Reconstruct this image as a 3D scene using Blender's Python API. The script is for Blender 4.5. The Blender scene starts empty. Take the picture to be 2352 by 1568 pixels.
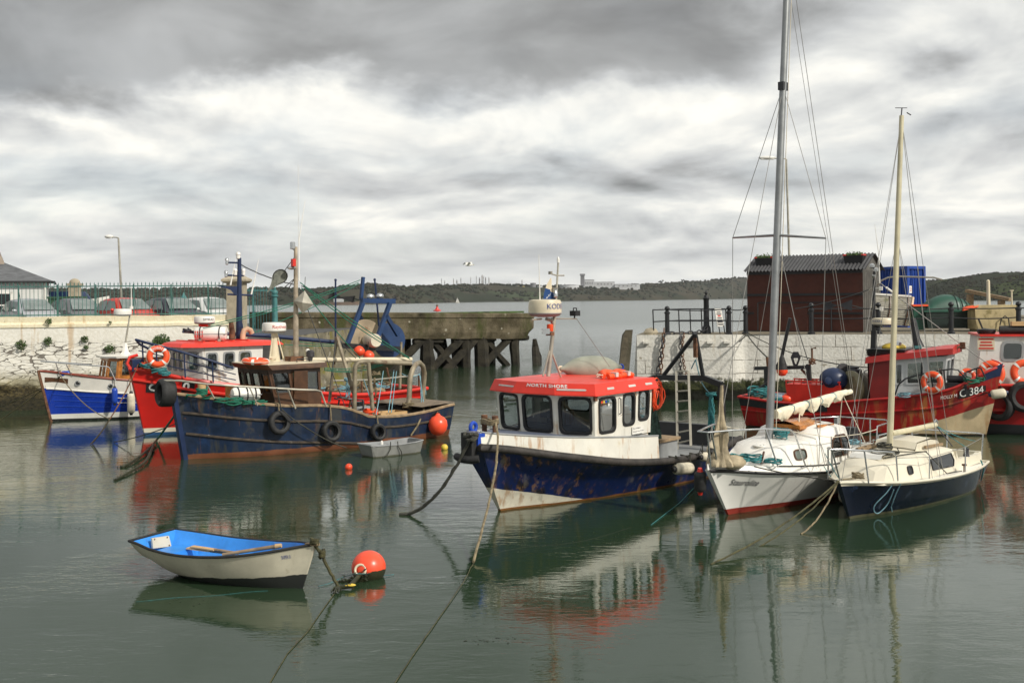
import bpy, bmesh, math, random
from mathutils import Vector, Matrix, noise as mnoise
from math import sin, cos, pi, radians as R
random.seed(11)
SC = bpy.context.scene
COL = SC.collection
# ------------------------------------------------------------------ camera
F_PX, CX, V0, ROLL, CAMZ = 2522.0, 1176.0, 686.0, R(-0.5), 4.0
cam_d = bpy.data.cameras.new('camera')
cam = bpy.data.objects.new('camera', cam_d); COL.objects.link(cam)
cam.matrix_world = Matrix.Translation((0, 0, CAMZ)) @ Matrix.Rotation(pi/2, 4, 'X') @ Matrix.Rotation(ROLL, 4, 'Z')
cam_d.sensor_width = 36; cam_d.lens = F_PX/2352*36
cam_d.shift_y = -(784-V0)/2352
cam_d.clip_start = 0.1; cam_d.clip_end = 30000
SC.camera = cam
SC.view_settings.view_transform = 'Standard'
SC.view_settings.look = 'None'
SC.view_settings.exposure = 0.1
SC.view_settings.gamma = 1
# ------------------------------------------------------------------ sun and sky
SUN_DIR = Vector((0.62, -0.50, 0.60)).normalized()          # towards the sun
sd = bpy.data.lights.new('sun', 'SUN'); sd.energy = 3.3; sd.angle = R(3.0); sd.color = (1.0, 0.94, 0.84)
so = bpy.data.objects.new('sun', sd); COL.objects.link(so)
so.rotation_euler = SUN_DIR.to_track_quat('Z', 'Y').to_euler(); so.location = (20, -10, 30)
W = bpy.data.worlds.new('World'); SC.world = W; W.use_nodes = True
nt = W.node_tree; nt.nodes.clear()
def wn(t, **k):
 n = nt.nodes.new(t)
 for a, b in k.items(): setattr(n, a, b)
 return n
def wmath(op, a, b=None, c=None, clamp=False):
 n = wn('ShaderNodeMath', operation=op, use_clamp=clamp)
 for i, x in enumerate((a, b, c)):
  if x is None: continue
  if isinstance(x, (int, float)): n.inputs[i].default_value = x
  else: nt.links.new(x, n.inputs[i])
 return n.outputs[0]
def wsmooth(x, lo, hi, to0=0.0, to1=1.0):
 n = wn('ShaderNodeMapRange', interpolation_type='SMOOTHSTEP')
 nt.links.new(x, n.inputs[0])
 for i, q in enumerate((lo, hi, to0, to1)): n.inputs[i+1].default_value = q
 return n.outputs[0]
def wnoise(vec, scale, detail, rough, dist=0.0, off=(0, 0, 0), sc=(1, 1, 1)):
 m = wn('ShaderNodeMapping'); m.inputs['Location'].default_value = off; m.inputs['Scale'].default_value = sc
 nt.links.new(vec, m.inputs[0])
 n = wn('ShaderNodeTexNoise'); nt.links.new(m.outputs[0], n.inputs['Vector'])
 n.inputs['Scale'].default_value = scale; n.inputs['Detail'].default_value = detail
 n.inputs['Roughness'].default_value = rough; n.inputs['Distortion'].default_value = dist
 return n.outputs['Fac']
def wmix(fac, a, b):
 n = wn('ShaderNodeMix', data_type='RGBA')
 for i, x in ((0, fac), (6, a), (7, b)):
  if isinstance(x, (int, float)): n.inputs[i].default_value = x
  elif isinstance(x, tuple): n.inputs[i].default_value = x
  else: nt.links.new(x, n.inputs[i])
 return n.outputs[2]
tc = wn('ShaderNodeTexCoord')
sep = wn('ShaderNodeSeparateXYZ'); nt.links.new(tc.outputs['Generated'], sep.inputs[0])
X, Y, Z = sep.outputs
hz = wmath('SQRT', wmath('ADD', wmath('MULTIPLY', X, X), wmath('MULTIPLY', Y, Y)))
q = wmath('DIVIDE', Z, wmath('MAXIMUM', hz, 0.02))          # tan of elevation
az = wmath('ARCTAN2', X, Y)                                  # azimuth from straight ahead
# cloud billows in plain angles, flattened more and more towards the horizon
cmb = wn('ShaderNodeCombineXYZ'); nt.links.new(az, cmb.inputs[0])
nt.links.new(wmath('MULTIPLY', wmath('LOGARITHM', wmath('ADD', wmath('MAXIMUM', q, 0.0), 0.07), 2.718), 0.50), cmb.inputs[1])
PL = cmb.outputs[0]
nA = wnoise(PL, 2.4, 6, 0.48, 0.2, (3.1, 1.7, 0))
nB = wnoise(PL, 6.5, 7, 0.50, 0.5, (7.3, 2.2, 0))
nB2 = wnoise(PL, 6.5, 7, 0.50, 0.5, (7.3, 2.235, 0))
nC = wnoise(PL, 5.0, 4, 0.5, 0.0, (1.3, 9.2, 0))
nD = wnoise(PL, 4.2, 7, 0.52, 0.2, (2.0, 4.0, 0))
nD2 = wnoise(PL, 4.2, 7, 0.52, 0.2, (2.0, 4.05, 0))
nE = wnoise(PL, 16, 6, 0.55, 0.2, (5.0, 1.0, 0))
mixn = wmath('ADD', wmath('ADD', wmath('MULTIPLY', nA, 0.30), wmath('MULTIPLY', nB, 0.30)), wmath('ADD', wmath('MULTIPLY', nD, 0.30), wmath('MULTIPLY', nE, 0.10)))
# brightness 0..1 of the broken cloud sheet, tops lighter than bases
br = wsmooth(mixn, 0.38, 0.63, 0.52, 0.84)
rel = wmath('ADD', wmath('SUBTRACT', nB, nB2), wmath('SUBTRACT', nD, nD2))
br = wmath('ADD', br, wmath('MULTIPLY', rel, 0.85))
# heavy dark bank overhead, its ragged lower edge higher towards the right
edge = wmath('ADD', wmath('ADD', 0.170, wmath('MULTIPLY', wmath('SUBTRACT', nD, 0.5), 0.17)), wmath('MULTIPLY', wmath('SUBTRACT', nE, 0.5), 0.05))
left = wsmooth(az, -0.42, -0.20, -0.022, 0.012)
edge = wmath('ADD', edge, left)
dk = wmath('SMOOTH_MAX', wmath('SUBTRACT', q, edge), -0.2, 0.0)
dark = wmath('MULTIPLY', wsmooth(dk, -0.012, 0.034), wsmooth(wmath('ADD', az, wmath('MULTIPLY', wmath('SUBTRACT', nD, 0.5), 0.5)), 0.12, 0.26, 1.0, 0.10))
dark = wmath('MULTIPLY', dark, wsmooth(q, 0.5, 1.0, 1.0, 0.2))
# bright opening under the bank
glow = wmath('MULTIPLY', wsmooth(wmath('ABSOLUTE', wmath('SUBTRACT', q, 0.165)), 0.0, 0.07, 1.0, 0.0), wsmooth(wmath('ABSOLUTE', wmath('ADD', az, 0.14)), 0.05, 0.30, 1.0, 0.15))
br = wmath('ADD', br, wmath('MULTIPLY', glow, 0.15))
# pale band close to the horizon
br = wmath('ADD', wmath('MULTIPLY', br, wsmooth(q, 0.0, 0.07, 0.45, 1.0)), wsmooth(q, 0.0, 0.07, 0.45, 0.0))
br = wmath('MINIMUM', br, 0.96)
dkv = wmath('ADD', 0.27, wmath('MULTIPLY', wmath('SUBTRACT', nB, 0.35), 0.55))
mm = wn('ShaderNodeMix', data_type='FLOAT')
nt.links.new(dark, mm.inputs[0]); nt.links.new(br, mm.inputs[2]); nt.links.new(dkv, mm.inputs[3])
lum = mm.outputs[0]
cl = wn('ShaderNodeValToRGB'); nt.links.new(lum, cl.inputs[0])
e = cl.color_ramp.elements
e[0].position = 0.15; e[0].color = (0.155, 0.155, 0.152, 1)
e[1].position = 0.95; e[1].color = (0.94, 0.92, 0.85, 1)
for p_, c_ in ((0.35, (0.33, 0.335, 0.335, 1)), (0.55, (0.53, 0.54, 0.54, 1)), (0.75, (0.72, 0.725, 0.70, 1))):
 k_ = e.new(p_); k_.color = c_
sky = wn('ShaderNodeTexSky', sky_type='NISHITA'); sky.sun_disc = False
sky.sun_elevation = math.asin(SUN_DIR.z); sky.sun_rotation = math.atan2(SUN_DIR.x, SUN_DIR.y)
vm = wn('ShaderNodeVectorMath', operation='SCALE'); nt.links.new(cl.outputs[0], vm.inputs[0]); vm.inputs['Scale'].default_value = 11.0
thin = wmath('MULTIPLY', wsmooth(nC, 0.42, 0.68, 0.0, 0.22), wsmooth(wmath('ABSOLUTE', wmath('SUBTRACT', q, 0.11)), 0.03, 0.10, 1.0, 0.15))
skc = wmix(thin, vm.outputs[0], sky.outputs[0])
bg = wn('ShaderNodeBackground'); bg.inputs['Strength'].default_value = 0.1
nt.links.new(skc, bg.inputs[0])
ow = wn('ShaderNodeOutputWorld'); nt.links.new(bg.outputs[0], ow.inputs[0])
# ------------------------------------------------------------------ helpers
def at(u, v, y):
 "world point seen at picture position (u, v) of the 2352 wide photograph, y metres in front of the camera"
 du, dv = u-CX, v-V0
 return Vector((y*(du*cos(ROLL)+dv*sin(ROLL))/F_PX, y, CAMZ+y*(du*sin(ROLL)-dv*cos(ROLL))/F_PX))
def wl(u, v, z=0.0):
 "world point at height z seen at (u, v)"
 d = at(u, v, 1.0); k = (z-CAMZ)/(d.z-CAMZ)
 return Vector((d.x*k, k, z))
def lerp(a, b, t): return a+(b-a)*t
def cat(l, s):
 "smooth interpolation through equally spaced values"
 n = len(l)-1; x = min(max(s, 0), 1)*n; i = min(int(x), n-1); t = x-i
 p0, p1, p2, p3 = l[max(i-1, 0)], l[i], l[i+1], l[min(i+2, n)]
 return p1+0.5*t*(p2-p0+t*(2*p0-5*p1+4*p2-p3+t*(3*(p1-p2)+p3-p0)))
def sagline(a, b, sag, n=14, wob=0.0):
 a, b = Vector(a), Vector(b)
 return [a.lerp(b, i/n)+Vector((random.uniform(-wob, wob), random.uniform(-wob, wob), random.uniform(-wob, wob)-4*sag*(i/n)*(1-i/n))) for i in range(n+1)]
class MB:
 def __init__(s): s.v, s.f, s.sm, s.uv = [], [], [], None
 def add(s, vs, fs, smooth=False):
  o = len(s.v); s.v += [Vector(x) for x in vs]
  for f in fs: s.f.append(tuple(i+o for i in f)); s.sm.append(smooth)
  return s
 def box(s, c, size, rz=0.0, m=None):
  x, y, z = (q/2 for q in size); c = Vector(c)
  m = m or Matrix.Rotation(rz, 3, 'Z')
  vs = [c+m @ Vector((i*x, j*y, k*z)) for k in (-1, 1) for j in (-1, 1) for i in (-1, 1)]
  return s.add(vs, [(0, 2, 3, 1), (4, 5, 7, 6), (0, 1, 5, 4), (2, 6, 7, 3), (0, 4, 6, 2), (1, 3, 7, 5)])
 def beam(s, a, b, w, h, up=(0, 0, 1)):
  a, b = Vector(a), Vector(b); d = (b-a); L = d.length; d.normalize()
  r = d.cross(Vector(up)); r = r.normalized() if r.length > 1e-4 else Vector((1, 0, 0)); u = r.cross(d)
  m = Matrix((d, r, u)).transposed()
  return s.box((a+b)/2, (L, w, h), m=m)
 def ring(s, rings, closed=True, cap0=False, cap1=False, smooth=True):
  n = len(rings[0]); vs = [p for r in rings for p in r]; fs = []
  for i in range(len(rings)-1):
   for j in range(n if closed else n-1):
    k = (j+1) % n
    fs.append((i*n+j, i*n+k, (i+1)*n+k, (i+1)*n+j))
  s.add(vs, fs, smooth)
  if cap0: s.add(rings[0], [tuple(reversed(range(n)))])
  if cap1: s.add(rings[-1], [tuple(range(n))])
  return s
 def tube(s, pts, r, n=8, closed=False, cap=True, smooth=True):
  pts = [Vector(p) for p in pts]; m = len(pts); rings = []
  T = []
  for i in range(m):
   a = pts[(i-1) % m] if (closed or i > 0) else pts[i]
   b = pts[(i+1) % m] if (closed or i < m-1) else pts[i]
   d = b-a; T.append(d.normalized() if d.length > 1e-9 else Vector((0, 0, 1)))
  ref = Vector((0, 0, 1)) if abs(T[0].z) < 0.9 else Vector((1, 0, 0))
  N = (ref-T[0]*ref.dot(T[0])).normalized()
  for i in range(m):
   N = N-T[i]*N.dot(T[i]); N = N.normalized() if N.length > 1e-6 else T[i].orthogonal().normalized()
   Bn = T[i].cross(N); rr = r[i] if isinstance(r, (list, tuple)) else r
   rings.append([pts[i]+(N*cos(2*pi*k/n)+Bn*sin(2*pi*k/n))*rr for k in range(n)])
  if closed: rings.append(rings[0]); cap = False
  return s.ring(rings, True, cap, cap, smooth)
 def lathe(s, prof, c=(0, 0, 0), n=20, m=None, smooth=True):
  c = Vector(c); m = m or Matrix.Identity(3)
  rings = [[c+m @ Vector((r*cos(2*pi*k/n), r*sin(2*pi*k/n), z)) for k in range(n)] for r, z in prof]
  return s.ring(rings, True, prof[0][0] > 1e-4, prof[-1][0] > 1e-4, smooth)
 def ell(s, c, r, n=16, m=None):
  c = Vector(c); m = m or Matrix.Identity(3); h = n//2; rings = []
  for i in range(h+1):
   a = -pi/2+pi*i/h; q_ = max(cos(a), 1e-3)
   rings.append([c+m @ Vector((r[0]*q_*cos(2*pi*k/n), r[1]*q_*sin(2*pi*k/n), r[2]*sin(a))) for k in range(n)])
  return s.ring(rings, True, True, True)
 def torus(s, c, Rr, r, m=None, n=28, k=10, sc=(1, 1)):
  c = Vector(c); m = m or Matrix.Identity(3)
  rings = []
  for i in range(n):
   a = 2*pi*i/n
   rings.append([c+m @ Vector(((Rr+r*cos(2*pi*j/k))*cos(a), (Rr+r*cos(2*pi*j/k))*sin(a), sc[0]*r*sin(2*pi*j/k))) for j in range(k)])
  rings.append(rings[0]); return s.ring(rings, True)
 def prism(s, poly, z0, z1, top=None):
  "upright prism over a plan polygon; top = another polygon for leaning sides"
  top = top or poly; n = len(poly)
  a = [Vector((p[0], p[1], z0)) for p in poly]; b = [Vector((p[0], p[1], z1)) for p in top]
  return s.ring([a, b], True, True, True, False)
 def grid(s, fn, nu, nv, smooth=True):
  vs = [fn(i/nu, j/nv) for j in range(nv+1) for i in range(nu+1)]
  return s.add(vs, [(j*(nu+1)+i, j*(nu+1)+i+1, (j+1)*(nu+1)+i+1, (j+1)*(nu+1)+i) for j in range(nv) for i in range(nu)], smooth)
 def xf(s, m): s.v = [m @ v for v in s.v]; return s
 def mesh(s, name, mat, off=None):
  me = bpy.data.meshes.new(name)
  vs = [tuple(v-off) for v in s.v] if off is not None else [tuple(v) for v in s.v]
  me.from_pydata(vs, [], s.f); me.polygons.foreach_set('use_smooth', s.sm)
  if s.uv is not None:
   l = me.uv_layers.new(name='UVMap')
   for lp in me.loops: l.data[lp.index].uv = s.uv[lp.vertex_index]
  bm = bmesh.new(); bm.from_mesh(me); bmesh.ops.recalc_face_normals(bm, faces=bm.faces)
  for ed in bm.edges:
   if len(ed.link_faces) == 2 and ed.calc_face_angle(0) > 0.75: ed.smooth = False
  bm.to_mesh(me); bm.free()
  for mt in (mat if isinstance(mat, (list, tuple)) else [mat]): me.materials.append(mt)
  me.update(); return me
def rootof(o):
 while o.parent: o = o.parent
 return o
def tag(o, label, catg, group=None):
 o['label'] = label; o['category'] = catg
 if group: o['group'] = group
 return o
def thing(name, loc, label, catg, group=None, rz=0.0):
 o = bpy.data.objects.new(name, None); COL.objects.link(o); o.empty_display_size = 0.2
 o.location = loc; o.rotation_euler = (0, 0, rz)
 return tag(o, label, catg, group)
def part(name, mb, mat, parent, label=None):
 "a mesh in its thing's own axes"
 o = bpy.data.objects.new(name, mb.mesh(name, mat)); COL.objects.link(o); o.parent = parent
 if label: o['label'] = label
 return o
def wpart(name, mb, mat, parent, label=None):
 "a mesh authored in world axes under a thing that is not turned"
 o = bpy.data.objects.new(name, mb.mesh(name, mat, rootof(parent).location)); COL.objects.link(o); o.parent = parent
 if label: o['label'] = label
 return o
def solo(name, mb, mat, label, catg, group=None, frame=None):
 "a thing that is one mesh"
 if frame is not None: mb.xf(frame)
 xs = [v.x for v in mb.v]; ys = [v.y for v in mb.v]; zs = [v.z for v in mb.v]
 c = Vector(((min(xs)+max(xs))/2, (min(ys)+max(ys))/2, min(zs)))
 o = bpy.data.objects.new(name, mb.mesh(name, mat, c)); COL.objects.link(o); o.location = c
 return tag(o, label, catg, group)
def struct(name, mb, mat, kind='structure'):
 o = bpy.data.objects.new(name, mb.mesh(name, mat)); COL.objects.link(o); o['kind'] = kind; return o
def copy_tree(o, parent=None):
 c = o.copy(); COL.objects.link(c)
 if parent: c.parent = parent
 for ch in list(o.children): copy_tree(ch, c)
 return c
# ------------------------------------------------------------------ materials
def col4(c): return (c[0], c[1], c[2], 1.0)
class NT:
 def __init__(s, m): s.t = m.node_tree; s.n = s.t.nodes; s.l = s.t.links
 def new(s, t, **k):
  n = s.n.new(t)
  for a, b in k.items(): setattr(n, a, b)
  return n
 def set(s, sock, x):
  if hasattr(x, 'is_output'): s.l.new(x, sock)
  else: sock.default_value = x
 def math(s, op, a, b=0.0, clamp=False):
  n = s.new('ShaderNodeMath', operation=op, use_clamp=clamp); s.set(n.inputs[0], a); s.set(n.inputs[1], b); return n.outputs[0]
 def mix(s, fac, a, b):
  n = s.new('ShaderNodeMix', data_type='RGBA'); s.set(n.inputs[0], fac)
  s.set(n.inputs[6], col4(a) if isinstance(a, (tuple, list)) else a); s.set(n.inputs[7], col4(b) if isinstance(b, (tuple, list)) else b)
  return n.outputs[2]
 def step(s, x, lo, hi, a=0.0, b=1.0):
  n = s.new('ShaderNodeMapRange', interpolation_type='SMOOTHSTEP'); s.set(n.inputs[0], x)
  for i, q_ in enumerate((lo, hi, a, b)): n.inputs[i+1].default_value = q_
  return n.outputs[0]
 def coord(s, sc=(1, 1, 1), off=(0, 0, 0), out='Object'):
  t = s.new('ShaderNodeTexCoord'); m = s.new('ShaderNodeMapping'); m.inputs['Scale'].default_value = sc; m.inputs['Location'].default_value = off
  s.l.new(t.outputs[out], m.inputs[0]); return m.outputs[0]
 def noise(s, vec, scale, detail=5, rough=0.55, dist=0.0):
  n = s.new('ShaderNodeTexNoise'); s.l.new(vec, n.inputs['Vector']); n.inputs['Scale'].default_value = scale
  n.inputs['Detail'].default_value = detail; n.inputs['Roughness'].default_value = rough; n.inputs['Distortion'].default_value = dist
  return n.outputs['Fac']
def bsdf(name):
 m = bpy.data.materials.new(name); m.use_nodes = True; t = NT(m)
 return m, t, t.n['Principled BSDF']
def mat(name, col, rough=0.5, metal=0.0, var=0.18, vs=2.5, bump=0.0, bs=30.0, patch=(), streak=(), bands=(), late=(), spec=0.5):
 """procedural paint: col broken up by noise; patch = (colour, scale, threshold) worn spots or painted glints; streak = (colour, scale, threshold)
 vertical runs; bands = ('z', a, b, colour): colour where z < a + b*x, ('uv', a, colour): colour where uv.y > a"""
 m, t, b = bsdf(name)
 oc = t.coord()
 n = t.noise(oc, vs, 6, 0.6)
 c = t.mix(t.step(n, 0.3, 0.7), tuple(x*(1-var) for x in col), tuple(min(x*(1+var), 0.9) for x in col))
 for i, p in enumerate(patch):
  pn = t.noise(t.coord(off=(i*3.7+1, 2.1*i, 5)), p[1], 8, 0.65, 0.2)
  c = t.mix(t.step(pn, p[2], p[2]+(p[3] if len(p) > 3 else 0.05)), c, p[0])
 for i, p in enumerate(streak):
  pn = t.noise(t.coord((1, 1, 0.12), (4.4*i, 1.3, 2)), p[1], 5, 0.6)
  pm = t.noise(t.coord(off=(7, i*2.2, 1)), 1.3, 3, 0.5)
  f = t.math('MULTIPLY', t.step(pn, p[2], p[2]+0.12), t.step(pm, 0.35, 0.6))
  c = t.mix(t.math('MULTIPLY', f, p[3] if len(p) > 3 else 0.8), c, p[0])
 for bd in bands:
  if bd[0] == 'z':
   sp = t.new('ShaderNodeSeparateXYZ'); t.l.new(oc, sp.inputs[0])
   val = t.math('SUBTRACT', t.math('ADD', t.math('MULTIPLY', sp.outputs[0], bd[2]), bd[1]), sp.outputs[2])
   val = t.math('ADD', val, t.math('MULTIPLY', t.math('SUBTRACT', n, 0.5), bd[4] if len(bd) > 4 else 0.0))
   f = t.step(val, -0.004, 0.004)
   k = bd[3]
  else:
   uvn = t.new('ShaderNodeTexCoord'); sp = t.new('ShaderNodeSeparateXYZ'); t.l.new(uvn.outputs['UV'], sp.inputs[0])
   f = t.step(t.math('SUBTRACT', sp.outputs[1], bd[1]), -0.004, 0.004); k = bd[2]
  c = t.mix(f, c, t.mix(t.step(n, 0.3, 0.7), tuple(x*(1-var) for x in k), tuple(min(x*(1+var), 0.9) for x in k)))
 for i, p in enumerate(late):
  pn = t.noise(t.coord((1, 1, 0.12), (4.4*i, 9.3, 2)), p[1], 5, 0.6)
  pm = t.noise(t.coord(off=(7, i*2.2, 1)), 1.3, 3, 0.5)
  f = t.math('MULTIPLY', t.step(pn, p[2], p[2]+0.12), t.step(pm, 0.35, 0.6))
  c = t.mix(t.math('MULTIPLY', f, p[3] if len(p) > 3 else 0.8), c, p[0])
 t.set(b.inputs['Base Color'], c)
 b.inputs['Metallic'].default_value = metal
 t.set(b.inputs['Roughness'], t.math('ADD', t.math('MULTIPLY', t.math('SUBTRACT', t.noise(oc, vs*3+1, 4), 0.5), 0.25), rough, True))
 b.inputs['Specular IOR Level'].default_value = spec
 if bump:
  bn = t.new('ShaderNodeBump'); bn.inputs['Strength'].default_value = 1.0; bn.inputs['Distance'].default_value = bump
  t.l.new(t.noise(oc, bs, 5, 0.6), bn.inputs['Height']); t.l.new(bn.outputs[0], b.inputs['Normal'])
 return m
def glass(name, tint=(0.42, 0.46, 0.46), refl=0.10):
 m, t, b = bsdf(name); t.n.remove(b)
 tr = t.new('ShaderNodeBsdfTransparent'); tr.inputs[0].default_value = col4(tint)
 gl = t.new('ShaderNodeBsdfGlossy'); gl.inputs['Roughness'].default_value = 0.03; gl.inputs[0].default_value = (0.9, 0.95, 0.95, 1)
 lw = t.new('ShaderNodeLayerWeight'); lw.inputs['Blend'].default_value = 0.25
 mx = t.new('ShaderNodeMixShader'); t.l.new(t.math('ADD', t.math('MULTIPLY', lw.outputs['Fresnel'], 0.6), refl, True), mx.inputs[0])
 t.l.new(tr.outputs[0], mx.inputs[1]); t.l.new(gl.outputs[0], mx.inputs[2])
 t.l.new(mx.outputs[0], t.n['Material Output'].inputs[0]); return m
RUST = (0.16, 0.055, 0.018)
M = {}
M['white_paint'] = mat('white paint', (0.72, 0.71, 0.66), 0.35, var=0.06, patch=[((0.48, 0.42, 0.30), 2.4, 0.58, 0.2)], streak=[((0.45, 0.28, 0.12), 7, 0.57, 0.6)])
M['white_clean'] = mat('white gelcoat', (0.78, 0.76, 0.70), 0.25, var=0.05)
M['cream'] = mat('cream paint', (0.66, 0.58, 0.42), 0.4, var=0.1)
M['rust_white'] = mat('rusty white paint', (0.74, 0.72, 0.64), 0.35, var=0.06, patch=[((0.56, 0.46, 0.28), 1.6, 0.53, 0.25), (RUST, 6, 0.675, 0.05)], streak=[((0.42, 0.20, 0.06), 8, 0.53, 0.75), ((0.30, 0.27, 0.22), 5, 0.58, 0.5)])
M['red_paint'] = mat('red paint', (0.62, 0.03, 0.018), 0.35, var=0.12, patch=[((0.35, 0.03, 0.02), 3, 0.66, 0.2)])
M['orange'] = mat('orange plastic', (0.85, 0.09, 0.02), 0.45, var=0.1)
M['buoy_orange'] = mat('orange buoy rubber', (0.90, 0.085, 0.03), 0.35, var=0.06, vs=4, patch=[((0.55, 0.08, 0.04), 5, 0.72, 0.12)])
M['black_rubber'] = mat('black rubber', (0.018, 0.018, 0.018), 0.7, var=0.4, vs=6, bump=0.004, bs=25)
M['black_paint'] = mat('black paint', (0.014, 0.015, 0.017), 0.4, var=0.3, patch=[(RUST, 4, 0.72, 0.1)])
M['dark_steel'] = mat('dark steel', (0.05, 0.05, 0.055), 0.5, 0.4, var=0.3, patch=[(RUST, 4, 0.62, 0.15)])
M['steel'] = mat('stainless tube', (0.52, 0.53, 0.53), 0.25, 0.85, var=0.1)
M['alloy'] = mat('mast alloy', (0.30, 0.31, 0.31), 0.38, 0.7, var=0.15)
M['galv'] = mat('galvanised tube', (0.36, 0.34, 0.28), 0.5, 0.3, var=0.25, patch=[(RUST, 6, 0.62, 0.15)])
M['rusty'] = mat('rusty iron', (0.13, 0.06, 0.03), 0.8, 0.1, var=0.5, vs=8, bump=0.006, bs=40)
M['navy_paint'] = mat('navy steel paint', (0.009, 0.022, 0.070), 0.4, var=0.2, patch=[(RUST, 5, 0.70, 0.1)])
M['blue_paint'] = mat('blue paint', (0.012, 0.06, 0.40), 0.35, var=0.12)
M['brown_wood'] = mat('brown painted wood', (0.085, 0.036, 0.016), 0.45, var=0.25, vs=4)
M['varnish'] = mat('varnished wood', (0.40, 0.15, 0.03), 0.25, var=0.3, vs=5)
M['bare_wood'] = mat('weathered wood', (0.27, 0.19, 0.11), 0.75, var=0.3, vs=7)
M['pale_wood'] = mat('raw plank', (0.55, 0.36, 0.17), 0.7, var=0.15)
M['grey_paint'] = mat('grey paint', (0.30, 0.31, 0.31), 0.5, var=0.15)
M['rope_tan'] = mat('tan rope', (0.20, 0.16, 0.095), 0.9, var=0.4, vs=9, bump=0.006, bs=60)
M['rope_weed'] = mat('weedy rope', (0.062, 0.058, 0.024), 0.9, var=0.5, vs=8, bump=0.008, bs=50)
M['rope_dark'] = mat('dark rope', (0.045, 0.045, 0.035), 0.9, var=0.4, vs=12, bump=0.006, bs=60)
M['rope_green'] = mat('green rope', (0.012, 0.14, 0.085), 0.8, var=0.3, vs=15)
M['rope_teal'] = mat('teal rope', (0.03, 0.17, 0.18), 0.8, var=0.35, vs=15)
M['rope_blue'] = mat('pale blue rope', (0.18, 0.34, 0.40), 0.8, var=0.3, vs=15)
M['wire'] = mat('rigging wire', (0.30, 0.29, 0.27), 0.4, 0.5)
M['wire_dark'] = mat('dark wire', (0.05, 0.055, 0.055), 0.5, 0.3)
M['rope_white'] = mat('white rope', (0.62, 0.56, 0.44), 0.8, var=0.15)
M['black_trim'] = mat('black trim', (0.012, 0.012, 0.013), 0.5, var=0.2)
M['canvas'] = mat('old canvas', (0.36, 0.30, 0.20), 0.9, var=0.35, vs=4, bump=0.03, bs=6)
M['sail'] = mat('cream sail', (0.74, 0.68, 0.52), 0.85, var=0.1, vs=4, bump=0.006, bs=12)
M['fender_white'] = mat('white fender', (0.66, 0.60, 0.46), 0.5, var=0.15, vs=5, patch=[((0.25, 0.2, 0.12), 6, 0.66, 0.15)])
M['yellow'] = mat('yellow plastic', (0.70, 0.50, 0.06), 0.5)
M['glass'] = glass('window glass')
M['glass_dark'] = mat('dark window', (0.015, 0.017, 0.018), 0.06, var=0.2)
M['interior'] = mat('cabin interior', (0.045, 0.045, 0.045), 0.8)
M['text_white'] = mat('white letters', (0.80, 0.80, 0.76), 0.5, var=0.03)
M['text_dark'] = mat('dark letters', (0.04, 0.04, 0.05), 0.5, var=0.03)
M['text_blue'] = mat('blue letters', (0.02, 0.05, 0.24), 0.5, var=0.03)
M['text_red'] = mat('red letters', (0.55, 0.03, 0.02), 0.5, var=0.03)
M['teal_iron'] = mat('teal painted iron', (0.05, 0.17, 0.17), 0.5, var=0.25, patch=[(RUST, 5, 0.68, 0.12)])
M['leaf'] = mat('leaves', (0.045, 0.085, 0.015), 0.7, var=0.5, vs=6)
M['weed'] = mat('seaweed', (0.022, 0.026, 0.010), 0.5, var=0.5, vs=8)
# text as a flat mesh: list of (a, b) points with faces, left-aligned, height h
def textmesh(s, h, shear=0.0, bold=0.0, space=1.0):
 cu = bpy.data.curves.new('letters', 'FONT'); cu.body = s; cu.size = h*1.38; cu.shear = shear; cu.offset = bold; cu.space_character = space
 cu.resolution_u = 3
 o = bpy.data.objects.new('letters', cu); COL.objects.link(o)
 dg = bpy.context.evaluated_depsgraph_get(); me = o.evaluated_get(dg).to_mesh()
 vs = [v.co.copy() for v in me.vertices]; fs = [tuple(p.vertices) for p in me.polygons]
 o.evaluated_get(dg).to_mesh_clear(); bpy.data.objects.remove(o); bpy.data.curves.remove(cu)
 return vs, fs
def text_on(fn, s, h, **k):
 "letters laid on a surface: fn(a, b) gives the point for text coordinates (along, up)"
 vs, fs = textmesh(s, h, **k); mb = MB(); mb.add([fn(v.x, v.y) for v in vs], fs); return mb
# ================================================================== the setting
def wpos(t):
 return t.new('ShaderNodeNewGeometry').outputs['Position']
def mapped(t, vec, sc=(1, 1, 1), off=(0, 0, 0)):
 m = t.new('ShaderNodeMapping'); m.inputs['Scale'].default_value = sc; m.inputs['Location'].default_value = off
 t.l.new(vec, m.inputs[0]); return m.outputs[0]
# ---- water
m, t, b = bsdf('harbour water')
P_ = wpos(t)
b.inputs['Base Color'].default_value = (0.023, 0.043, 0.022, 1)
b.inputs['IOR'].default_value = 1.5; b.inputs['Specular IOR Level'].default_value = 0.62
n1 = t.noise(mapped(t, P_, (1.1, 2.6, 1)), 1.5, 3, 0.5, 0.4)
n2 = t.noise(mapped(t, P_, (1.5, 3.6, 1), (3, 9, 0)), 4.5, 3, 0.55, 0.3)
n3 = t.noise(mapped(t, P_, (1, 1.3, 1), (1, 4, 0)), 0.16, 3, 0.5, 0.6)
sp = t.new('ShaderNodeSeparateXYZ'); t.l.new(P_, sp.inputs[0])
open_ = t.step(sp.outputs[1], 36.0, 62.0, 0.0, 1.0)
calm = t.math('ADD', t.math('MULTIPLY', t.step(n3, 0.42, 0.66, 0.22, 1.0), t.step(sp.outputs[1], 12, 34, 0.75, 1.0)), t.math('MULTIPLY', open_, 1.6))
hgt = t.math('ADD', t.math('MULTIPLY', n1, 1.0), t.math('MULTIPLY', n2, 0.30))
hgt = t.math('MULTIPLY', t.math('MULTIPLY', hgt, calm), t.step(sp.outputs[1], 60, 200, 1.0, 0.0))
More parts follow.
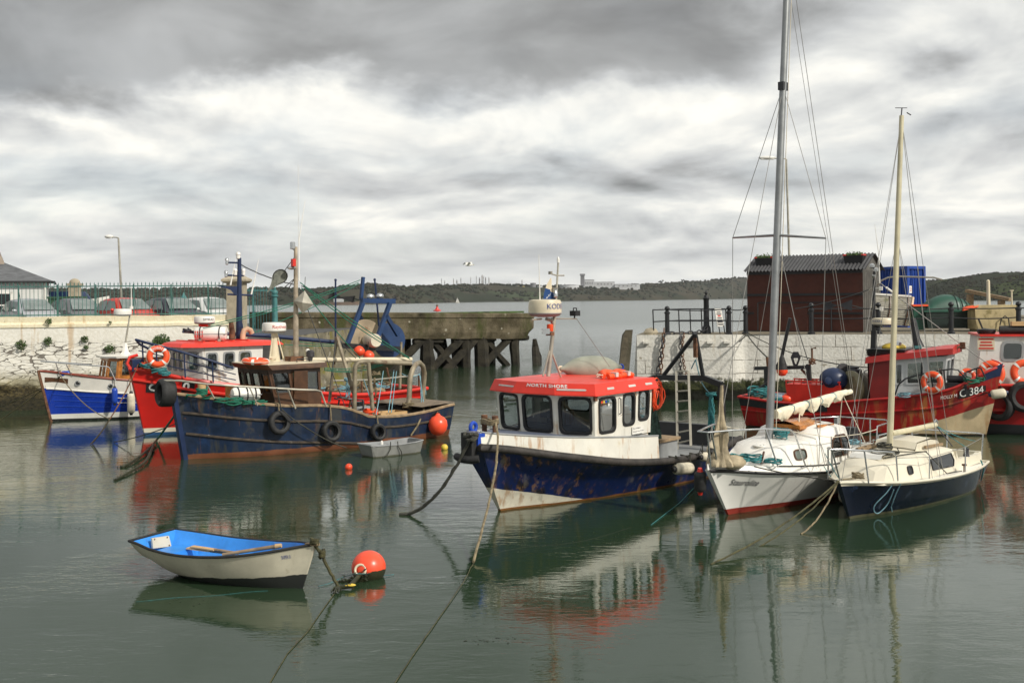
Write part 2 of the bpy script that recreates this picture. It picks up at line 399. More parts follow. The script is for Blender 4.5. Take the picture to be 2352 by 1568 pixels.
t.set(b.inputs['Roughness'], t.step(sp.outputs[1], 50, 190, 0.03, 0.20))
bn = t.new('ShaderNodeBump'); bn.inputs['Strength'].default_value = 1.0; bn.inputs['Distance'].default_value = 0.016
t.l.new(hgt, bn.inputs['Height']); t.l.new(bn.outputs[0], b.inputs['Normal'])
M['water'] = m
w = MB(); w.add([(-6000, -60, 0), (6000, -60, 0), (6000, 9000, 0), (-6000, 9000, 0)], [(0, 1, 2, 3)])
struct('water', w, M['water'])
# ---- far shore
m, t, b = bsdf('far hillside'); P_ = wpos(t)
c = t.mix(t.step(t.noise(mapped(t, P_, (1, 1, 3)), 0.012, 6, 0.6), 0.38, 0.62), (0.024, 0.030, 0.016), (0.050, 0.044, 0.028))
c = t.mix(t.step(t.noise(mapped(t, P_, (1, 1, 2), (50, 0, 0)), 0.005, 3, 0.5), 0.60, 0.66), c, (0.045, 0.060, 0.028))
t.set(b.inputs['Base Color'], c); b.inputs['Roughness'].default_value = 1.0; b.inputs['Specular IOR Level'].default_value = 0.1
M['hill'] = m
m, t, b = bsdf('green headland'); P_ = wpos(t)
c = t.mix(t.step(t.noise(mapped(t, P_, (1, 0.6, 3)), 0.016, 5, 0.6), 0.52, 0.62), (0.024, 0.028, 0.015), (0.050, 0.064, 0.022))
t.set(b.inputs['Base Color'], c); b.inputs['Roughness'].default_value = 1.0; b.inputs['Specular IOR Level'].default_value = 0.1
M['headland'] = m
def piece(tab, u):
 for (a, p), (c_, q_) in zip(tab, tab[1:]):
  if a <= u <= c_: return lerp(p, q_, (u-a)/(c_-a))
 return tab[0][1] if u < tab[0][0] else tab[-1][1]
HILL_TOP = [(-700, 664), (0, 668), (250, 667), (420, 666), (560, 668), (640, 665), (700, 668), (800, 661), (855, 655), (920, 660), (1000, 657), (1100, 656), (1200, 657), (1300, 658), (1400, 658), (1480, 655), (1560, 650), (1640, 643), (1700, 638), (1760, 636), (1900, 640), (2050, 648), (2300, 646), (3000, 640)]
HILL_BASE = [(-700, 707), (0, 705), (640, 700.5), (800, 700), (1066, 694), (1300, 691.5), (1480, 689.5), (1708, 686), (2000, 684.6), (2331, 683), (3000, 678)]
def hill(name, top, base, u0, u1, n, depth, matl, rough=3.0):
 def fn(a, r):
  u = lerp(u0, u1, a); p0 = wl(u, piece(base, u)); yc = p0.y+depth
  p1 = at(u, piece(top, u), yc)
  if r <= 0.8:
   k = r/0.8; y = lerp(p0.y, yc, k); z = p1.z*(1-(1-k)**1.9); x = lerp(p0.x, p1.x, k)
  else:
   k = (r-0.8)/0.2; y = yc+depth*k; z = p1.z*(1-0.8*k*k); x = p1.x
  nz = mnoise.noise(Vector((x*0.012, y*0.012, 3.0)))*rough*min(r*4, 1)
  return Vector((x, y, z+nz if r > 0 else -1.0))
 mb = MB(); mb.grid(fn, n, 20); struct(name, mb, matl); return fn
fn1 = hill('hill', HILL_TOP, HILL_BASE, -700, 3000, 240, 300, M['hill'], 2.0)
HEAD_TOP = [(2040, 690), (2100, 655), (2125, 649), (2186, 641), (2235, 634), (2280, 628), (2352, 627), (2500, 622), (3000, 612)]
HEAD_BASE = [(2040, 689), (2200, 690), (3000, 690)]
fn2 = hill('headland', HEAD_TOP, HEAD_BASE, 2040, 3000, 90, 170, M['headland'], 1.0)
# woodland that covers the far slopes and makes their ragged skyline
m, t, b = bsdf('far woodland'); P_ = wpos(t)
c = t.mix(t.step(t.noise(P_, 0.02, 4, 0.6), 0.4, 0.6), (0.026, 0.032, 0.020), (0.050, 0.046, 0.032))
t.set(b.inputs['Base Color'], c); b.inputs['Roughness'].default_value = 1.0; b.inputs['Specular IOR Level'].default_value = 0.05
M['wood'] = m
def blob(mb, p, r, n=6):
 h = 4; rings = []
 for i in range(h+1):
  a = -pi/2+pi*i/h; q_ = max(cos(a), 0.02)
  rings.append([p+Vector((r*q_*cos(2*pi*k/n)*random.uniform(.7, 1.25), r*q_*sin(2*pi*k/n), r*0.75*sin(a)*random.uniform(.7, 1.2)+r*0.4)) for k in range(n)])
 mb.ring(rings, True, False, False, False)
wd = MB()
for i in range(6500):
 a = random.random(); r_ = random.random()**0.7*0.82
 u = lerp(-700, 3000, a)
 if not -120 < u < 2450: continue
 p = fn1(a, r_)
 if mnoise.noise(p*0.01) < -0.25 and r_ < 0.75: continue
 blob(wd, p, random.uniform(1.3, 3.4)*(0.8 if r_ > 0.74 else 1.0))
for i in range(3200):
 a = random.random(); r_ = random.random()*0.8
 if lerp(2040, 3000, a) > 2480: continue
 p = fn2(a, r_)
 if mnoise.noise(p*0.02) < -.15 and r_ < 0.72: continue
 blob(wd, p, random.uniform(.5, 1.2)*(0.6 if r_ > 0.7 else 1.0))
struct('woodland', wd, M['wood'], 'stuff')
# refinery on the far shore
M['far_grey'] = mat('far grey metal', (0.20, 0.20, 0.21), 0.8, var=0.2, vs=0.1)
M['far_white'] = mat('far white cladding', (0.50, 0.51, 0.52), 0.8, var=0.1, vs=0.1)
M['far_yellow'] = mat('far yellow tank', (0.42, 0.33, 0.10), 0.8, var=0.1, vs=0.1)
M['far_rust'] = mat('far rusty steel', (0.17, 0.12, 0.09), 0.8, var=0.3, vs=0.1)
YR = 1750.0
for i, (x, yt, wpx, lab) in enumerate([(73, 255, 3.2, 'thin dark refinery stack at the left end of the refinery skyline'), (133, 240, 3.4, 'dark refinery stack standing just left of the thick column cluster'),
  (167, 258, 8, 'short thick refinery column beside the tallest stack'), (195, 230, 6.5, 'tallest grey refinery column of the far skyline'),
  (211, 240, 4, 'slim refinery column touching the tallest one on its right'), (232, 255, 6.5, 'thick refinery column right of the tallest pair'),
  (268, 255, 5, 'refinery column standing apart at the right of the cluster'), (480, 305, 3, 'low dark stack between the refinery cluster and the yellow tanks'),
  (560, 312, 3.4, 'low brown stack above the yellow storage tank'), (621, 281, 4, 'slim dark stack right of the yellow storage tanks'), (-240, 268, 4, 'thin dark stack at the far left end of the refinery'), (-205, 290, 5, 'short stack second from the left end of the refinery'), (-112, 268, 4, 'thin stack left of the short pair on the refinery skyline'), (-75, 282, 7, 'stubby column in the left half of the refinery'), (-32, 262, 5, 'grey column left of the isolated thin dark stack')]):
 u = 1065.7+x/4.655; vt = 581.9+yt/4.655
 p1 = at(u, vt, YR); p0 = at(u, 664, YR); r = wpx*1.5/4.655/F_PX*YR/2
 th = thing('refinery_stack', (p0.x, p0.y, p0.z), lab, 'chimney', 'stacks and columns of the far refinery')
 mb = MB(); mb.lathe([(r*1.15, 0), (r*1.1, (p1.z-p0.z)*.3), (r*.85, p1.z-p0.z-2), (r*.8, p1.z-p0.z)], (0, 0, 0), 10); part('shaft', mb, M['far_grey'] if i % 3 else M['far_rust'], th)
 mb = MB(); mb.lathe([(r*1.3, 0), (r*1.3, 1.2)], (0, 0, p1.z-p0.z-4), 10); part('platform', mb, M['far_rust'], th)
def tank(u0, u1, vt, vb, y, matl, lab, dome=0.06):
 c_ = at((u0+u1)/2, vb, y); r = (u1-u0)/2/F_PX*y; h = (vb-vt)/F_PX*y
 th = thing('storage_tank', tuple(c_), lab, 'storage tank', 'storage tanks on the far shore')
 mb = MB(); mb.lathe([(r, -4), (r, h)], (0, 0, 0), 24, smooth=True); part('shell', mb, matl, th)
 mb = MB(); mb.lathe([(r*1.01, h), (r*.6, h+r*dome), (0.01, h+r*dome*1.6)], (0, 0, 0), 24); part('roof', mb, M['far_grey'], th)
tank(1180, 1197, 656.5, 664, YR-40, M['far_yellow'], 'yellow storage tank left of the other yellow one on the skyline')
tank(1199, 1205, 657, 664, YR-60, M['far_yellow'], 'small yellow storage tank beside the larger yellow one')
tank(1218, 1231, 650, 664, YR-50, M['far_grey'], 'tall grey storage tank right of the yellow tanks')
tank(1234, 1246, 656.5, 664, YR-50, M['far_white'], 'low pale storage tank right of the tall grey tank')
tank(915, 942, 674, 687, 1250, M['far_white'], 'white storage tank on the shore above the end of the concrete jetty')
tank(776, 813, 671, 682, 1200, M['far_white'], 'wide white storage tank by the shore behind the blue stern gantry')
tank(820, 853, 673, 682, 1210, M['far_white'], 'wide white storage tank right beside its slightly wider twin')
tank(1125, 1158, 657.5, 665, YR-30, M['far_white'], 'low white tank under the refinery columns')
tank(1285, 1330, 655, 662, YR-30, M['far_white'], 'broad low white tank left of the power station')
def far_building(name, u0, u1, vt, vb, y, matl, lab, pitch=0.0, depth=30):
 a, c_ = at(u0, vt, y), at(u1, vb, y); cx, wd_, h = (a.x+c_.x)/2, c_.x-a.x, a.z-c_.z
 th = thing(name, (cx, y, c_.z), lab, 'building')
 mb = MB(); mb.box((0, depth/2, h/2-3), (wd_, depth, h+6)); part('wall', mb, matl, th)
 mb = MB(); hh = max(pitch, .6); mb.add([(-wd_/2-.5, -.5, h), (wd_/2+.5, -.5, h), (wd_/2+.5, depth, h), (-wd_/2-.5, depth, h), (-wd_/2-.5, depth/2, h+hh), (wd_/2+.5, depth/2, h+hh)],
  [(0, 1, 5, 4), (3, 2, 5, 4), (0, 4, 3), (1, 5, 2), (0, 1, 2, 3)]); part('roof', mb, M['far_grey'], th)
 mb = MB()
 for k in range(1, 6): mb.box((lerp(-wd_/2, wd_/2, k/6), -0.2, h*.45), (wd_*0.06, .4, h*.35))
 part('panel', mb, M['far_grey'], th)
far_building('power_station', 1341, 1365, 642.5, 656, YR, M['far_white'], 'tall pale turbine hall of the power station next to its square stack')
far_building('warehouse', 1365.5, 1412, 648, 656, YR+5, M['far_white'], 'long pale lower hall joined to the right of the power station')
far_building('warehouse', 1412.5, 1470, 653, 659, YR, M['far_white'], 'flat whitish shed at the right end of the power station')
far_building('shed', 671, 706, 676, 684, 1150, M['far_rust'], 'brownish low shed on the shore left of the white tanks')
p0 = at(1338, 656, YR-3); p1 = at(1338, 631, YR-3)
th = thing('power_station_stack', tuple(p0), 'square grey stack at the left end of the power station', 'chimney')
mb = MB(); mb.box((0, 0, (p1.z-p0.z)/2), (6, 6, p1.z-p0.z)); part('shaft', mb, M['far_grey'], th)
mb = MB(); mb.box((0, 0, p1.z-p0.z), (8, 8, 3)); part('cap', mb, M['far_grey'], th)
# a few lone trees on the skyline
for u, v, lab in ((1518, 646, 'round lone tree on the skyline right of the power station'), (1571, 645, 'small lone tree on the skyline halfway to the red shed')):
 c_ = at(u, v+6, 1900.0)
 th = thing('tree', tuple(c_), lab, 'tree', 'lone trees on the far skyline')
 mb = MB(); mb.lathe([(.7, -2), (.4, 4)], (0, 0, 0), 6); part('trunk', mb, M['far_rust'], th)
 mb = MB()
 for k in range(14): blob(mb, Vector((random.gauss(0, 2.0), random.gauss(0, 1.6), random.uniform(2.2, 5.2))), random.uniform(.8, 1.7))
 part('crown', mb, M['wood'], th)
# ---- left quay
A0, A1 = wl(0, 728, 3.47), wl(525, 722, 3.475)
dirL = (A1-A0).normalized(); nL = Vector((dirL.y, -dirL.x, 0)); nL.z = 0; dirL.z = 0      # nL points at the camera
m, t, b = bsdf('limewashed harbour wall'); P_ = wpos(t)
sp = t.new('ShaderNodeSeparateXYZ'); t.l.new(P_, sp.inputs[0]); z = sp.outputs[2]
nz = t.noise(P_, 1.6, 6, 0.6); nf = t.noise(P_, 9, 6, 0.65)
zz = t.math('ADD', z, t.math('MULTIPLY', t.math('SUBTRACT', nz, 0.5), 0.28))
zw = t.math('ADD', z, t.math('MULTIPLY', t.math('SUBTRACT', nz, 0.5), 0.9))
c = t.mix(t.step(nf, 0.3, 0.7), (0.70, 0.67, 0.58), (0.80, 0.78, 0.71))
c = t.mix(t.step(z, 3.03, 3.07), c, t.mix(t.step(nf, 0.3, 0.7), (0.70, 0.62, 0.42), (0.78, 0.72, 0.54)))
c = t.mix(t.math('MULTIPLY', t.step(t.noise(mapped(t, P_, (2.2, 2.2, .15)), 1.6, 4, .6), 0.58, 0.72), 0.55), c, (0.45, 0.27, 0.10))
c = t.mix(t.step(t.noise(P_, 2.4, 7, 0.65), 0.66, 0.74), c, (0.33, 0.30, 0.23))
vo = t.new('ShaderNodeTexVoronoi', feature='DISTANCE_TO_EDGE')
wob = t.new('ShaderNodeVectorMath', operation='ADD'); t.l.new(mapped(t, P_, (1.8, 1.8, 6.4)), wob.inputs[0])
nv = t.new('ShaderNodeTexNoise'); nv.inputs['Scale'].default_value = 3.0; t.l.new(P_, nv.inputs['Vector'])
vs_ = t.new('ShaderNodeVectorMath', operation='SCALE'); vs_.inputs['Scale'].default_value = 0.9; t.l.new(nv.outputs['Color'], vs_.inputs[0]); t.l.new(vs_.outputs[0], wob.inputs[1])
t.l.new(wob.outputs[0], vo.inputs['Vector']); vo.inputs['Scale'].default_value = 1.15
joint = t.step(t.math('SUBTRACT', vo.outputs['Distance'], t.math('MULTIPLY', t.step(nz, 0.47, 0.66), 0.10)), -0.012, 0.02, 1.0, 0.0)
rub = t.step(zz, 2.42, 2.54, 1.0, 0.0)
joint = t.math('MULTIPLY', joint, rub)
c = t.mix(t.math('MULTIPLY', joint, 0.8), c, (0.07, 0.05, 0.035))
c = t.mix(t.step(zw, 0.95, 1.55, 0.75, 0.0), c, (0.22, 0.19, 0.08))
c = t.mix(t.step(zw, 0.78, 1.05, 1.0, 0.0), c, t.mix(t.step(nf, 0.35, 0.65), (0.022, 0.019, 0.012), (0.085, 0.068, 0.03)))
c = t.mix(t.step(zz, 0.3, 0.5, 1.0, 0.0), c, t.mix(t.step(nf, 0.35, 0.65), (0.012, 0.012, 0.008), (0.035, 0.030, 0.015)))
t.set(b.inputs['Base Color'], c); b.inputs['Roughness'].default_value = 0.9; b.inputs['Specular IOR Level'].default_value = 0.2
hh = t.math('ADD', t.math('MULTIPLY', joint, -1.0), t.math('MULTIPLY', nf, 0.35))
bn = t.new('ShaderNodeBump'); bn.inputs['Distance'].default_value = 0.05; t.l.new(hh, bn.inputs['Height']); t.l.new(bn.outputs[0], b.inputs['Normal'])
M['harbour_wall'] = m
PROF = [(-0.6, 3.46), (0.0, 3.47), (0.0, 3.24), (0.09, 3.16), (0.10, 3.05), (0.06, 3.03), (0.09, 2.52), (0.12, 2.0), (0.17, 1.5), (0.24, 1.0), (0.40, 0.6), (0.85, 0.30), (1.3, 0.08), (1.7, -0.5)]
def wallfn(a, r):
 i = min(int(r*(len(PROF)-1)), len(PROF)-2); k = r*(len(PROF)-1)-i
 o, z_ = lerp(PROF[i][0], PROF[i+1][0], k), lerp(PROF[i][1], PROF[i+1][1], k)
 p = A0+dirL*lerp(-9, (A1-A0).length+0.3, a); p = Vector((p.x, p.y, 0))
 w_ = (0.05 if z_ > 0.9 else 0.16)*mnoise.noise(Vector((p.x*1.8, z_*3, 1.0))) if z_ < 2.4 else 0.012*mnoise.noise(Vector((p.x*1.2, z_*2, 1.0)))
 return p+nL*(o+w_)+Vector((0, 0, z_+(0.02*mnoise.noise(Vector((p.x*2, 4, z_))) if z_ > 3 else 0)))
mb = MB(); mb.grid(wallfn, 170, 52); solo('harbour_wall', mb, M['harbour_wall'], 'limewashed rubble harbour wall with weedy dark foot under the iron railings', 'wall')
m, t, b = bsdf('tarmac'); P_ = wpos(t)
t.set(b.inputs['Base Color'], t.mix(t.step(t.noise(P_, 1.2, 6), .35, .65), (0.045, 0.045, 0.045), (0.09, 0.088, 0.082))); b.inputs['Roughness'].default_value = 0.9
M['tarmac'] = m
g0, g1 = A0-dirL*40-nL*0.5, A1+dirL*2.0-nL*0.5
mb = MB(); mb.add([(g0.x, g0.y, 2.5), (g1.x, g1.y, 2.5), (g1.x+2, g1.y+26, 2.5), (g0.x-25, g0.y+60, 2.5), (g0.x, g0.y, -1), (g1.x, g1.y, -1), (g1.x+2, g1.y+26, -1), (g0.x-25, g0.y+60, -1)],
 [(0, 1, 2, 3), (0, 4, 5, 1), (2, 6, 7, 3)]); struct('car_park_ground', mb, M['tarmac'])
# plants growing out of the wall
def tuft(mb, p, r, n, fall=0.3):
 for i in range(n):
  d = Vector((random.gauss(0, 1), random.gauss(0, .6)-0.3, random.gauss(0.2, .8))).normalized()
  c_ = p+d*r*random.random()**.5; s_ = random.uniform(.03, .075)*(0.5+r)
  ax = Vector((random.gauss(0, 1), random.gauss(0, 1), random.gauss(0, .7))).normalized(); bx = ax.orthogonal().normalized()
  mb.add([c_-ax*s_, c_+bx*s_*.5, c_+ax*s_-Vector((0, 0, fall*s_)), c_-bx*s_*.5], [(0, 1, 2, 3)])
for u, v, r, n, lab in ((50, 792, .28, 220, 'green weed tuft low on the harbour wall at the far left'), (112, 783, .22, 200, 'green weed tuft on the harbour wall second from the left edge'),
  (196, 778, .20, 160, 'green weed tuft on the harbour wall above the cruiser pulpit rail'), (113, 738, .17, 140, 'small weed tuft hanging from the wall ledge under the railings'),
  (254, 801, .28, 220, 'brownish weed tuft on the wall behind the cruiser mast'), (372, 788, .50, 700, 'large leafy bush growing from the wall behind the red trawler bow'), (254, 740, .08, 50, 'tiny weed tuft in the wall ledge below the red car'),
  (199, 798, .14, 90, 'thin weed tuft in the rubble just above the blue cruiser rail')):
 p = at(u, v, 1); a = A0+nL*0.1; k = ((a-Vector((0, 0, CAMZ))).dot(nL))/((p-Vector((0, 0, CAMZ))).dot(nL))
 p = Vector((0, 0, CAMZ))+(p-Vector((0, 0, CAMZ)))*k+nL*0.08
 mb = MB(); tuft(mb, p, r*.75, n)
 solo('wall_plant', mb, M['leaf'], lab, 'plant', 'plants growing on the harbour wall')
# stone gate pillar
M['pillar_stone'] = mat('pillar stone', (0.38, 0.33, 0.24), 0.9, var=0.2, vs=3, bump=0.01, bs=20, patch=[((0.14, 0.12, 0.08), 3, 0.60, 0.15), ((0.45, 0.40, 0.22), 2, 0.62, 0.2)])
YP = 43.6
def pill(u0, u1, v0, v1, y):
 a, c_ = at(u0, v1, y), at(u1, v0, y); return a, c_
a, c_ = pill(521, 558, 650, 800, YP)
th = thing('gate_pillar', ((a.x+c_.x)/2, YP+.33, 1.6), 'tall weathered stone gate pillar with a flat pyramid cap', 'pillar')
wd_ = c_.x-a.x; top = c_.z-1.6
mb = MB(); mb.box((0, 0, top/2), (wd_, .66, top)); mb.box((0, 0, .35), (wd_+.14, .8, .7)); part('shaft', mb, M['pillar_stone'], th)
mb = MB(); cw = wd_/2+.17; mb.prism([(-cw+.1, -cw+.1), (cw-.1, -cw+.1), (cw-.1, cw-.1), (-cw+.1, cw-.1)], top, top+.08, [(-cw, -cw), (cw, -cw), (cw, cw), (-cw, cw)])
mb.box((0, 0, top+.12), (cw*2, cw*2, .08)); mb.prism([(-cw, -cw), (cw, -cw), (cw, cw), (-cw, cw)], top+.16, top+.38, [(-.1, -.1), (.1, -.1), (.1, .1), (-.1, .1)]); part('cap', mb, M['pillar_stone'], th)
# railings
M['railing'] = mat('grey green railing paint', (0.055, 0.15, 0.13), 0.6, var=0.3, patch=[(RUST, 6, 0.62, 0.15)])
def railing(p0, p1, zb, zt, gap, postgap, lab, matl, name='iron_railing', grp=None):
 d = (p1-p0); d.z = 0; L = d.length; d.normalize(); pk, rl = MB(), MB()
 th = thing(name, (p0.x, p0.y, zb), lab, 'railing', grp)
 n = int(L/gap)
 for i in range(n+1):
  p = p0+d*i*gap; h = zt+random.uniform(-.01, .01)
  pk.tube([(p.x, p.y, zb), (p.x+random.uniform(-.006, .006), p.y, h-.12)], .011, 5)
  pk.lathe([(.011, 0), (.024, .03), (.003, .13)], (p.x, p.y, h-.13), 6)
 wpart('pickets', pk, matl, th)
 for zz_ in (zt-.17, zb+.06):
  r_ = MB(); r_.beam((p0.x, p0.y, zz_), (p0.x+d.x*L, p0.y+d.y*L, zz_), .018, .045); wpart('rail', r_, matl, th)
 k = 0.35
 while k < L:
  p = p0+d*k; r_ = MB(); r_.box((p.x, p.y, (zb+zt-.1)/2), (.045, .045, zt-zb-.1)); r_.beam((p.x, p.y, zt-.25), (p.x-.02, p.y+.45, zb), .02, .02); wpart('post', r_, matl, th); k += postgap
 return th
zt_ = 4.80
railing(A0-dirL*4-nL*.25, A1-nL*.25, 3.46, zt_, .148, 1.42, 'spiked iron railings along the top of the limewashed wall', M['railing'])
p0, p1 = at(566, 690, 46.5), at(626, 690, 47.5)
railing(p0, p1, 2.5, 4.62, .145, 1.0, 'spiked iron gate railings between stone pillar and teal post', M['teal_iron'])
# teal cast iron gate post
c_ = at(632, 760, 47.2)
th = thing('gate_post', (c_.x, c_.y, 2.2), 'teal cast iron post with an acorn finial by the jetty gate', 'post')
mb = MB(); mb.lathe([(.17, 0), (.17, .2), (.13, .3), (.11, 1.6), (.10, 1.95)], (0, 0, 0), 16); part('shaft', mb, M['teal_iron'], th)
mb = MB(); mb.lathe([(.10, 1.95), (.15, 1.98), (.15, 2.03), (.10, 2.06), (.14, 2.15), (.12, 2.22), (.05, 2.28), (.06, 2.33), (.01, 2.4)], (0, 0, 0), 16); part('finial', mb, M['teal_iron'], th)
# house
M['house_wall'] = mat('white render', (0.66, 0.66, 0.63), 0.85, var=0.06)
M['slate'] = mat('slate roof', (0.115, 0.12, 0.126), 0.7, var=0.25, vs=3, bump=0.02, bs=12)
M['chimney'] = mat('chimney render', (0.30, 0.25, 0.20), 0.9, var=0.2)
YH = 54.0
a = at(108, 690, YH); ez, rz_ = at(108, 646, YH).z, at(15, 604, YH+3.2).z
th = thing('house', (a.x, YH, 2.5), 'white rendered house with a hipped slate roof behind the railings', 'house', None, R(22))
Lh, Dh, e_, r_ = 14.0, 6.4, ez-2.5, rz_-2.5
mb = MB(); mb.box((-Lh/2, Dh/2, e_/2), (Lh, Dh, e_)); part('wall', mb, M['house_wall'], th)
o = .3; hx = (at(15, 604, YH+2.6).x-a.x+1.25)/.92
mb = MB(); mb.add([(o, -o, e_), (o, Dh+o, e_), (-Lh, Dh+o, e_), (-Lh, -o, e_), (hx, Dh/2, r_), (-Lh, Dh/2, r_)], [(3, 0, 4, 5), (0, 1, 4), (1, 2, 5, 4), (2, 3, 5), (0, 3, 2, 1)]); rf = part('roof', mb, M['slate'], th)
mb = MB(); mb.tube([(o, -o-.04, e_-.03), (-Lh, -o-.04, e_-.03)], .05, 6); mb.tube([(o+.04, -o, e_-.03), (o+.04, Dh+o, e_-.03)], .05, 6); part('gutter', mb, M['black_trim'], th)
mb = MB(); mb.prism([(hx-.9, Dh/2-.35), (hx+.1, Dh/2-.35), (hx+.1, Dh/2+.35), (hx-.9, Dh/2+.35)], r_-.2, r_+.75, [(hx-.8, Dh/2-.3), (hx-.25, Dh/2-.3), (hx-.25, Dh/2+.3), (hx-.8, Dh/2+.3)]); part('chimney', mb, M['chimney'], rf)
def sash(parent, x, z, w_, h_, y=-0.02):
 mb = MB()
 for s_ in (-1, 1): mb.box((x+s_*w_/2, y, z), (.09, .07, h_+.09)); mb.box((x, y, z+s_*h_/2), (w_+.09, .07, .09))
 mb.box((x, y, z+.05), (w_, .06, .06)); wn_ = part('window', mb, M['white_clean'], parent)
 mb = MB(); mb.box((x, y+.012, z), (w_, .02, h_)); part('pane', mb, M['glass_dark'], wn_)
sash(th, at(8, 690, YH).x-a.x, 1.35, 1.1, 1.3); sash(th, at(-70, 690, YH).x-a.x, 1.35, 1.1, 1.3)
mb = MB(); mb.tube([(-.08, -.05, e_-.05), (-.08, -.05, 0)], .045, 8); part('downpipe', mb, M['white_clean'], th)
# street lamps
def lamp(u, vt, y, zb, uhead, vhead, lab, lean):
 p = at(u, vt, y); th = thing('street_lamp', (p.x, y, zb), lab, 'street lamp', 'grey street lamps above the quays'); h = p.z-zb; hx_ = (uhead-u)/F_PX*y
 mb = MB(); mb.tube([(lean, 0, 0), (lean*.85, 0, 1.2), (lean*.85, 0, 1.21), (0, 0, h)], [.11, .1, .075, .05], 10); part('pole', mb, M['galv'], th)
 hz_ = at(uhead, vhead, y).z-zb
 mb = MB(); mb.tube([(0, 0, h), (-.05, 0, h+.03), (hx_*.45, 0, h+.06)], .035, 8); part('arm', mb, M['galv'], th)
 mb = MB(); mb.ell((hx_*.75, 0, h+.09), (abs(hx_)*.36, .16, .11), 14); mb.box((hx_*.75, 0, h+.03), (abs(hx_)*.5, .2, .07)); part('lamp_head', mb, M['white_paint'], th)
lamp(272, 547, 62, 2.5, 243, 543, 'slim grey street lamp behind the car park railings', .2)
lamp(1806, 366, 62, 2.5, 1748, 358, 'tall grey street lamp rising behind the corrugated shed roof', .2)
# cars
M['car_glass'] = mat('car glass', (.17, .20, .19), .05, var=.2, spec=.9)  # pale grey-green base colour stands in for the sky mirrored in the windows
def make_car():
 th = thing('parked_car', (0, 0, 0), 'x', 'car', 'cars parked behind the railings')
 st = [(-1.85, .35, .62, .70, .70, .60), (-1.78, .28, .80, .95, .78, .62), (-1.55, .25, .88, 1.30, .82, .56), (-1.1, .25, .90, 1.44, .84, .58), (-.3, .25, .90, 1.48, .85, .60), (.25, .25, .90, 1.42, .85, .58),
          (.62, .25, .90, 1.16, .85, .66), (.98, .25, .89, .93, .84, .74), (1.4, .25, .80, .86, .82, .70), (1.75, .28, .66, .73, .76, .60), (1.88, .36, .55, .60, .66, .5)]
 rings = []
 for x, zb, zm, zt2, w_, wt in st:
  rings.append([Vector((x, y_, z_)) for y_, z_ in ((-w_*.9, zb), (-w_, zb+.15), (-w_, (zb+zm)/2), (-w_*.99, zm), (-wt, zt2-.05), (-wt*.82, zt2), (0, zt2+.02), (wt*.82, zt2), (wt, zt2-.05), (w_*.99, zm), (w_, (zb+zm)/2), (w_, zb+.15), (w_*.9, zb))])
 mb = MB(); mb.ring(rings, True, True, True, True); body = part('body', mb, M['red_paint'], th)
 def q4(name, pts, off):
  m_ = MB(); m_.add([Vector(p)+Vector(off) for p in pts], [(0, 1, 2, 3)]); part(name, m_, M['car_glass'], th)
 q4('windscreen', [(.95, -.66, .98), (.95, .66, .98), (.29, .50, 1.41), (.29, -.50, 1.41)], (.035, 0, .03))
 q4('rear_window', [(-1.74, -.56, 1.0), (-1.74, .56, 1.0), (-1.52, .46, 1.3), (-1.52, -.46, 1.3)], (-.05, 0, .02))
 for s_ in (-1, 1):
  q4('side_window', [(-1.45, s_*.80, .96), (-.42, s_*.82, .96), (-.42, s_*.64, 1.38), (-1.25, s_*.60, 1.36)], (0, s_*.03, 0))
  q4('side_window', [(-.36, s_*.82, .96), (.72, s_*.80, .96), (.20, s_*.62, 1.35), (-.36, s_*.64, 1.38)], (0, s_*.03, 0))
  m_ = MB(); m_.ell((.62, s_*.95, .98), (.07, .11, .07), 10); part('mirror', m_, M['red_paint'], th)
  m_ = MB(); m_.ell((1.74, s_*.58, .62), (.14, .16, .09), 10); part('headlight', m_, M['steel'], th)
  for x in (-1.2, 1.2):
   m_ = MB(); m_.torus((x, s_*.76, .31), .22, .09, Matrix.Rotation(pi/2, 3, 'X'), 20, 8); wh = part('wheel', m_, M['black_rubber'], th)
   m_ = MB(); m_.lathe([(.2, -.05), (.17, .02), (.05, .04)], (x, s_*.80, .31), 14, Matrix.Rotation(-s_*pi/2, 3, 'X')); part('rim', m_, M['alloy'], wh)
 m_ = MB(); m_.box((1.9, 0, .45), (.04, 1.2, .2)); part('bumper', m_, M['black_trim'], th)
 return th
def car_paint(name, c_): return mat(name, c_, 0.22, 0.15, var=0.03)
carp = make_car()
cars = [(72, 50.5, 'silver grey hatchback parked nearest the white house', (0.42, 0.43, 0.45)), (180, 51.0, 'dark grey hatchback parked between silver and red cars', (0.13, 0.135, 0.14)),
  (292, 50.0, 'bright red hatchback parked behind the railings', (0.60, 0.05, 0.03)), (398, 50.3, 'charcoal hatchback parked between red and white cars', (0.04, 0.042, 0.055)), (482, 51.3, 'white hatchback parked beside the stone gate pillar', (0.68, 0.68, 0.66))]
for i, (u, y, lab, c_) in enumerate(cars):
 o = carp if i == 0 else copy_tree(carp)
 p = at(u, 690, y); o.location = (p.x, y, 2.62); o.scale = (1.04, 1.04, 1.06); o.rotation_euler = (0, 0, R(-44+random.uniform(-3, 3))); o['label'] = lab
 mt = car_paint('car paint '+str(i), c_)
 for ch in o.children:
  if ch.name.split('.')[0] in ('body', 'mirror'):
   ch.material_slots[0].link = 'OBJECT'; ch.material_slots[0].material = mt
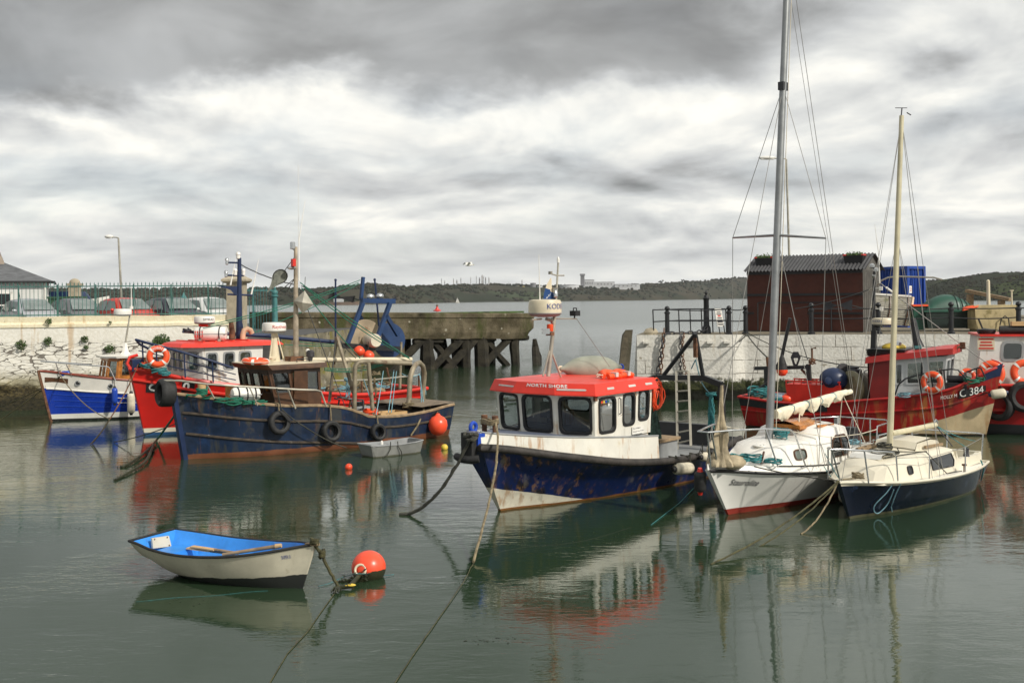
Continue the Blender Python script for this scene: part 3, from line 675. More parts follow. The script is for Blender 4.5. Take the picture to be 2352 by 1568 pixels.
# cabinets, old gate pillar and boat ashore behind the cars
M['cab_green'] = mat('green cabinet', (0.035, 0.085, 0.045), 0.5)
p = at(147, 690, 53)
th = thing('green_cabinet', (p.x, 53, 2.5), 'dark green utility cabinet with yellow stickers behind the cars', 'cabinet')
mb = MB(); mb.box((0, .4, .85), (1.55, .8, 1.7)); part('case', mb, M['cab_green'], th)
mb = MB(); mb.box((0, .4, 1.75), (1.62, .9, .1)); part('lid', mb, M['cab_green'], th)
for x in (-.35, .4):
 mb = MB(); mb.box((x, -.012, 1.05), (.18, .02, .3)); part('sticker', mb, M['yellow'], th)
p = at(172, 690, 57)
th = thing('stone_pillar', (p.x, 57, 2.5), 'old stone pillar with a mossy domed cap behind the parked cars', 'pillar')
zt2 = at(172, 656, 57).z-2.5
mb = MB(); mb.box((0, 0, zt2/2), (.48, .48, zt2)); part('shaft', mb, M['pillar_stone'], th)
mb = MB(); mb.box((0, 0, zt2+.06), (.66, .66, .12)); mb.ell((0, 0, zt2+.14), (.28, .28, .24), 12); part('cap', mb, M['pillar_stone'], th)
p = at(180, 690, 60)
th = thing('boat_ashore', (p.x, 60, 2.5), 'white motor boat laid up ashore behind the parked cars', 'boat')
mb = MB()
mb.ring([[Vector((x, s_*w_, z_)) for s_, w_, z_ in ((-1, w0, h0), (-1, w0*.7, .75), (0, 0, .45), (1, w0*.7, .75), (1, w0, h0))] for x, w0, h0 in ((-1.7, 1.0, 1.5), (0, 1.05, 1.55), (1.0, .75, 1.68), (1.7, .05, 1.85))], False, False, False, True)
part('hull', mb, M['white_clean'], th)
mb = MB(); mb.prism([(-1.5, -.8), (.6, -.8), (.9, 0), (.6, .8), (-1.5, .8)], 1.45, 2.1, [(-1.4, -.6), (.2, -.6), (.3, 0), (.2, .6), (-1.4, .6)]); part('cabin', mb, M['navy_paint'], th)
for x in (-.9, .7):
 mb = MB(); mb.box((x, 0, .3), (.12, 1.5, .6)); part('cradle', mb, M['bare_wood'], th)
p = at(422, 690, 64)
th = thing('harbour_winch_post', (p.x, 64, 2.5), 'short teal iron post standing behind the charcoal car', 'post')
mb = MB(); mb.lathe([(.14, 0), (.13, 1.1), (.2, 1.2), (.2, 1.7), (.12, 1.8)], (0, 0, 0), 12); part('shaft', mb, M['teal_iron'], th)
mb = MB(); mb.lathe([(.12, 1.8), (.06, 1.95), (.01, 2.05)], (0, 0, 0), 12); part('finial', mb, M['teal_iron'], th)
# ---- concrete jetty
m, t, b = bsdf('lichened concrete'); P_ = wpos(t)
nz = t.noise(P_, 0.9, 7, 0.65); nf = t.noise(P_, 6, 6, 0.65)
c = t.mix(t.step(nz, 0.35, 0.65), (0.060, 0.050, 0.030), (0.155, 0.13, 0.085))
c = t.mix(t.step(t.noise(mapped(t, P_, (1, 1, .25), (4, 0, 0)), 1.6, 5, .6), .5, .68), c, (0.06, 0.065, 0.025))
vo = t.new('ShaderNodeTexVoronoi'); t.l.new(mapped(t, P_, (1, 1, 1)), vo.inputs['Vector']); vo.inputs['Scale'].default_value = 1.9
c = t.mix(t.math('MULTIPLY', t.step(t.math('ADD', vo.outputs['Distance'], t.math('MULTIPLY', nf, .25)), 0.22, 0.30, 1.0, 0.0), t.step(t.noise(P_, .5, 2), .48, .58)), c, (0.36, 0.34, 0.27))
sp = t.new('ShaderNodeSeparateXYZ'); t.l.new(P_, sp.inputs[0])
c = t.mix(t.step(t.math('ADD', sp.outputs[2], t.math('MULTIPLY', nf, .5)), .7, 1.1, 1.0, 0.0), c, (0.018, 0.02, 0.010))
t.set(b.inputs['Base Color'], c); b.inputs['Roughness'].default_value = 0.95; b.inputs['Specular IOR Level'].default_value = .15
bn = t.new('ShaderNodeBump'); bn.inputs['Distance'].default_value = 0.05; t.l.new(t.math('ADD', nz, nf), bn.inputs['Height']); t.l.new(bn.outputs[0], b.inputs['Normal'])
M['concrete'] = m
J0, J1 = at(636, 717, 57.5), at(1226, 719, 66.8)
jd = (J1-J0); jl = Vector((jd.x, jd.y, 0)).length; jd = Vector((jd.x, jd.y, 0)).normalized(); jn = Vector((-jd.y, jd.x, 0))
th = thing('jetty', (J0.x, J0.y, 0), 'ruined concrete jetty on crossed timber piles with a mossy top', 'jetty')
zt0, zt1 = J0.z, J1.z
def jp(s_, o_, z_): return J0*Vector((1, 1, 0)).x+Vector((0, 0, 0)) if False else Vector((J0.x, J0.y, 0))+jd*s_+jn*o_+Vector((0, 0, z_))
mb = MB(); prof = []
for i in range(41):
 a = i/40; s_ = jl*a; zt2 = lerp(zt0, zt1, a); zb = lerp(2.0, 1.55, a)+.05*mnoise.noise(Vector((s_, 1, 2)))
 e_ = 0.0 if a < .97 else (a-.97)/.03
 zb += e_*.35
 prof.append([jp(s_, 0, zt2), jp(s_, -.06, zt2-.05), jp(s_, -.06, zt2-.28), jp(s_, 0, zt2-.3), jp(s_, .02, lerp(zt2, zb, .75)), jp(s_, .12+e_*.4, zb), jp(s_, 4, zb), jp(s_, 4, zt2)])
mb.ring(prof, True, True, True, False); wpart('deck', mb, M['concrete'], th)
mb = MB()
for k in range(7): mb.box(jp(jl*lerp(.62, .92, k/6), .25, lerp(zt0, zt1, .8)+.03), (1.2, .5, .1), rz=math.atan2(jd.y, jd.x))
wpart('moss_edge', mb, M['leaf'], th)
mb = MB(); s0 = jl*.02
mb.add([jp(0, .35, 2.2), jp(jl*.47, .35, 2.1), jp(jl*.47, .35, -.5), jp(0, .35, -.5), jp(0, 3.6, 2.2), jp(jl*.47, 3.6, 2.1), jp(jl*.47, 3.6, -.5)], [(0, 1, 2, 3), (1, 5, 6, 2)]); wpart('abutment', mb, M['concrete'], th)
def timber(a, c_, w_=.42):
 m_ = MB(); n = 6; m_.tube([a.lerp(c_, i/n)+Vector((random.uniform(-.03, .03), random.uniform(-.03, .03), 0)) for i in range(n+1)], [w_/1.7*random.uniform(.9, 1.1) for i in range(n+1)], 6, smooth=False); return m_
M['pile'] = mat('weedy pile timber', (0.022, 0.019, 0.012), 0.95, var=0.6, vs=2, bump=0.04, bs=6)
for u_, kind in ((835, 0), (988, 0), (1076, 1), (1113, 0), (1190, 1)):
 s_ = min(range(int(jl*20)), key=lambda k: abs(CX+(J0+jd*(k/20)).x/(J0+jd*(k/20)).y*F_PX-u_))/20
 for o_ in (.5, 3.2):
  wpart('pile', timber(jp(s_, o_, 2.0), jp(s_+.1, o_-.1, -.8), .7 if kind == 0 else .5), M['pile'], th)
 wpart('brace', timber(jp(s_-.2, .45, 1.75), jp(s_-2.6, .45, -.3), .42), M['pile'], th)
 if kind == 0: wpart('brace', timber(jp(s_+.3, .6, 1.7), jp(s_+2.2, .6, -.3), .38), M['pile'], th)
 wpart('cross_beam', timber(jp(s_-.9, .4, 1.62), jp(s_+1.0, .4, 1.62), .3), M['pile'], th)
p = wl(1232, 834)
def lone_pile(pts, r, lab, matl):
 mb = MB(); mb.tube(pts, r, 7, smooth=False); return solo('timber_pile', mb, matl, lab, 'pile', 'lone timber piles in the water')
lone_pile([wl(1233, 838)-Vector((0, 0, .6)), at(1230, 800, p.y), at(1228, 778, p.y)], [.26, .24, .12], 'short broken timber pile at the end of the concrete jetty', M['pile'])
lone_pile([wl(1241, 838)-Vector((0, 0, .6)), at(1241, 818, p.y), at(1238, 806, p.y)], [.1, .09, .04], 'thin splintered timber pile right of the jetty end', M['pile'])
M['pile_dry'] = mat('grey green pile timber', (0.105, 0.088, 0.058), 0.9, var=0.35, vs=3, bump=0.03, bs=8, streak=[((0.05, 0.055, 0.03), 5, .5, .7)])
b0, t0 = at(1428, 905, 42.0), at(1441, 757, 42.0)
mb = MB(); d = (t0-b0)
mb.ring([[b0+d*k+Vector((x*.19, y*.17, zz_)) for x, y, zz_ in ((-1, -1, -.26 if k == 1 else 0), (-.45, -1, 0), (1, -1, 0), (1, 1, 0), (-1, 1, -.2 if k == 1 else 0))] for k in (-.3, 0, .25, .5, .75, 1)], True, False, True, False)
solo('timber_pile', mb, M['pile_dry'], 'tall square timber pile with a chamfered top left of the white pier', 'pile', 'lone timber piles in the water')
# mossy masonry below the gate
m = mat('mossy masonry', (0.17, 0.15, 0.10), 0.95, var=0.4, vs=1.2, bump=0.08, bs=3, patch=[((0.13, 0.115, 0.02), 1.1, .48, .15), ((0.03, 0.028, 0.02), 2.0, .60, .06), ((0.32, .30, .25), 1.4, .64, .06)])
r0, r1 = at(556, 770, 45.5), at(838, 775, 54.5)
def rockfn(a, r):
 p = r0.lerp(r1, a); p = Vector((p.x, p.y, 0)); zt2 = lerp(2.3, 1.75, a)
 n_ = mnoise.noise(Vector((a*9, r*4, 2)))
 return p+Vector((.5*n_*.4, -1.6*r**2+.25*n_+2.0*(r < .02), zt2*(1-r)-.5*r+.15*mnoise.noise(Vector((a*14, r*3, 7)))))
mb = MB()
def sidefn(a, r):
 p = g1.lerp(Vector((g1.x+2, g1.y+26, 0)), a); nn = mnoise.noise(Vector((a*30, r*3, 9)))
 return Vector((p.x+.12*nn+.25*r, p.y, lerp(2.5, -.7, r)))
sw = MB(); sw.grid(sidefn, 60, 14); solo('quay_side_wall', sw, m, 'mossy stone side wall of the car park quay below the teal post', 'wall')
mb.grid(rockfn, 60, 18); solo('stone_slipway', mb, m, 'mossy broken stone slipway wall beneath the concrete jetty', 'stonework')
# ================================================================== the white pier on the right
ZQ = 2.52
Q0, Q1, Q2 = wl(1461, 769.5, ZQ), wl(1684, 768.6, ZQ), wl(2352, 767.4, ZQ)
qd = (Q2-wl(1700, 768.6, ZQ)); qd.z = 0; qd.normalize(); qn = Vector((-qd.y, qd.x, 0))     # qn points inland
Q1b = Q1+qd*.42+qn*.34; Q3 = Q2+qd*14
m, t, b = bsdf('whitewashed pier blocks'); P_ = wpos(t)
sp = t.new('ShaderNodeSeparateXYZ'); t.l.new(P_, sp.inputs[0])
wq = t.math('MULTIPLY', t.noise(P_, 1.4, 4), .07)
cb = t.new('ShaderNodeCombineXYZ'); t.l.new(t.math('ADD', sp.outputs[0], wq), cb.inputs[0]); t.l.new(t.math('ADD', sp.outputs[2], wq), cb.inputs[1])
br_ = t.new('ShaderNodeTexBrick'); br_.offset = 0.37; t.l.new(cb.outputs[0], br_.inputs['Vector']); br_.inputs['Scale'].default_value = 1.0
br_.inputs['Brick Width'].default_value = 1.45; br_.inputs['Row Height'].default_value = 0.52; br_.inputs['Mortar Size'].default_value = 0.012
nz = t.noise(P_, 2.2, 6, .6); nf = t.noise(P_, 10, 6, .6)
c = t.mix(t.step(nf, .3, .7), (0.60, 0.58, 0.52), (0.70, 0.685, 0.63))
c = t.mix(t.math('MULTIPLY', br_.outputs['Fac'], t.step(t.noise(P_, 1.1, 6, .7), .45, .58)), c, (0.10, 0.08, 0.06))
c = t.mix(t.step(t.noise(mapped(t, P_, (1, 1, 2)), 3.1, 8, .7), .60, .66), c, (0.34, 0.31, 0.25))
c = t.mix(t.math('MULTIPLY', t.step(t.noise(mapped(t, P_, (1, 1, .15)), 2.6, 4, .6), .60, .74), .5), c, (0.42, 0.30, 0.15))
zz = t.math('ADD', sp.outputs[2], t.math('MULTIPLY', t.math('SUBTRACT', t.noise(mapped(t, P_, (1, 1, .4)), 3.4, 7, .7), .5), .75))
c = t.mix(t.step(zz, .70, .86, 1.0, 0.0), c, t.mix(t.step(nf, .35, .65), (0.012, 0.015, 0.006), (0.045, 0.05, 0.018)))
c = t.mix(t.step(zz, .3, .5, 1.0, 0.0), c, (0.009, 0.010, 0.006))
t.set(b.inputs['Base Color'], c); b.inputs['Roughness'].default_value = .85; b.inputs['Specular IOR Level'].default_value = .2
bn = t.new('ShaderNodeBump'); bn.inputs['Distance'].default_value = .03; t.l.new(t.math('SUBTRACT', nf, br_.outputs['Fac']), bn.inputs['Height']); t.l.new(bn.outputs[0], b.inputs['Normal'])
M['pier'] = m
path = [Q0+qn*6+qd*.1, Q0, Q1, Q1b, Q3]
def pierfn(a, r):
 n = len(path)-1; seg = [(path[i+1]-path[i]).length for i in range(n)]; L = sum(seg)*a; i = 0
 while i < n-1 and L > seg[i]: L -= seg[i]; i += 1
 p = path[i].lerp(path[i+1], min(L/seg[i], 1)); z_ = lerp(ZQ, -.7, r)
 d = (path[i+1]-path[i]).normalized(); out = Vector((d.y, -d.x, 0))
 o_ = (1-z_/ZQ)*.18+(.12+.22*mnoise.noise(Vector((p.x*1.6, p.y*1.6, z_*3))))*(1 if z_ < .75 else 0)+.015*mnoise.noise(p*1.3+Vector((0, 0, z_*2)))
 return Vector((p.x, p.y, z_))+out*o_
mb = MB(); mb.grid(pierfn, 240, 26)
mb.add([Q0, Q1, Q1b, Q3, Q3+qn*.5, Q0+qn*.5], [(0, 1, 2, 3, 4, 5)])
for k in range(4):
 p = at(1475+k*62 if k == 0 else 1500+k*62, 783, 40); s_ = (Q0-Vector((0, 0, 0)));
 pk = Q0.lerp(Q1, (0.10, .62, .76, .93)[k]); mb.box((pk.x, pk.y-.06, 2.23), (.26, .22, .09))
solo('pier_wall', mb, M['pier'], 'whitewashed blockwork pier wall with black weed along its foot', 'wall')
M['quay_top'] = mat('quay top concrete', (0.17, 0.145, 0.10), .95, var=.3, vs=1.5, bump=.02, bs=12)
back = [Q0+qn*3.6, Q1+qn*3.4, wl(1722, 764, ZQ)+qn*5, Q1+qd*2.5+qn*40, Q3+qn*40]
mb = MB(); pl = [Q0+qn*.3, Q1+qn*.3, Q1b+qn*.3, Q3+qn*.3]+list(reversed(back)); pl = [Vector((p.x, p.y, ZQ+.004)) for p in pl]
mb.ring([[Vector((p.x, p.y, -1)) for p in pl], pl], True, False, True, False); struct('quay_ground', mb, M['quay_top'])
mb = MB(); mb.ell(tuple(Q0+qn*.4+qd*.55+Vector((0, 0, .10))), (.30, .2, .19), 9); solo('loose_stone', mb, M['pillar_stone'], 'grey boulder lying on the end of the white pier', 'stone')
def onq(u, z=ZQ, off=.0):
 "point on the pier edge line (moved inland by off) seen in column u"
 for a, c_ in ((Q0, Q1), (Q1b, Q3)):
  a, c_ = a+qn*off, c_+qn*off
  lo, hi = 0.0, 1.0
  f = lambda k: CX+((a.lerp(c_, k)).x)/(a.lerp(c_, k)).y*F_PX-u
  if f(0) <= 0 <= f(1) or (a.x > Q1.x and u > 1690) or (u < 1461):
   lo, hi = -0.3, 1.2
   for _ in range(50):
    md = (lo+hi)/2
    if f(md) < 0: lo = md
    else: hi = md
   p = a.lerp(c_, lo); return Vector((p.x, p.y, z))
 p = Q1+qn*off; return Vector((p.x, p.y, z))
# bollard railings
def posts(name, us, off, h, lab, rails=(.62, .98)):
 p0 = onq(us[0], ZQ, off); th = thing(name, tuple(p0), lab, 'railing')
 ps = [onq(u, ZQ, off) for u in us]
 for p in ps:
  mb = MB(); mb.lathe([(.15, 0), (.15, .06), (.095, .09), (.088, h*.72), (.115, h*.74), (.115, h*.79), (.08, h*.81), (.08, h*.84)], p, 14); mb.ell(p+Vector((0, 0, h*.92)), (.105, .105, .10), 14); wpart('post', mb, M['black_paint'], th)
 for z_ in rails:
  for a, c_ in zip(ps, ps[1:]):
   mb = MB(); mb.tube(sagline(a+Vector((0, 0, z_)), c_+Vector((0, 0, z_)), random.uniform(.0, .06), 10), .022, 6); wpart('rail', mb, M['black_paint'], th)
 return th
posts('bollard_railing', [1532, 1674, 1712], .45, 1.13, 'black railing with three ball topped posts at the pier end left of the red shed', (.55, 1.0))
posts('bollard_railing', [1863, 2017, 2184, 2339, 2480], .35, 1.22, 'long black railing with ball topped posts in front of the green bin')
ps = [onq(u, ZQ, o) for u, o in ((1501, .25), (1560, 2.6), (1586, 2.6), (1612, 2.6), (1637, 2.3), (1668, 2.0))]
th = thing('handrail', tuple(ps[0]), 'thin black pipe handrail round the far edge of the pier end', 'railing')
for p in ps:
 mb = MB(); mb.tube([p, p+Vector((-.03, 0, 1.0))], .025, 6); wpart('post', mb, M['black_paint'], th)
for z_ in (.52, .99):
 mb = MB(); mb.tube([p+Vector((-.02, 0, z_)) for p in ps], .024, 6); wpart('rail', mb, M['black_paint'], th)
# tall mooring post with chain
p = onq(1622, ZQ, 1.3)
th = thing('mooring_post', tuple(p), 'tall black cast iron mooring post with a stepped finial on the pier', 'post')
mb = MB(); mb.lathe([(.19, 0), (.17, .25), (.12, .35), (.105, 1.35), (.125, 1.38), (.135, 1.44), (.10, 1.47)], (0, 0, 0), 16); part('shaft', mb, M['black_paint'], th)
mb = MB(); mb.lathe([(.10, 1.47), (.08, 1.55), (.04, 1.57), (.05, 1.62), (.07, 1.65), (.03, 1.7), (.01, 1.78)], (0, 0, 0), 14); part('finial', mb, M['black_paint'], th)
def chain(pts, s, lab, matl=None, grp='chains on the pier'):
 mb = MB(); d = 0.0; L = []
 pts = [Vector(q_) for q_ in pts]
 for a, c_ in zip(pts, pts[1:]):
  n = max(int((c_-a).length/(s*1.15)), 1)
  for i in range(n): L.append((a.lerp(c_, (i+.5)/n), (c_-a).normalized()))
 for i, (c_, t_) in enumerate(L):
  up = Vector((0, 0, 1)) if abs(t_.z) < .8 else Vector((0, 1, 0))
  sd_ = t_.cross(up).normalized(); up = sd_.cross(t_)
  ax = sd_ if i % 2 else up
  mb.tube([c_+t_*cos(a)*s*.78+ax*sin(a)*s*.42 for a in [2*pi*k/12 for k in range(12)]], s*.17, 6, True)
 return solo('chain', mb, matl or M['rusty'], lab, 'chain', grp)
face = lambda u, z, o=-.22: onq(u, z, o)
chain([onq(1624, ZQ+.25, 1.1), onq(1610, ZQ+.1, .8), onq(1590, ZQ+.08, .5), onq(1560, ZQ+.06, .2), onq(1536, ZQ+.06, .15), onq(1527, ZQ+.05, -.1), face(1521, 2.2), face(1514, 1.5), face(1507, .9), face(1504, .2)], .15, 'heavy black chain from the tall mooring post down the left of the pier face', M['dark_steel'])
chain([onq(1525, ZQ+.28, .1), onq(1524, ZQ+.1, -.15), face(1521.5, 2.0), face(1518, 1.4), face(1515, .8), face(1515, .1)], .14, 'rusty brown chain hanging beside the heavy black one on the pier face')
chain([onq(1566, ZQ+.05, .1), face(1562, 2.35), face(1561, 1.8), face(1562, 1.3), face(1561, .7)], .13, 'rusty chain hanging down the pier face behind the tripod', M['dark_steel'])
chain([onq(1571, ZQ+.05, .1), face(1567, 2.3), face(1567, 1.7), face(1571, 1.2), face(1577, .9)], .10, 'thin brown chain hanging at a slant behind the black tripod')
# notice board
p = onq(1655, ZQ, 1.0)
th = thing('notice_board', tuple(p), 'tilted white notice board with black and red writing on the pier', 'sign')
u_ = Vector((-.16, 0, 1)).normalized(); r_ = Vector((1, .35, 0)).normalized(); n_ = r_.cross(u_).normalized()
c0 = Vector((0, 0, .30))
mb = MB(); mb.beam(c0+u_*0, c0+u_*.72, .30, .025, up=n_);
mb = MB(); mb.add([c0-r_*.15-n_*.012, c0+r_*.15-n_*.012, c0+r_*.15+u_*.72-n_*.012, c0-r_*.15+u_*.72-n_*.012, c0-r_*.15+n_*.012, c0+r_*.15+n_*.012, c0+r_*.15+u_*.72+n_*.012, c0-r_*.15+u_*.72+n_*.012], [(0, 1, 2, 3), (7, 6, 5, 4), (0, 4, 5, 1), (2, 6, 7, 3), (1, 5, 6, 2), (0, 3, 7, 4)]); part('panel', mb, M['white_clean'], th)
fr = n_ if n_.y < 0 else -n_
for k, (z0_, z1_, mt) in enumerate(((.56, .60, 'text_dark'), (.48, .52, 'text_dark'), (.40, .46, 'text_red'), (.32, .36, 'text_dark'), (.16, .28, 'text_dark'), (.06, .10, 'text_dark'))):
 mb = MB(); o_ = fr*.016; w_ = (.09, .11, .07, .10, .12, .11)[k]
 mb.add([c0-r_*w_+u_*z0_+o_, c0+r_*w_+u_*z0_+o_, c0+r_*w_+u_*z1_+o_, c0-r_*w_+u_*z1_+o_], [(0, 1, 2, 3)]); part('lettering', mb, M[mt], th)
for s_ in (-.08, .12):
 mb = MB(); mb.tube([Vector((s_+.05, .02, 0)), Vector((s_, .02, .34))], .02, 6); part('leg', mb, M['black_paint'], th)
# red corrugated shed
M['shed_red'] = mat('dark red sheet cladding', (0.066, 0.015, 0.007), .7, var=.18, vs=1.6, patch=[((0.03, 0.008, 0.007), 1.4, .60, .15)])
M['shed_end'] = mat('grey sheet cladding', (0.10, 0.095, 0.085), .8, var=.2)
M['roof_sheet'] = mat('corrugated roof sheet', (0.06, 0.06, 0.063), .6, .2, var=.2, vs=2)
S0, S1 = wl(1717, 765, ZQ), wl(1983, 764, ZQ)
S0 = at(1717, 764.8, 46.9); S1 = at(1983, 763.6, 44.2); S0.z = S1.z = ZQ
sdv = (S1-S0).normalized(); snv = Vector((-sdv.y, sdv.x, 0)); Ls = (S1-S0).length; Ds = 2.6
th = thing('corrugated_shed', tuple(S0), 'dark red shed with black bands and a corrugated grey roof on the pier', 'shed')
he = at(1983, 617, 44.2).z-ZQ; hr = he+.62
def sp_(s_, o_, z_): return sdv*s_+snv*o_+Vector((0, 0, z_))
mb = MB()
mb.add([sp_(0, 0, 0), sp_(Ls, 0, 0), sp_(Ls, 0, he), sp_(0, 0, he)], [(0, 1, 2, 3)])
mb.add([sp_(0, Ds, 0), sp_(Ls, Ds, 0), sp_(Ls, Ds, he), sp_(0, Ds, he)], [(0, 1, 2, 3)])
mb.add([sp_(0, 0, 0), sp_(0, 0, he), sp_(0, Ds/2, hr), sp_(0, Ds, he), sp_(0, Ds, 0)], [(0, 1, 2, 3, 4)]); part('wall', mb, M['shed_red'], th)
mb = MB(); mb.add([sp_(Ls, 0, 0), sp_(Ls, 0, he), sp_(Ls, Ds/2, hr), sp_(Ls, Ds, he), sp_(Ls, Ds, 0)], [(0, 1, 2, 3, 4)])
for k in range(9): mb.beam(sp_(Ls+.01, .15+k*.28, 0), sp_(Ls+.01, .15+k*.28, he-.05), .03, .03)
part('gable_wall', mb, M['shed_end'], th)
mb = MB()
def rooffn(a, r):
 s_ = lerp(-.12, Ls+.15, a); k = abs(r-.5)*2; o_ = lerp(Ds/2, -.16 if r < .5 else Ds+.16, k); z_ = lerp(hr+.05, he-.02, k)
 return sp_(s_, o_, z_+.028*sin(a*2*pi*34))
mb.grid(rooffn, 34*8, 4, False); part('roof', mb, M['roof_sheet'], th)
for z0_, z1_ in ((he-.16, he-.03), (1.50, 1.60), (.73, .82), (0, .05)):
 mb = MB(); mb.beam(sp_(0, -.02, (z0_+z1_)/2), sp_(Ls, -.02, (z0_+z1_)/2), .04, z1_-z0_); part('band', mb, M['black_trim'], th)
mb = MB(); mb.box(tuple(sp_(Ls*.30, -.03, .62)), (2.3, .05, 1.15), rz=math.atan2(sdv.y, sdv.x)); dr = part('door', mb, M['shed_red'], th)
mb = MB()
for a, c_ in ((sp_(Ls*.1, -.06, 1.22), sp_(Ls*.74, -.06, 1.22)), (sp_(Ls*.1, -.06, .05), sp_(Ls*.1, -.06, 1.2)), (sp_(Ls*.74, -.06, .05), sp_(Ls*.74, -.06, 1.2))): mb.beam(a, c_, .04, .05)
part('frame', mb, M['black_trim'], dr)
for (u0, u1, lab) in ((1728, 1771, 'black planter of small flowers on the left end of the shed roof'), (1934, 1979, 'black planter of moss on the right end of the shed roof')):
 s_ = Ls*((u0+u1)/2-1717)/(1983-1717); w_ = (u1-u0)/F_PX*45
 tp = thing('roof_planter', tuple(S0+sp_(s_, .55, he+.22)), lab, 'planter', 'planters on the shed roof'); tp.rotation_euler = (0, 0, math.atan2(sdv.y, sdv.x))
 mb = MB(); mb.prism([(-w_*.43, -.16), (w_*.43, -.16), (w_*.43, .16), (-w_*.43, .16)], 0, .34, [(-w_/2, -.2), (w_/2, -.2), (w_/2, .2), (-w_/2, .2)]); part('trough', mb, M['black_trim'], tp)
 mb = MB()
 for k in (-1, 1): mb.box((k*w_*.47, 0, .36), (.09, .42, .06))
 mb.box((0, .2, .36), (w_, .05, .06)); part('rim', mb, M['red_paint'], tp)
 mb = MB()
 for i in range(330):
  q_ = Vector((random.uniform(-.42, .42)*w_, random.uniform(-.15, .15), .33+abs(random.gauss(0, .05))+(.12*random.random()**3 if i % 4 == 0 else 0))); s2 = random.uniform(.015, .04)
  d = Vector((random.gauss(0, 1), random.gauss(0, 1), random.gauss(0, 1))).normalized(); e_ = d.orthogonal().normalized()
  mb.add([q_-d*s2, q_+e_*s2, q_+d*s2, q_-e_*s2], [(0, 1, 2, 3)])
 part('plants', mb, M['leaf'], tp)
# blue container
M['cont_blue'] = mat('container blue', (0.010, 0.055, 0.30), .45, var=.15, patch=[(RUST, 5, .72, .08)])
Yc = 50.5
cL, cM, cR = at(2031, 612.5, Yc+4.5), at(2083, 611.5, Yc), at(2121, 614, Yc+.7)
ax_ = Vector((cR.x-cM.x, cR.y-cM.y, 0)); W_c = 2.44; ang = math.atan2(.55, 1)
ax_ = Vector((cos(R(38)), sin(R(38)), 0)) if False else ax_.normalized()
wd_ = Vector((cR.x-cM.x, cR.y-cM.y, 0)).length; bx_ = Vector((-.36, .93, 0)).normalized(); lc = 3.6
th = thing('shipping_container', (cM.x, cM.y, ZQ), 'blue steel shipping container standing behind the red shed', 'container'); hc = cM.z-ZQ
def cp(a, o_, z_): return ax_*a+bx_*o_+Vector((0, 0, z_))
mb = MB()
for (a0, b0_), (a1, b1_) in (((0, 0), (wd_, 0)), ((0, 0), (0, lc)), ((wd_, 0), (wd_, lc))):
 n = 40 if a0 != a1 else 90
 def wf(a, r, a0=a0, b0_=b0_, a1=a1, b1_=b1_, n=n):
  k = (a*n/5) % 1; d_ = .035*(1 if .1 < k < .5 else -1)*(1 if n > 50 else .6)
  q_ = cp(lerp(a0, a1, a), lerp(b0_, b1_, a), lerp(.12, hc-.1, r)); nn = -bx_ if a0 != a1 else (-ax_ if a0 == 0 else ax_)
  return q_-nn*(.04-d_)
 mb.grid(wf, n, 1, False)
mb.add([cp(0, 0, hc), cp(wd_, 0, hc), cp(wd_, lc, hc), cp(0, lc, hc)], [(0, 1, 2, 3)]); part('side_panel', mb, M['cont_blue'], th)
mb = MB()
for a, o_ in ((0, 0), (wd_, 0), (0, lc), (wd_, lc)): mb.box(cp(a, o_, hc/2), (.14, .14, hc+.02), rz=math.atan2(ax_.y, ax_.x))
for z_ in (.06, hc-.05):
 for (a, o_), (a2, o2) in (((0, 0), (wd_, 0)), ((0, 0), (0, lc)), ((wd_, 0), (wd_, lc)), ((0, lc), (wd_, lc))): mb.beam(cp(a, o_, z_), cp(a2, o2, z_), .12, .13)
part('frame', mb, M['cont_blue'], th)
for a in (.25, .42, .58, .75):
 mb = MB(); mb.tube([cp(wd_*a, -.09, .15), cp(wd_*a, -.09, hc-.15)], .025, 6); part('lock_rod', mb, M['cont_blue'], th)
mb = MB(); mb.box(cp(wd_*.13, -.075, hc*.62), (.19, .02, .34), rz=math.atan2(ax_.y, ax_.x)); pt = part('plate', mb, M['white_clean'], th)
mb = text_on(lambda a, b_: cp(wd_*.13-.05+a, -.09, hc*.62-.08+b_), '2', .17); part('lettering', mb, M['text_red'], pt)
# tilted slatted float
M['pallet_grey'] = mat('weathered grey slats', (0.30, 0.285, 0.24), .9, var=.25, vs=6, bump=.01, bs=30, patch=[((.16, .16, .07), 1.6, .52, .2)])
Yt = 45.4
k0, k1, k2, k3 = at(1999, 676, Yt), at(2092, 682, Yt), at(2083, 748, Yt-.2), at(1991, 742, Yt-.2)
th = thing('slatted_float', ((k3.x+k2.x)/2, Yt, ZQ), 'old grey slatted float with dark straps tipped on its side by the shed', 'crate')
kk = [k-Vector((th.location)) for k in (k0, k1, k2, k3)]; dp = Vector((.12, .7, 0))
def kf(a, r, d=0.0):
 tq = kk[0].lerp(kk[1], a); bq = kk[3].lerp(kk[2], a); q_ = tq.lerp(bq, r)
 return q_+Vector((0, -.16*sin(pi*r)-.02*(1 if (r*14) % 1 < .5 else 0)-d, 0))
mb = MB(); mb.grid(kf, 6, 56, False); mb.add([kk[0], kk[1], kk[1]+dp, kk[0]+dp], [(0, 1, 2, 3)]); mb.add([kk[1], kk[2], kk[2]+dp, kk[1]+dp], [(0, 1, 2, 3)]); mb.add([kk[0], kk[3], kk[3]+dp, kk[0]+dp], [(0, 1, 2, 3)]); part('slats', mb, M['pallet_grey'], th)
for a in (.07, .48, .93):
 mb = MB(); mb.tube([kf(a, r/10, .03) for r in range(11)], .026, 6); part('strap', mb, M['brown_wood'], th)
mb = MB(); mb.beam(kk[0]+Vector((0, -.02, .03)), kk[1]+Vector((0, -.02, .03)), .1, .08); part('top_rail', mb, M['white_paint'], th)
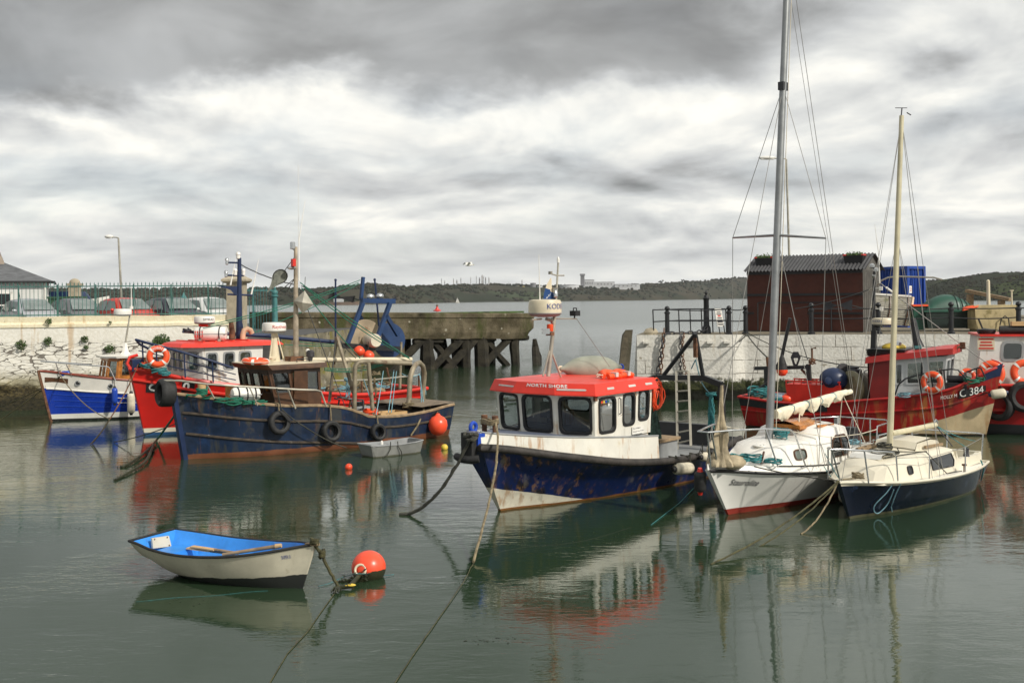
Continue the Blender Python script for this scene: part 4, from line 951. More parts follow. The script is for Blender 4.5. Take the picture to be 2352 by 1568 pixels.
mb = MB(); mb.beam(kk[1]+Vector((.05, 0, 0)), kk[2]+Vector((.02, 0, 0)), .16, .12); part('end_board', mb, M['cream'], th)
# green bins, fish tub
M['bin_green'] = mat('green bin plastic', (0.012, 0.070, 0.045), .45, var=.12)
M['bin_dark'] = mat('dark bin body', (0.010, 0.022, 0.018), .5, var=.2)
Yb = 44.8
b0, b1 = at(2122, 716, Yb), at(2246, 716, Yb); w_ = b1.x-b0.x; zl = b0.z-ZQ
th = thing('waste_bin', ((b0.x+b1.x)/2, Yb, ZQ), 'big dark waste bin with a rounded ribbed green lid behind the railing', 'bin')
mb = MB(); mb.prism([(-w_*.42, 0), (w_*.42, 0), (w_*.42, 1.0), (-w_*.42, 1.0)], .12, zl, [(-w_*.48, -.05), (w_*.48, -.05), (w_*.48, 1.05), (-w_*.48, 1.05)]); part('body', mb, M['bin_dark'], th)
hl = at(2170, 676, Yb).z-ZQ
def lidfn(a, r):
 x = lerp(-w_*.5, w_*.5, a); k = sin(pi*min(max((a-.0)/1.0, 0), 1))**.45 if True else 1
 s_ = lerp(1, .72, 0); prof_ = (-.08, 0), (-.06, .2), (.05, .62), (.2, .86), (.5, 1), (.85, .86), (1.05, 0)
 i = min(int(r*6), 5); f = r*6-i; o_ = lerp(prof_[i][0], prof_[i+1][0], f); zz_ = lerp(prof_[i][1], prof_[i+1][1], f)
 rib = .02 if (a > .60 and int(a*30) % 4 == 0) else 0
 shr = 1.0 if .12 < a < .9 else (.86 if a < .05 or a > .96 else .95)
 return Vector((x*(1-.12*zz_), o_, zl+(hl-zl)*zz_*k*shr-rib))
mb = MB(); mb.grid(lidfn, 60, 12); mb.box((0, .5, zl+.02), (w_*1.02, 1.18, .07)); part('lid', mb, M['bin_green'], th)
mb = MB()
for a in (.63, .73, .83, .92): mb.tube([lidfn(a, r/12)+Vector((0, -.01, .008)) for r in range(1, 11)], .018, 5)
part('ribs', mb, M['bin_dark'], th)
p = at(2108, 700, Yb+.4); th = thing('wheelie_bin', (p.x, Yb+.4, ZQ), 'narrow green wheelie bin squeezed between the slatted float and big bin', 'bin')
mb = MB(); mb.prism([(-.22, -.2), (.22, -.2), (.22, .25), (-.22, .25)], .06, 1.02, [(-.28, -.26), (.28, -.26), (.28, .3), (-.28, .3)]); part('body', mb, M['bin_green'], th)
mb = MB(); mb.box((0, 0, 1.06), (.62, .64, .07)); part('lid', mb, M['orange'], th)
M['tub'] = mat('stained fish tub', (0.42, 0.34, 0.18), .7, var=.2, vs=2.5, patch=[((.20, .16, .06), 2.2, .55, .15)])
Yf = 44.0
f0, f1 = at(2238, 702, Yf), at(2338, 702, Yf); w_ = f1.x-f0.x; hf = f0.z-ZQ+.02
th = thing('fish_tub', ((f0.x+f1.x)/2, Yf, ZQ), 'stained buff plastic fish tub behind the railing at the right', 'tub')
tb = lambda s_: [(-w_*s_/2, 0), (w_*s_/2, 0), (w_*s_/2, 1.0), (-w_*s_/2, 1.0)]
mb = MB(); mb.prism(tb(.93), .1, hf-.16, tb(.97)); part('body', mb, M['tub'], th)
mb = MB(); mb.prism(tb(1.03), hf-.16, hf, tb(1.01)); part('rim', mb, M['tub'], th)
mb = MB(); [mb.box((x, .5, .05), (.14, .9, .1)) for x in (-w_*.35, 0, w_*.35)]; part('skid', mb, M['tub'], th)
mb = MB(); mb.tube([(.1, -.1, .25), (.15, -.12, .5), (.3, -.12, .62), (.45, -.1, .5), (.48, -.1, .2)], .025, 6); mb.tube([(-.75, -.1, .5), (-.6, -.12, .12), (-.2, -.15, .05)], .04, 6); solo('hose', mb.xf(Matrix.Translation(th.location)), M['black_rubber'], 'black hose lying against the buff fish tub', 'hose')
mb = MB(); q_ = at(2231, 706, Yf-.05); mb.add([q_+Vector((-.3, 0, -.12)), q_+Vector((.28, 0, .02)), q_+Vector((.34, .1, .10)), q_+Vector((-.05, .1, .06)), q_+Vector((-.3, .1, 0))], [(0, 1, 2, 3, 4)]); q2 = [v+Vector((0, .12, -.03)) for v in mb.v]; mb.ring([list(mb.v), q2], True, False, True, False)
solo('orange_tarp', mb, M['orange'], 'scrap of orange sheet over the left rim of the fish tub', 'sheet')
# timber ramp and posts further back
Yk = 62
ra, rb_ = at(2222, 668, Yk), at(2320, 688, Yk-2)
mb = MB()
for k in range(4): mb.beam(ra+Vector((.1*k, .3*k, 0)), rb_+Vector((.1*k, .3*k, 0)), .25, .18)
mb.beam(at(2228, 676, Yk), at(2228, 720, Yk), .3, .3); mb.beam(at(2300, 690, Yk-1.5), at(2300, 720, Yk-1.5), .3, .3)
solo('timber_ramp', mb, M['bare_wood'], 'dark weathered timber ramp sloping down behind the green bin', 'ramp')
p = at(2271, 700, 52); mb = MB(); mb.tube([(p.x, 52, ZQ), (p.x-.02, 52, at(2268, 645, 52).z)], [.1, .08], 10); mb.lathe([(.09, 0), (.02, .06)], (p.x-.02, 52, at(2268, 645, 52).z), 10); solo('marker_post', mb, M['cream'], 'pale upright marker post behind the buff fish tub', 'post')
p = at(2324, 700, 55); mb = MB(); mb.tube([(p.x, 55, ZQ), (p.x, 55, at(2324, 667, 55).z)], [.05, .04], 8); mb.box((p.x, 55, at(2324, 667, 55).z), (.14, .14, .05)); solo('marker_post', mb, M['cream'], 'short thin post near the right edge of the quay', 'post')
# seagull
p = at(1075, 609, 60)
th = thing('seagull', tuple(p), 'seagull gliding in the sky above the concrete jetty', 'bird')
mb = MB(); rings = []
for x, r in ((-.22, .005), (-.14, .03), (0, .06), (.12, .055), (.18, .035), (.22, .04), (.26, .03), (.30, .008)): rings.append([Vector((x, r*cos(a), r*sin(a)+(.02 if x > .17 else 0))) for a in [2*pi*k/10 for k in range(10)]])
mb.ring(rings, True, True, True)
for s_ in (-1, 1):
 ws = [[Vector((x0, s_*y, z_)), Vector((x0-.05, s_*y, z_+.012)), Vector((x1, s_*y, z_-.004))] for y, z_, x0, x1 in ((.03, .03, .1, -.08), (.25, .16, .13, -.06), (.42, .14, .08, -.05), (.6, .04, -.02, -.07))]
 mb.ring(ws, True, True, True)
mb.xf(Matrix.Rotation(R(25), 4, 'Z')); part('body', mb, M['white_clean'], th)
mb = MB(); mb.lathe([(.014, 0), (.004, .06)], (.27, .14, .02), 6, Matrix.Rotation(pi/2, 3, 'Y')); part('beak', mb, M['yellow'], th)
# far water traffic
p = wl(1004, 714)
th = thing('channel_buoy', tuple(p), 'red channel buoy with a lattice top out on the water', 'buoy')
k = p.y/F_PX
mb = MB(); mb.lathe([(9*k, -.2), (9*k, 2*k), (7*k, 3*k)], (0, 0, 0), 14); part('float', mb, M['red_paint'], th)
mb = MB(); mb.lathe([(5*k, 3*k), (2.2*k, 9*k), (2.2*k, 11*k)], (0, 0, 0), 8); part('tower', mb, M['red_paint'], th)
mb = MB(); mb.lathe([(3*k, 11*k), (3*k, 14*k), (1*k, 15*k)], (0, 0, 0), 8); part('lantern', mb, M['far_rust'], th)
p = wl(1051, 696); k = p.y/F_PX
th = thing('distant_sailboat', tuple(p), 'tiny white sailboat far out below the wooded shore', 'boat')
mb = MB(); mb.ring([[Vector((x*k, s_*w_*k, z_*k)) for s_, w_, z_ in ((-1, w0, 2), (0, 0, -.5), (1, w0, 2))] for x, w0 in ((-5, 1.0), (0, 1.6), (5, .1))], False, True, True); part('hull', mb, M['white_clean'], th)
mb = MB(); mb.add([(-.3*k, 0, 2*k), (-4*k, .2*k, 2.4*k), (-.3*k, 0, 13*k)], [(0, 1, 2)]); mb.add([(.2*k, 0, 2*k), (4*k, -.2*k, 2.2*k), (.2*k, 0, 11*k)], [(0, 1, 2)]); part('sail', mb, M['white_clean'], th)
mb = MB(); mb.tube([(0, 0, 0), (0, 0, 14*k)], .2*k, 5); part('mast', mb, M['alloy'], th)
p = wl(786, 700.5); k = p.y/F_PX
th = thing('moored_ship', tuple(p), 'white moored ship with an orange funnel far across the water', 'ship')
mb = MB(); mb.ring([[Vector((x*k, s_*w_*k, z_*k)) for s_, w_, z_ in ((-1, w0, h_), (-1, w0*.8, -1), (1, w0*.8, -1), (1, w0, h_))] for x, w0, h_ in ((-40, .5, 9), (-34, 5, 7), (30, 5, 7), (38, 4, 8))], False, True, True, False); part('hull', mb, M['far_rust'], th)
mb = MB(); mb.box((-8*k, 0, 11*k), (22*k, 7*k, 9*k)); mb.box((-10*k, 0, 17*k), (14*k, 6*k, 4*k)); part('superstructure', mb, M['far_white'], th)
mb = MB(); mb.lathe([(2.5*k, 17*k), (2.2*k, 25*k)], (-20*k, 0, 0), 12); part('funnel', mb, M['orange'], th)
# ================================================================== boats: common pieces
class Frame:
 "a boat's own axes: origin at the stem on the waterline, x towards the stern, z up"
 def __init__(s, u, v, phi, o=None):
  s.o = o or wl(u, v); s.o = Vector((s.o.x, s.o.y, 0)); s.phi = R(phi)
  s.m = Matrix.Translation(s.o) @ Matrix.Rotation(s.phi, 4, 'Z'); s.i = s.m.inverted()
  s.c = s.i @ Vector((0, 0, CAMZ))
 def ray(s, u, v): return (s.i.to_3x3() @ (at(u, v, 1.0)-Vector((0, 0, CAMZ))))
 def cut(s, u, v, ax, val):
  d = s.ray(u, v); return s.c+d*((val-s.c[ax])/d[ax])
 def py(s, u, v, y): return s.cut(u, v, 1, y)
 def px(s, u, v, x): return s.cut(u, v, 0, x)
 def pz(s, u, v, z): return s.cut(u, v, 2, z)
 def W(s, p): return s.m @ Vector(p)
 def thing(s, name, label, catg, group=None): return thing(name, tuple(s.o), label, catg, group, s.phi)
class Hull:
 def __init__(s, L, rake, srake, bd, bw, sh, keel=.4, fl=1.5, kz=None, pw=.42):
  s.L, s.rake, s.srake, s.bd, s.bw, s.sh, s.keel, s.fl, s.kz, s.pw = L, rake, srake, bd, bw, sh, keel, fl, kz, pw
 def h(s, a): return cat(s.sh, a)
 def sec(s, a, z):
  "half breadth at station a, height z"
  h = s.h(a); d = max(cat(s.bd, a), .012)
  if s.kz:
   k0 = cat(s.kz, a); t = min(max((z-k0)/(h-k0), 0), 1.05); return d*t**s.pw
  w = max(cat(s.bw, a), .01)
  if z >= 0: return w+(d-w)*(z/h)**s.fl
  return w*max(1-(-z/s.keel)**1.6, 0)
 def x(s, a, z):
  k = z/s.h(a); return a*s.L-s.rake*k*(1-a)**2.2+s.srake*k*a**5
 def p(s, a, z, side, off=0.0): return Vector((s.x(a, z), side*(s.sec(a, z)+off), z))
 def a_at(s, x, z):
  lo, hi = 0.0, 1.0
  for _ in range(40):
   m_ = (lo+hi)/2
   if s.x(m_, min(z, s.h(m_))) < x: lo = m_
   else: hi = m_
  return lo
 def on(s, x, z, side, off=.012): a = s.a_at(x, z); return s.p(a, z, side, off)
 def outer(s, n=44, m=16):
  mb = MB(); vs, fs, uv = [], [], []
  A = [(i/n)**1.25 for i in range(n+1)]
  for sd_ in (-1, 1):
   o = len(vs)
   for a in A:
    h = s.h(a); lo = s.kz and cat(s.kz, a) or (-s.keel)
    for j in range(m+1):
     t_ = (j/m)**(1.6 if s.kz else 1.0); z = lo+(h-lo)*t_
     vs.append(s.p(a, z, sd_)); uv.append((a*s.L, z/h))
   for i in range(n):
    for j in range(m): k = o+i*(m+1)+j; fs.append((k, k+m+1, k+m+2, k+1))
  mb.add(vs, fs, True); k0 = n*(m+1); k1 = (n+1)*(m+1)+n*(m+1)
  tr = [mb.v[k0+j] for j in range(m+1)]+[mb.v[k1+j] for j in range(m, -1, -1)]
  o = len(mb.v); mb.add(tr, [tuple(range(len(tr)))]); uv += [(s.L, .5)]*len(tr)
  st = [mb.v[j] for j in range(m+1)]+[mb.v[(n+1)*(m+1)+j] for j in range(m, -1, -1)]
  mb.add(st, [tuple(range(len(st)))]); uv += [(0, .5)]*len(st)
  mb.uv = uv; return mb
 def inside(s, drop, th=.05, a0=0.0, a1=1.0, n=30, deckonly=False):
  "inner bulwark and deck, drop(a) below the sheer"
  mb = MB(); A = [lerp(a0, a1, i/n) for i in range(n+1)]; rows = []
  for a in A:
   h = s.h(a); d = drop(a) if callable(drop) else drop; r = []
   for sd_ in (-1, 1):
    y0 = max(s.sec(a, h)-th, .01); y1 = max(s.sec(a, max(h-d, .02))-th, .008)
    q_ = [Vector((s.x(a, h), sd_*s.sec(a, h), h)), Vector((s.x(a, h), sd_*y0, h)), Vector((s.x(a, h-d), sd_*min(y0, y1), h-d))]
    r += q_ if sd_ < 0 else q_[::-1]
   rows.append(r)
  mb.ring(rows, False, False, False, False)
  if a1 >= 1: mb.add([rows[-1][1], rows[-1][2], rows[-1][3], rows[-1][4]], [(0, 1, 2, 3)])
  return mb
 def line(s, zf, side, off=0.0, a0=0.0, a1=1.0, n=40):
  return [s.p(lerp(a0, a1, i/n), zf(lerp(a0, a1, i/n)), side, off) for i in range(n+1)]
 def rail(s, r, off=0.0, dz=0.0, a0=0.0, a1=1.0, n=8, stern=False):
  zf = lambda a: s.h(a)+dz
  mb = MB(); l = s.line(zf, -1, off, a0, a1)[::-1]+s.line(zf, 1, off, a0, a1)[(1 if a0 == 0 else 0):]
  if a0 == 0: mb.tube(l, r, n, closed=stern)
  else:
   mb.tube(s.line(zf, -1, off, a0, a1), r, n); mb.tube(s.line(zf, 1, off, a0, a1), r, n)
  return mb
 def strake(s, kf, side, r, off=0.0, a0=0.01, a1=1.0):
  mb = MB(); mb.tube(s.line(lambda a: s.h(a)*(kf(a) if callable(kf) else kf), side, off, a0, a1), r, 6); return mb
def rrect(u0, u1, v0, v1, r, n=4):
 pts = []
 for cx, cy, a0 in ((u1-r, v0+r, -pi/2), (u1-r, v1-r, 0), (u0+r, v1-r, pi/2), (u0+r, v0+r, pi)):
  pts += [(cx+r*cos(a0+pi/2*k/n), cy+r*sin(a0+pi/2*k/n)) for k in range(n+1)]
 return pts
def house(parent, name, matl, faces, fmat, gmat, fr=.035, th=.04, rad=.09, inner=None):
 "walls with real window openings; faces = (bl, br, tr, tl, [(u0, u1, v0, v1), ...]) seen from outside"
 wall = MB(); wins = []
 for bl, br, tr, tl, ws in faces:
  bl, br, tr, tl = map(Vector, (bl, br, tr, tl)); n = (br-bl).cross(tl-bl).normalized()
  Pf = lambda u, v, d=0.0, bl=bl, br=br, tr=tr, tl=tl, n=n: bl.lerp(br, u).lerp(tl.lerp(tr, u), v)+n*d
  us = sorted({0., 1.}|{w_[0] for w_ in ws}|{w_[1] for w_ in ws}); vs = sorted({0., 1.}|{w_[2] for w_ in ws}|{w_[3] for w_ in ws})
  for a, b_ in zip(us, us[1:]):
   for c_, d in zip(vs, vs[1:]):
    mu, mv = (a+b_)/2, (c_+d)/2
    if any(w_[0] < mu < w_[1] and w_[2] < mv < w_[3] for w_ in ws): continue
    wall.add([Pf(a, c_), Pf(b_, c_), Pf(b_, d), Pf(a, d)], [(0, 1, 2, 3)])
    wall.add([Pf(a, c_, -th), Pf(b_, c_, -th), Pf(b_, d, -th), Pf(a, d, -th)], [(3, 2, 1, 0)])
  W_, H_ = ((br-bl).length+(tr-tl).length)/2, ((tl-bl).length+(tr-br).length)/2
  for w_ in ws: wins.append((Pf, W_, H_, w_))
 body = part(name, wall, matl, parent)
 for Pf, W_, H_, (a, b_, c_, d) in wins:
  out = rrect(a*W_-fr*.35, b_*W_+fr*.35, c_*H_-fr*.35, d*H_+fr*.35, rad+fr*.5); inn = rrect(a*W_+fr*.65, b_*W_-fr*.65, c_*H_+fr*.65, d*H_-fr*.65, rad)
  g = lambda l, dd: [Pf(p[0]/W_, p[1]/H_, dd) for p in l]
  mb = MB(); mb.ring([g(out, .001), g(out, .016), g(inn, .016), g(inn, -th)], True, False, False, False)
  f = part('window', mb, fmat, parent)
  mb = MB(); mb.add(g(inn, -th*.4), [tuple(range(len(inn)))]); part('pane', mb, gmat, f)
 return body
def expand(poly, d):
 cx = sum(p[0] for p in poly)/len(poly); cy = sum(p[1] for p in poly)/len(poly)
 return [(p[0]+(d if p[0] > cx+.05 else -d if p[0] < cx-.05 else 0), p[1]+(d if p[1] > cy+.05 else -d if p[1] < cy-.05 else 0)) for p in poly]
def trunk(st, crown=.04, cr=.07):
 "cabin top loft: stations (x, half width low, half width top, z low, z top)"
 rings = []
 for x, wb, wt, zb, zt in st:
  x2 = x if isinstance(x, (int, float)) else x[1]; x1 = x if isinstance(x, (int, float)) else x[0]
  h = [(x1, wb, zb), (lerp(x1, x2, .85), lerp(wb, wt, .85), lerp(zb, zt, .82)), (x2, wt-cr*.25, zt-cr*.25), (x2, wt-cr, zt), (x2, wt*.45, zt+crown*.75)]
  rings.append([Vector((a, -y, z)) for a, y, z in h]+[Vector((x2, 0, zt+crown))]+[Vector((a, y, z)) for a, y, z in h[::-1]])
 return MB().ring(rings, False, True, True, True)
def oval(x0, x1, z0, z1, e=2.6, n=22):
 cx, cz, rx, rz_ = (x0+x1)/2, (z0+z1)/2, (x1-x0)/2, (z1-z0)/2; o = []
 for k in range(n):
  a = 2*pi*k/n; c_, s_ = cos(a), sin(a)
  o.append((cx+rx*math.copysign(abs(c_)**(2/e), c_), cz+rz_*math.copysign(abs(s_)**(2/e), s_)))
 return o
def port(parent, poly, fn, fmat, gmat, fr=.03, off=.012, name='window'):
 "framed light on a curved side: poly in (x, z), fn(x, z, offset) gives the point"
 cx = sum(p[0] for p in poly)/len(poly); cz = sum(p[1] for p in poly)/len(poly)
 out = [(p[0]+fr*(p[0]-cx)/(abs(p[0]-cx)+abs(p[1]-cz)+1e-6), p[1]+fr*(p[1]-cz)/(abs(p[0]-cx)+abs(p[1]-cz)+1e-6)) for p in poly]
 mb = MB(); mb.ring([[fn(x, z, -.02) for x, z in out], [fn(x, z, off+.012) for x, z in out], [fn(x, z, off+.012) for x, z in poly], [fn(x, z, off) for x, z in poly]], True, False, False, False)
 f = part(name, mb, fmat, parent)
 mb = MB(); mb.add([fn(x, z, off) for x, z in poly], [tuple(range(len(poly)))]); part('pane', mb, gmat, f); return f
def tubes(parent, name, lines, r, matl, n=6):
 mb = MB()
 for l in lines: mb.tube(l, r, n)
 return part(name, mb, matl, parent)
def coil(c, Rr, turns, wob=.03, squash=1.0, m=None):
 c = Vector(c); pts = []; N = int(turns*14); ph = random.random()*6
 for i in range(N+1):
  a = 2*pi*i/14+ph; r = Rr*(1+random.uniform(-.16, .16)); q_ = Vector((r*cos(a), r*sin(a)*squash, .012*i/14*2+random.uniform(-wob, wob)))
  pts.append(c+(m @ q_ if m else q_))
 sm = [pts[0]]+[(pts[i-1]+pts[i]*2+pts[i+1])/4 for i in range(1, N)]+[pts[-1]]
 return sm
def smooth(pts, n=6):
 k = len(pts)-1; return [Vector([cat([p[i] for p in pts], j/(k*n)) for i in range(3)]) for j in range(k*n+1)]
def rope(name, lines, r, matl, label, group=None, catg='rope', frame=None, n=6):
 if len(lines) == 1:
  mb = MB(); mb.tube(lines[0], r, n); return solo(name, mb, matl, label, catg, group, frame)
 L = [[frame @ Vector(p) if frame is not None else Vector(p) for p in l] for l in lines]
 th = thing(name, tuple(min((p for l in L for p in l), key=lambda p: p.z)), label, catg, group)
 for l in L: mb = MB(); mb.tube(l, r, n); wpart('strand', mb, matl, th)
 return th
def lifebuoy(p, nrm, Rr, label, words=None, group='orange lifebuoys on the boats'):
 th = thing('lifebuoy', tuple(p), label, 'lifebuoy', group)
 th.rotation_euler = Vector(nrm).to_track_quat('Z', 'Y').to_euler()
 r = Rr*.27; mb = MB(); mb.torus((0, 0, 0), Rr-r, r, None, 36, 12, (.75, 1)); part('ring', mb, M['orange'], th)
 for k in range(4):
  a0 = pi/4+k*pi/2; mb = MB(); rings = []
  for i in range(5):
   a = a0-.11+.22*i/4; rings.append([Vector(((Rr-r+(r+.006)*cos(b_))*cos(a), (Rr-r+(r+.006)*cos(b_))*sin(a), .75*(r+.008)*sin(b_))) for b_ in [2*pi*j/12 for j in range(12)]])
  mb.ring(rings, True, True, True); part('band', mb, M['white_clean'], th)
 mb = MB(); mb.tube([((Rr+.012)*cos(a), (Rr+.012)*sin(a), .0) for a in [2*pi*k/30 for k in range(30)]], .009, 5, True); part('grab_line', mb, M['rope_white'], th)
 if words:
  def wr(a, b_):
   t_ = pi/2+.62-a/(Rr-r)*1.0; rr_ = Rr-r-.03+b_; return Vector((rr_*cos(t_), rr_*sin(t_), .75*r*.93+.012))
  part('lettering', text_on(wr, words, r*.85), M['text_white'], th)
 return th
def tyre(p, nrm, Rr, label, w=.11):
 "an old car tyre hung as a fender, tread, sidewalls and bead modelled"
 th = thing('tyre_fender', tuple(p), label, 'tyre', 'old tyres hung as fenders')
 th.rotation_euler = Vector(nrm).to_track_quat('Z', 'Y').to_euler()
 prof = [(Rr*.58, -w*.55), (Rr*.60, -w*.8), (Rr*.80, -w), (Rr*.95, -w*.8), (Rr, -w*.45), (Rr*.985, -w*.15), (Rr, 0), (Rr*.985, w*.15), (Rr, w*.45), (Rr*.95, w*.8), (Rr*.80, w), (Rr*.60, w*.8), (Rr*.58, w*.55), (Rr*.62, w*.3), (Rr*.9, 0), (Rr*.62, -w*.3), (Rr*.58, -w*.55)]
 mb = MB(); mb.ring([[Vector((r*cos(2*pi*k/32), r*sin(2*pi*k/32), z)) for k in range(32)] for r, z in prof]); part('casing', mb, M['black_rubber'], th)
 mb = MB()
 for z in (-w*.82, w*.82): mb.torus((0, 0, z), Rr*.80, Rr*.03, None, 28, 6)
 part('bead', mb, M['black_rubber'], th)
 return th
def fender(a, b_, r, matl, label, group='fenders along the boats', cap=None):
 a, b_ = Vector(a), Vector(b_); d = b_-a; L = d.length; q_ = d.to_track_quat('Z', 'Y').to_matrix()
 th = thing('fender', tuple(a), label, 'fender', group); th.rotation_euler = q_.to_euler()
 mb = MB(); mb.lathe([(.015, 0), (r*.5, .01), (r*.9, L*.1), (r, L*.2), (r, L*.8), (r*.9, L*.9), (r*.5, L-.01), (.015, L)], (0, 0, 0), 18); part('body', mb, matl, th)
 mb = MB(); mb.lathe([(r*.35, -.05), (r*.45, 0), (r*.62, .025)], (0, 0, 0), 12); mb2 = MB(); mb2.lathe([(r*.62, L-.025), (r*.45, L), (r*.35, L+.05)], (0, 0, 0), 12)
 part('end_cap', mb, M[cap or 'black_rubber'], th); part('end_cap', mb2, M[cap or 'black_rubber'], th)
 return th
def dome(parent, c, r, h, matl, words=None, tm='text_blue', ang=-90, th_=.1, name='radar'):
 c = Vector(c); mb = MB()
 mb.lathe([(r*.4, -h*.42), (r*.85, -h*.36), (r, -h*.22), (r, -h*.18)], c, 32)
 low = part(name, mb, M['grey_paint'], parent)
 mb = MB(); mb.lathe([(r*1.0, -h*.18), (r*1.005, h*.0), (r*.99, h*.40), (r*.93, h*.52), (r*.7, h*.56), (.01, h*.58)], c, 32); part('cover', mb, matl, low)
 if words:
  hh = h*.30; vs, _ = textmesh(words, hh); wd_ = max(v.x for v in vs)
  fn = lambda a, b_: c+Vector(((r+.006)*cos(R(ang)+(a-wd_/2)/r), (r+.006)*sin(R(ang)+(a-wd_/2)/r), h*.04+b_))
  part('lettering', text_on(fn, words, hh), M[tm], low)
 return low
def hit(F, H, u, v, side, y=None):
 "the point of a hull seen at (u, v)"
 y = side*.5
 for _ in range(14):
  q_ = F.py(u, v, y); z = min(max(q_.z, .02), H.h(H.a_at(q_.x, 1.0))*.98); y = lerp(y, side*H.sec(H.a_at(q_.x, z), z), .7)
 return F.py(u, v, y)
def hull_text(F, H, side, p0, p1, ht, words, mt, parent, off=.016, **k):
 "lettering along a hull from one seen point to another"
 a0, a1 = hit(F, H, *p0, side), hit(F, H, *p1, side); vs, fs = textmesh(words, ht, **k); n0, n1 = min(v.x for v in vs), max(v.x for v in vs)
 mb = MB(); pts = []
 for v in vs: q_ = a0.lerp(a1, (v.x-n0)/(n1-n0)); pts.append(H.on(q_.x, q_.z+v.y, side, off))
 mb.add(pts, fs); return part('lettering', mb, mt, parent)
def flat_text(parent, s, bl, right, up, h, matl, off=0.0, name='lettering', **k):
 right = Vector(right).normalized(); up = Vector(up); up = (up-right*up.dot(right)).normalized(); n = right.cross(up)
 return part(name, text_on(lambda a, b_: Vector(bl)+right*a+up*b_+n*off, s, h, **k), matl, parent)
# ================================================================== the blue workboat with the red roof
B2 = lambda x, y: (1053.5+x/3.84, 826.9+y/3.84)
B1 = lambda x, y: (1065.7+x/4.655, 581.9+y/4.655)
B4 = lambda x, y: (1408.7+x/5.12, 735+y/5.12)
f = Frame(1147.3, 1172, 51)
th = f.thing('workboat', 'blue steel workboat with a white wheelhouse and a bright red roof', 'boat')
NS = f; ns_root = th
H = Hull(7.1, .80, .10, [.26, 1.12, 1.42, 1.52, 1.52, 1.46, 1.30], [.03, .50, .86, 1.10, 1.24, 1.30, 1.2], [1.32, 1.06, .82, .68, .62, .64, .74], .5, 1.25)
NSH = H
hullm = mat('workboat hull', (0.006, 0.017, 0.088), .32, var=.25, vs=1.5, streak=[((.02, .016, .014), 5, .50, .9), ((.14, .06, .022), 9, .61, .8)], patch=[((.012, .022, .06), 1.5, .54, .2)],
 bands=[('z', .41, -.215, (.62, .58, .47), .05), ('z', .035, 0, (.20, .085, .025), .06)], late=[((.34, .17, .06), 7, .54, .6), ((.25, .22, .17), 4, .56, .5)])
part('hull', H.outer(), hullm, th)
part('deck', H.inside(lambda a: .28 if a > .5 else .1), M['grey_paint'], th)
mb = H.rail(.075, .03, -.03, 0, 1, 10); part('rub_rail', mb, mat('tarred rubbing rail', (.035, .030, .026), .7, var=.5, vs=5, bump=.012, bs=14, patch=[((.12, .08, .05), 4, .6, .15)]), th)
# raised foredeck
xs = [-.72, -.6, -.4, -.1, .3, .8, 1.4, 2.0, 2.6, 3.1, 3.4]
ztop = lambda x: lerp(1.56, 1.16, min(max((x+.7)/4.1, 0), 1)**.75)
rows = []
for x in xs:
 a = H.a_at(x, 1.0 if x < 1 else .7); h = H.h(a); y = max(H.sec(a, h)-.07, .14); xx = x
 rows.append([Vector((xx, -y, h-.03)), Vector((xx, -y+.03, ztop(x))), Vector((xx, -y+.09, ztop(x)+.005)), Vector((xx, 0, ztop(x)+.02)), Vector((xx, y-.09, ztop(x)+.005)), Vector((xx, y-.03, ztop(x))), Vector((xx, y, h-.03))])
whm = M['rust_white']
mb = MB(); mb.ring([[r[0], r[1], r[2]] for r in rows], False); mb.ring([[r[4], r[5], r[6]] for r in rows], False); mb.add([r for r in rows[0]], [tuple(range(7))]); mb.add([r for r in rows[-1]], [tuple(range(7))]); part('foredeck_coaming', mb, whm, th)
mb = MB(); mb.ring([[r[2], r[3], r[4]] for r in rows], False); part('foredeck', mb, mat('foredeck paint', (.10, .12, .17), .6), th)
mb = MB(); mb.tube([r[1]+Vector((0, -.005, .01)) for r in rows], .016, 6); mb.tube([r[5]+Vector((0, .005, .01)) for r in rows], .016, 6); part('coaming_edge', mb, M['grey_paint'], th)
# bow block
mb = MB(); mb.box((-.86, 0, 1.28), (.14, .26, .56)); part('bow_fender', mb, M['black_rubber'], th)
mb = MB(); mb.box((-.70, 0, 1.40), (.20, .34, .28)); part('bow_chock', mb, M['blue_paint'], th)
mb = MB(); mb.tube([(-.86, -.24, 1.10), (-.95, -.1, 1.08), (-.95, .12, 1.08), (-.86, .3, 1.10)], .07, 10); part('bow_roller', mb, M['black_rubber'], th)
for y in (-.16, .10):
 mb = MB(); mb.lathe([(.05, 1.5), (.05, 1.76), (.062, 1.77), (.062, 1.82), (.045, 1.83)], (-.30, y, 0), 12); part('mooring_bitt', mb, M['rusty'], th)
mb = MB(); mb.torus((-.62, .1, 1.63), .08, .035, Matrix.Rotation(pi/2, 3, 'X'), 18, 8); part('fairlead', mb, M['blue_paint'], th)
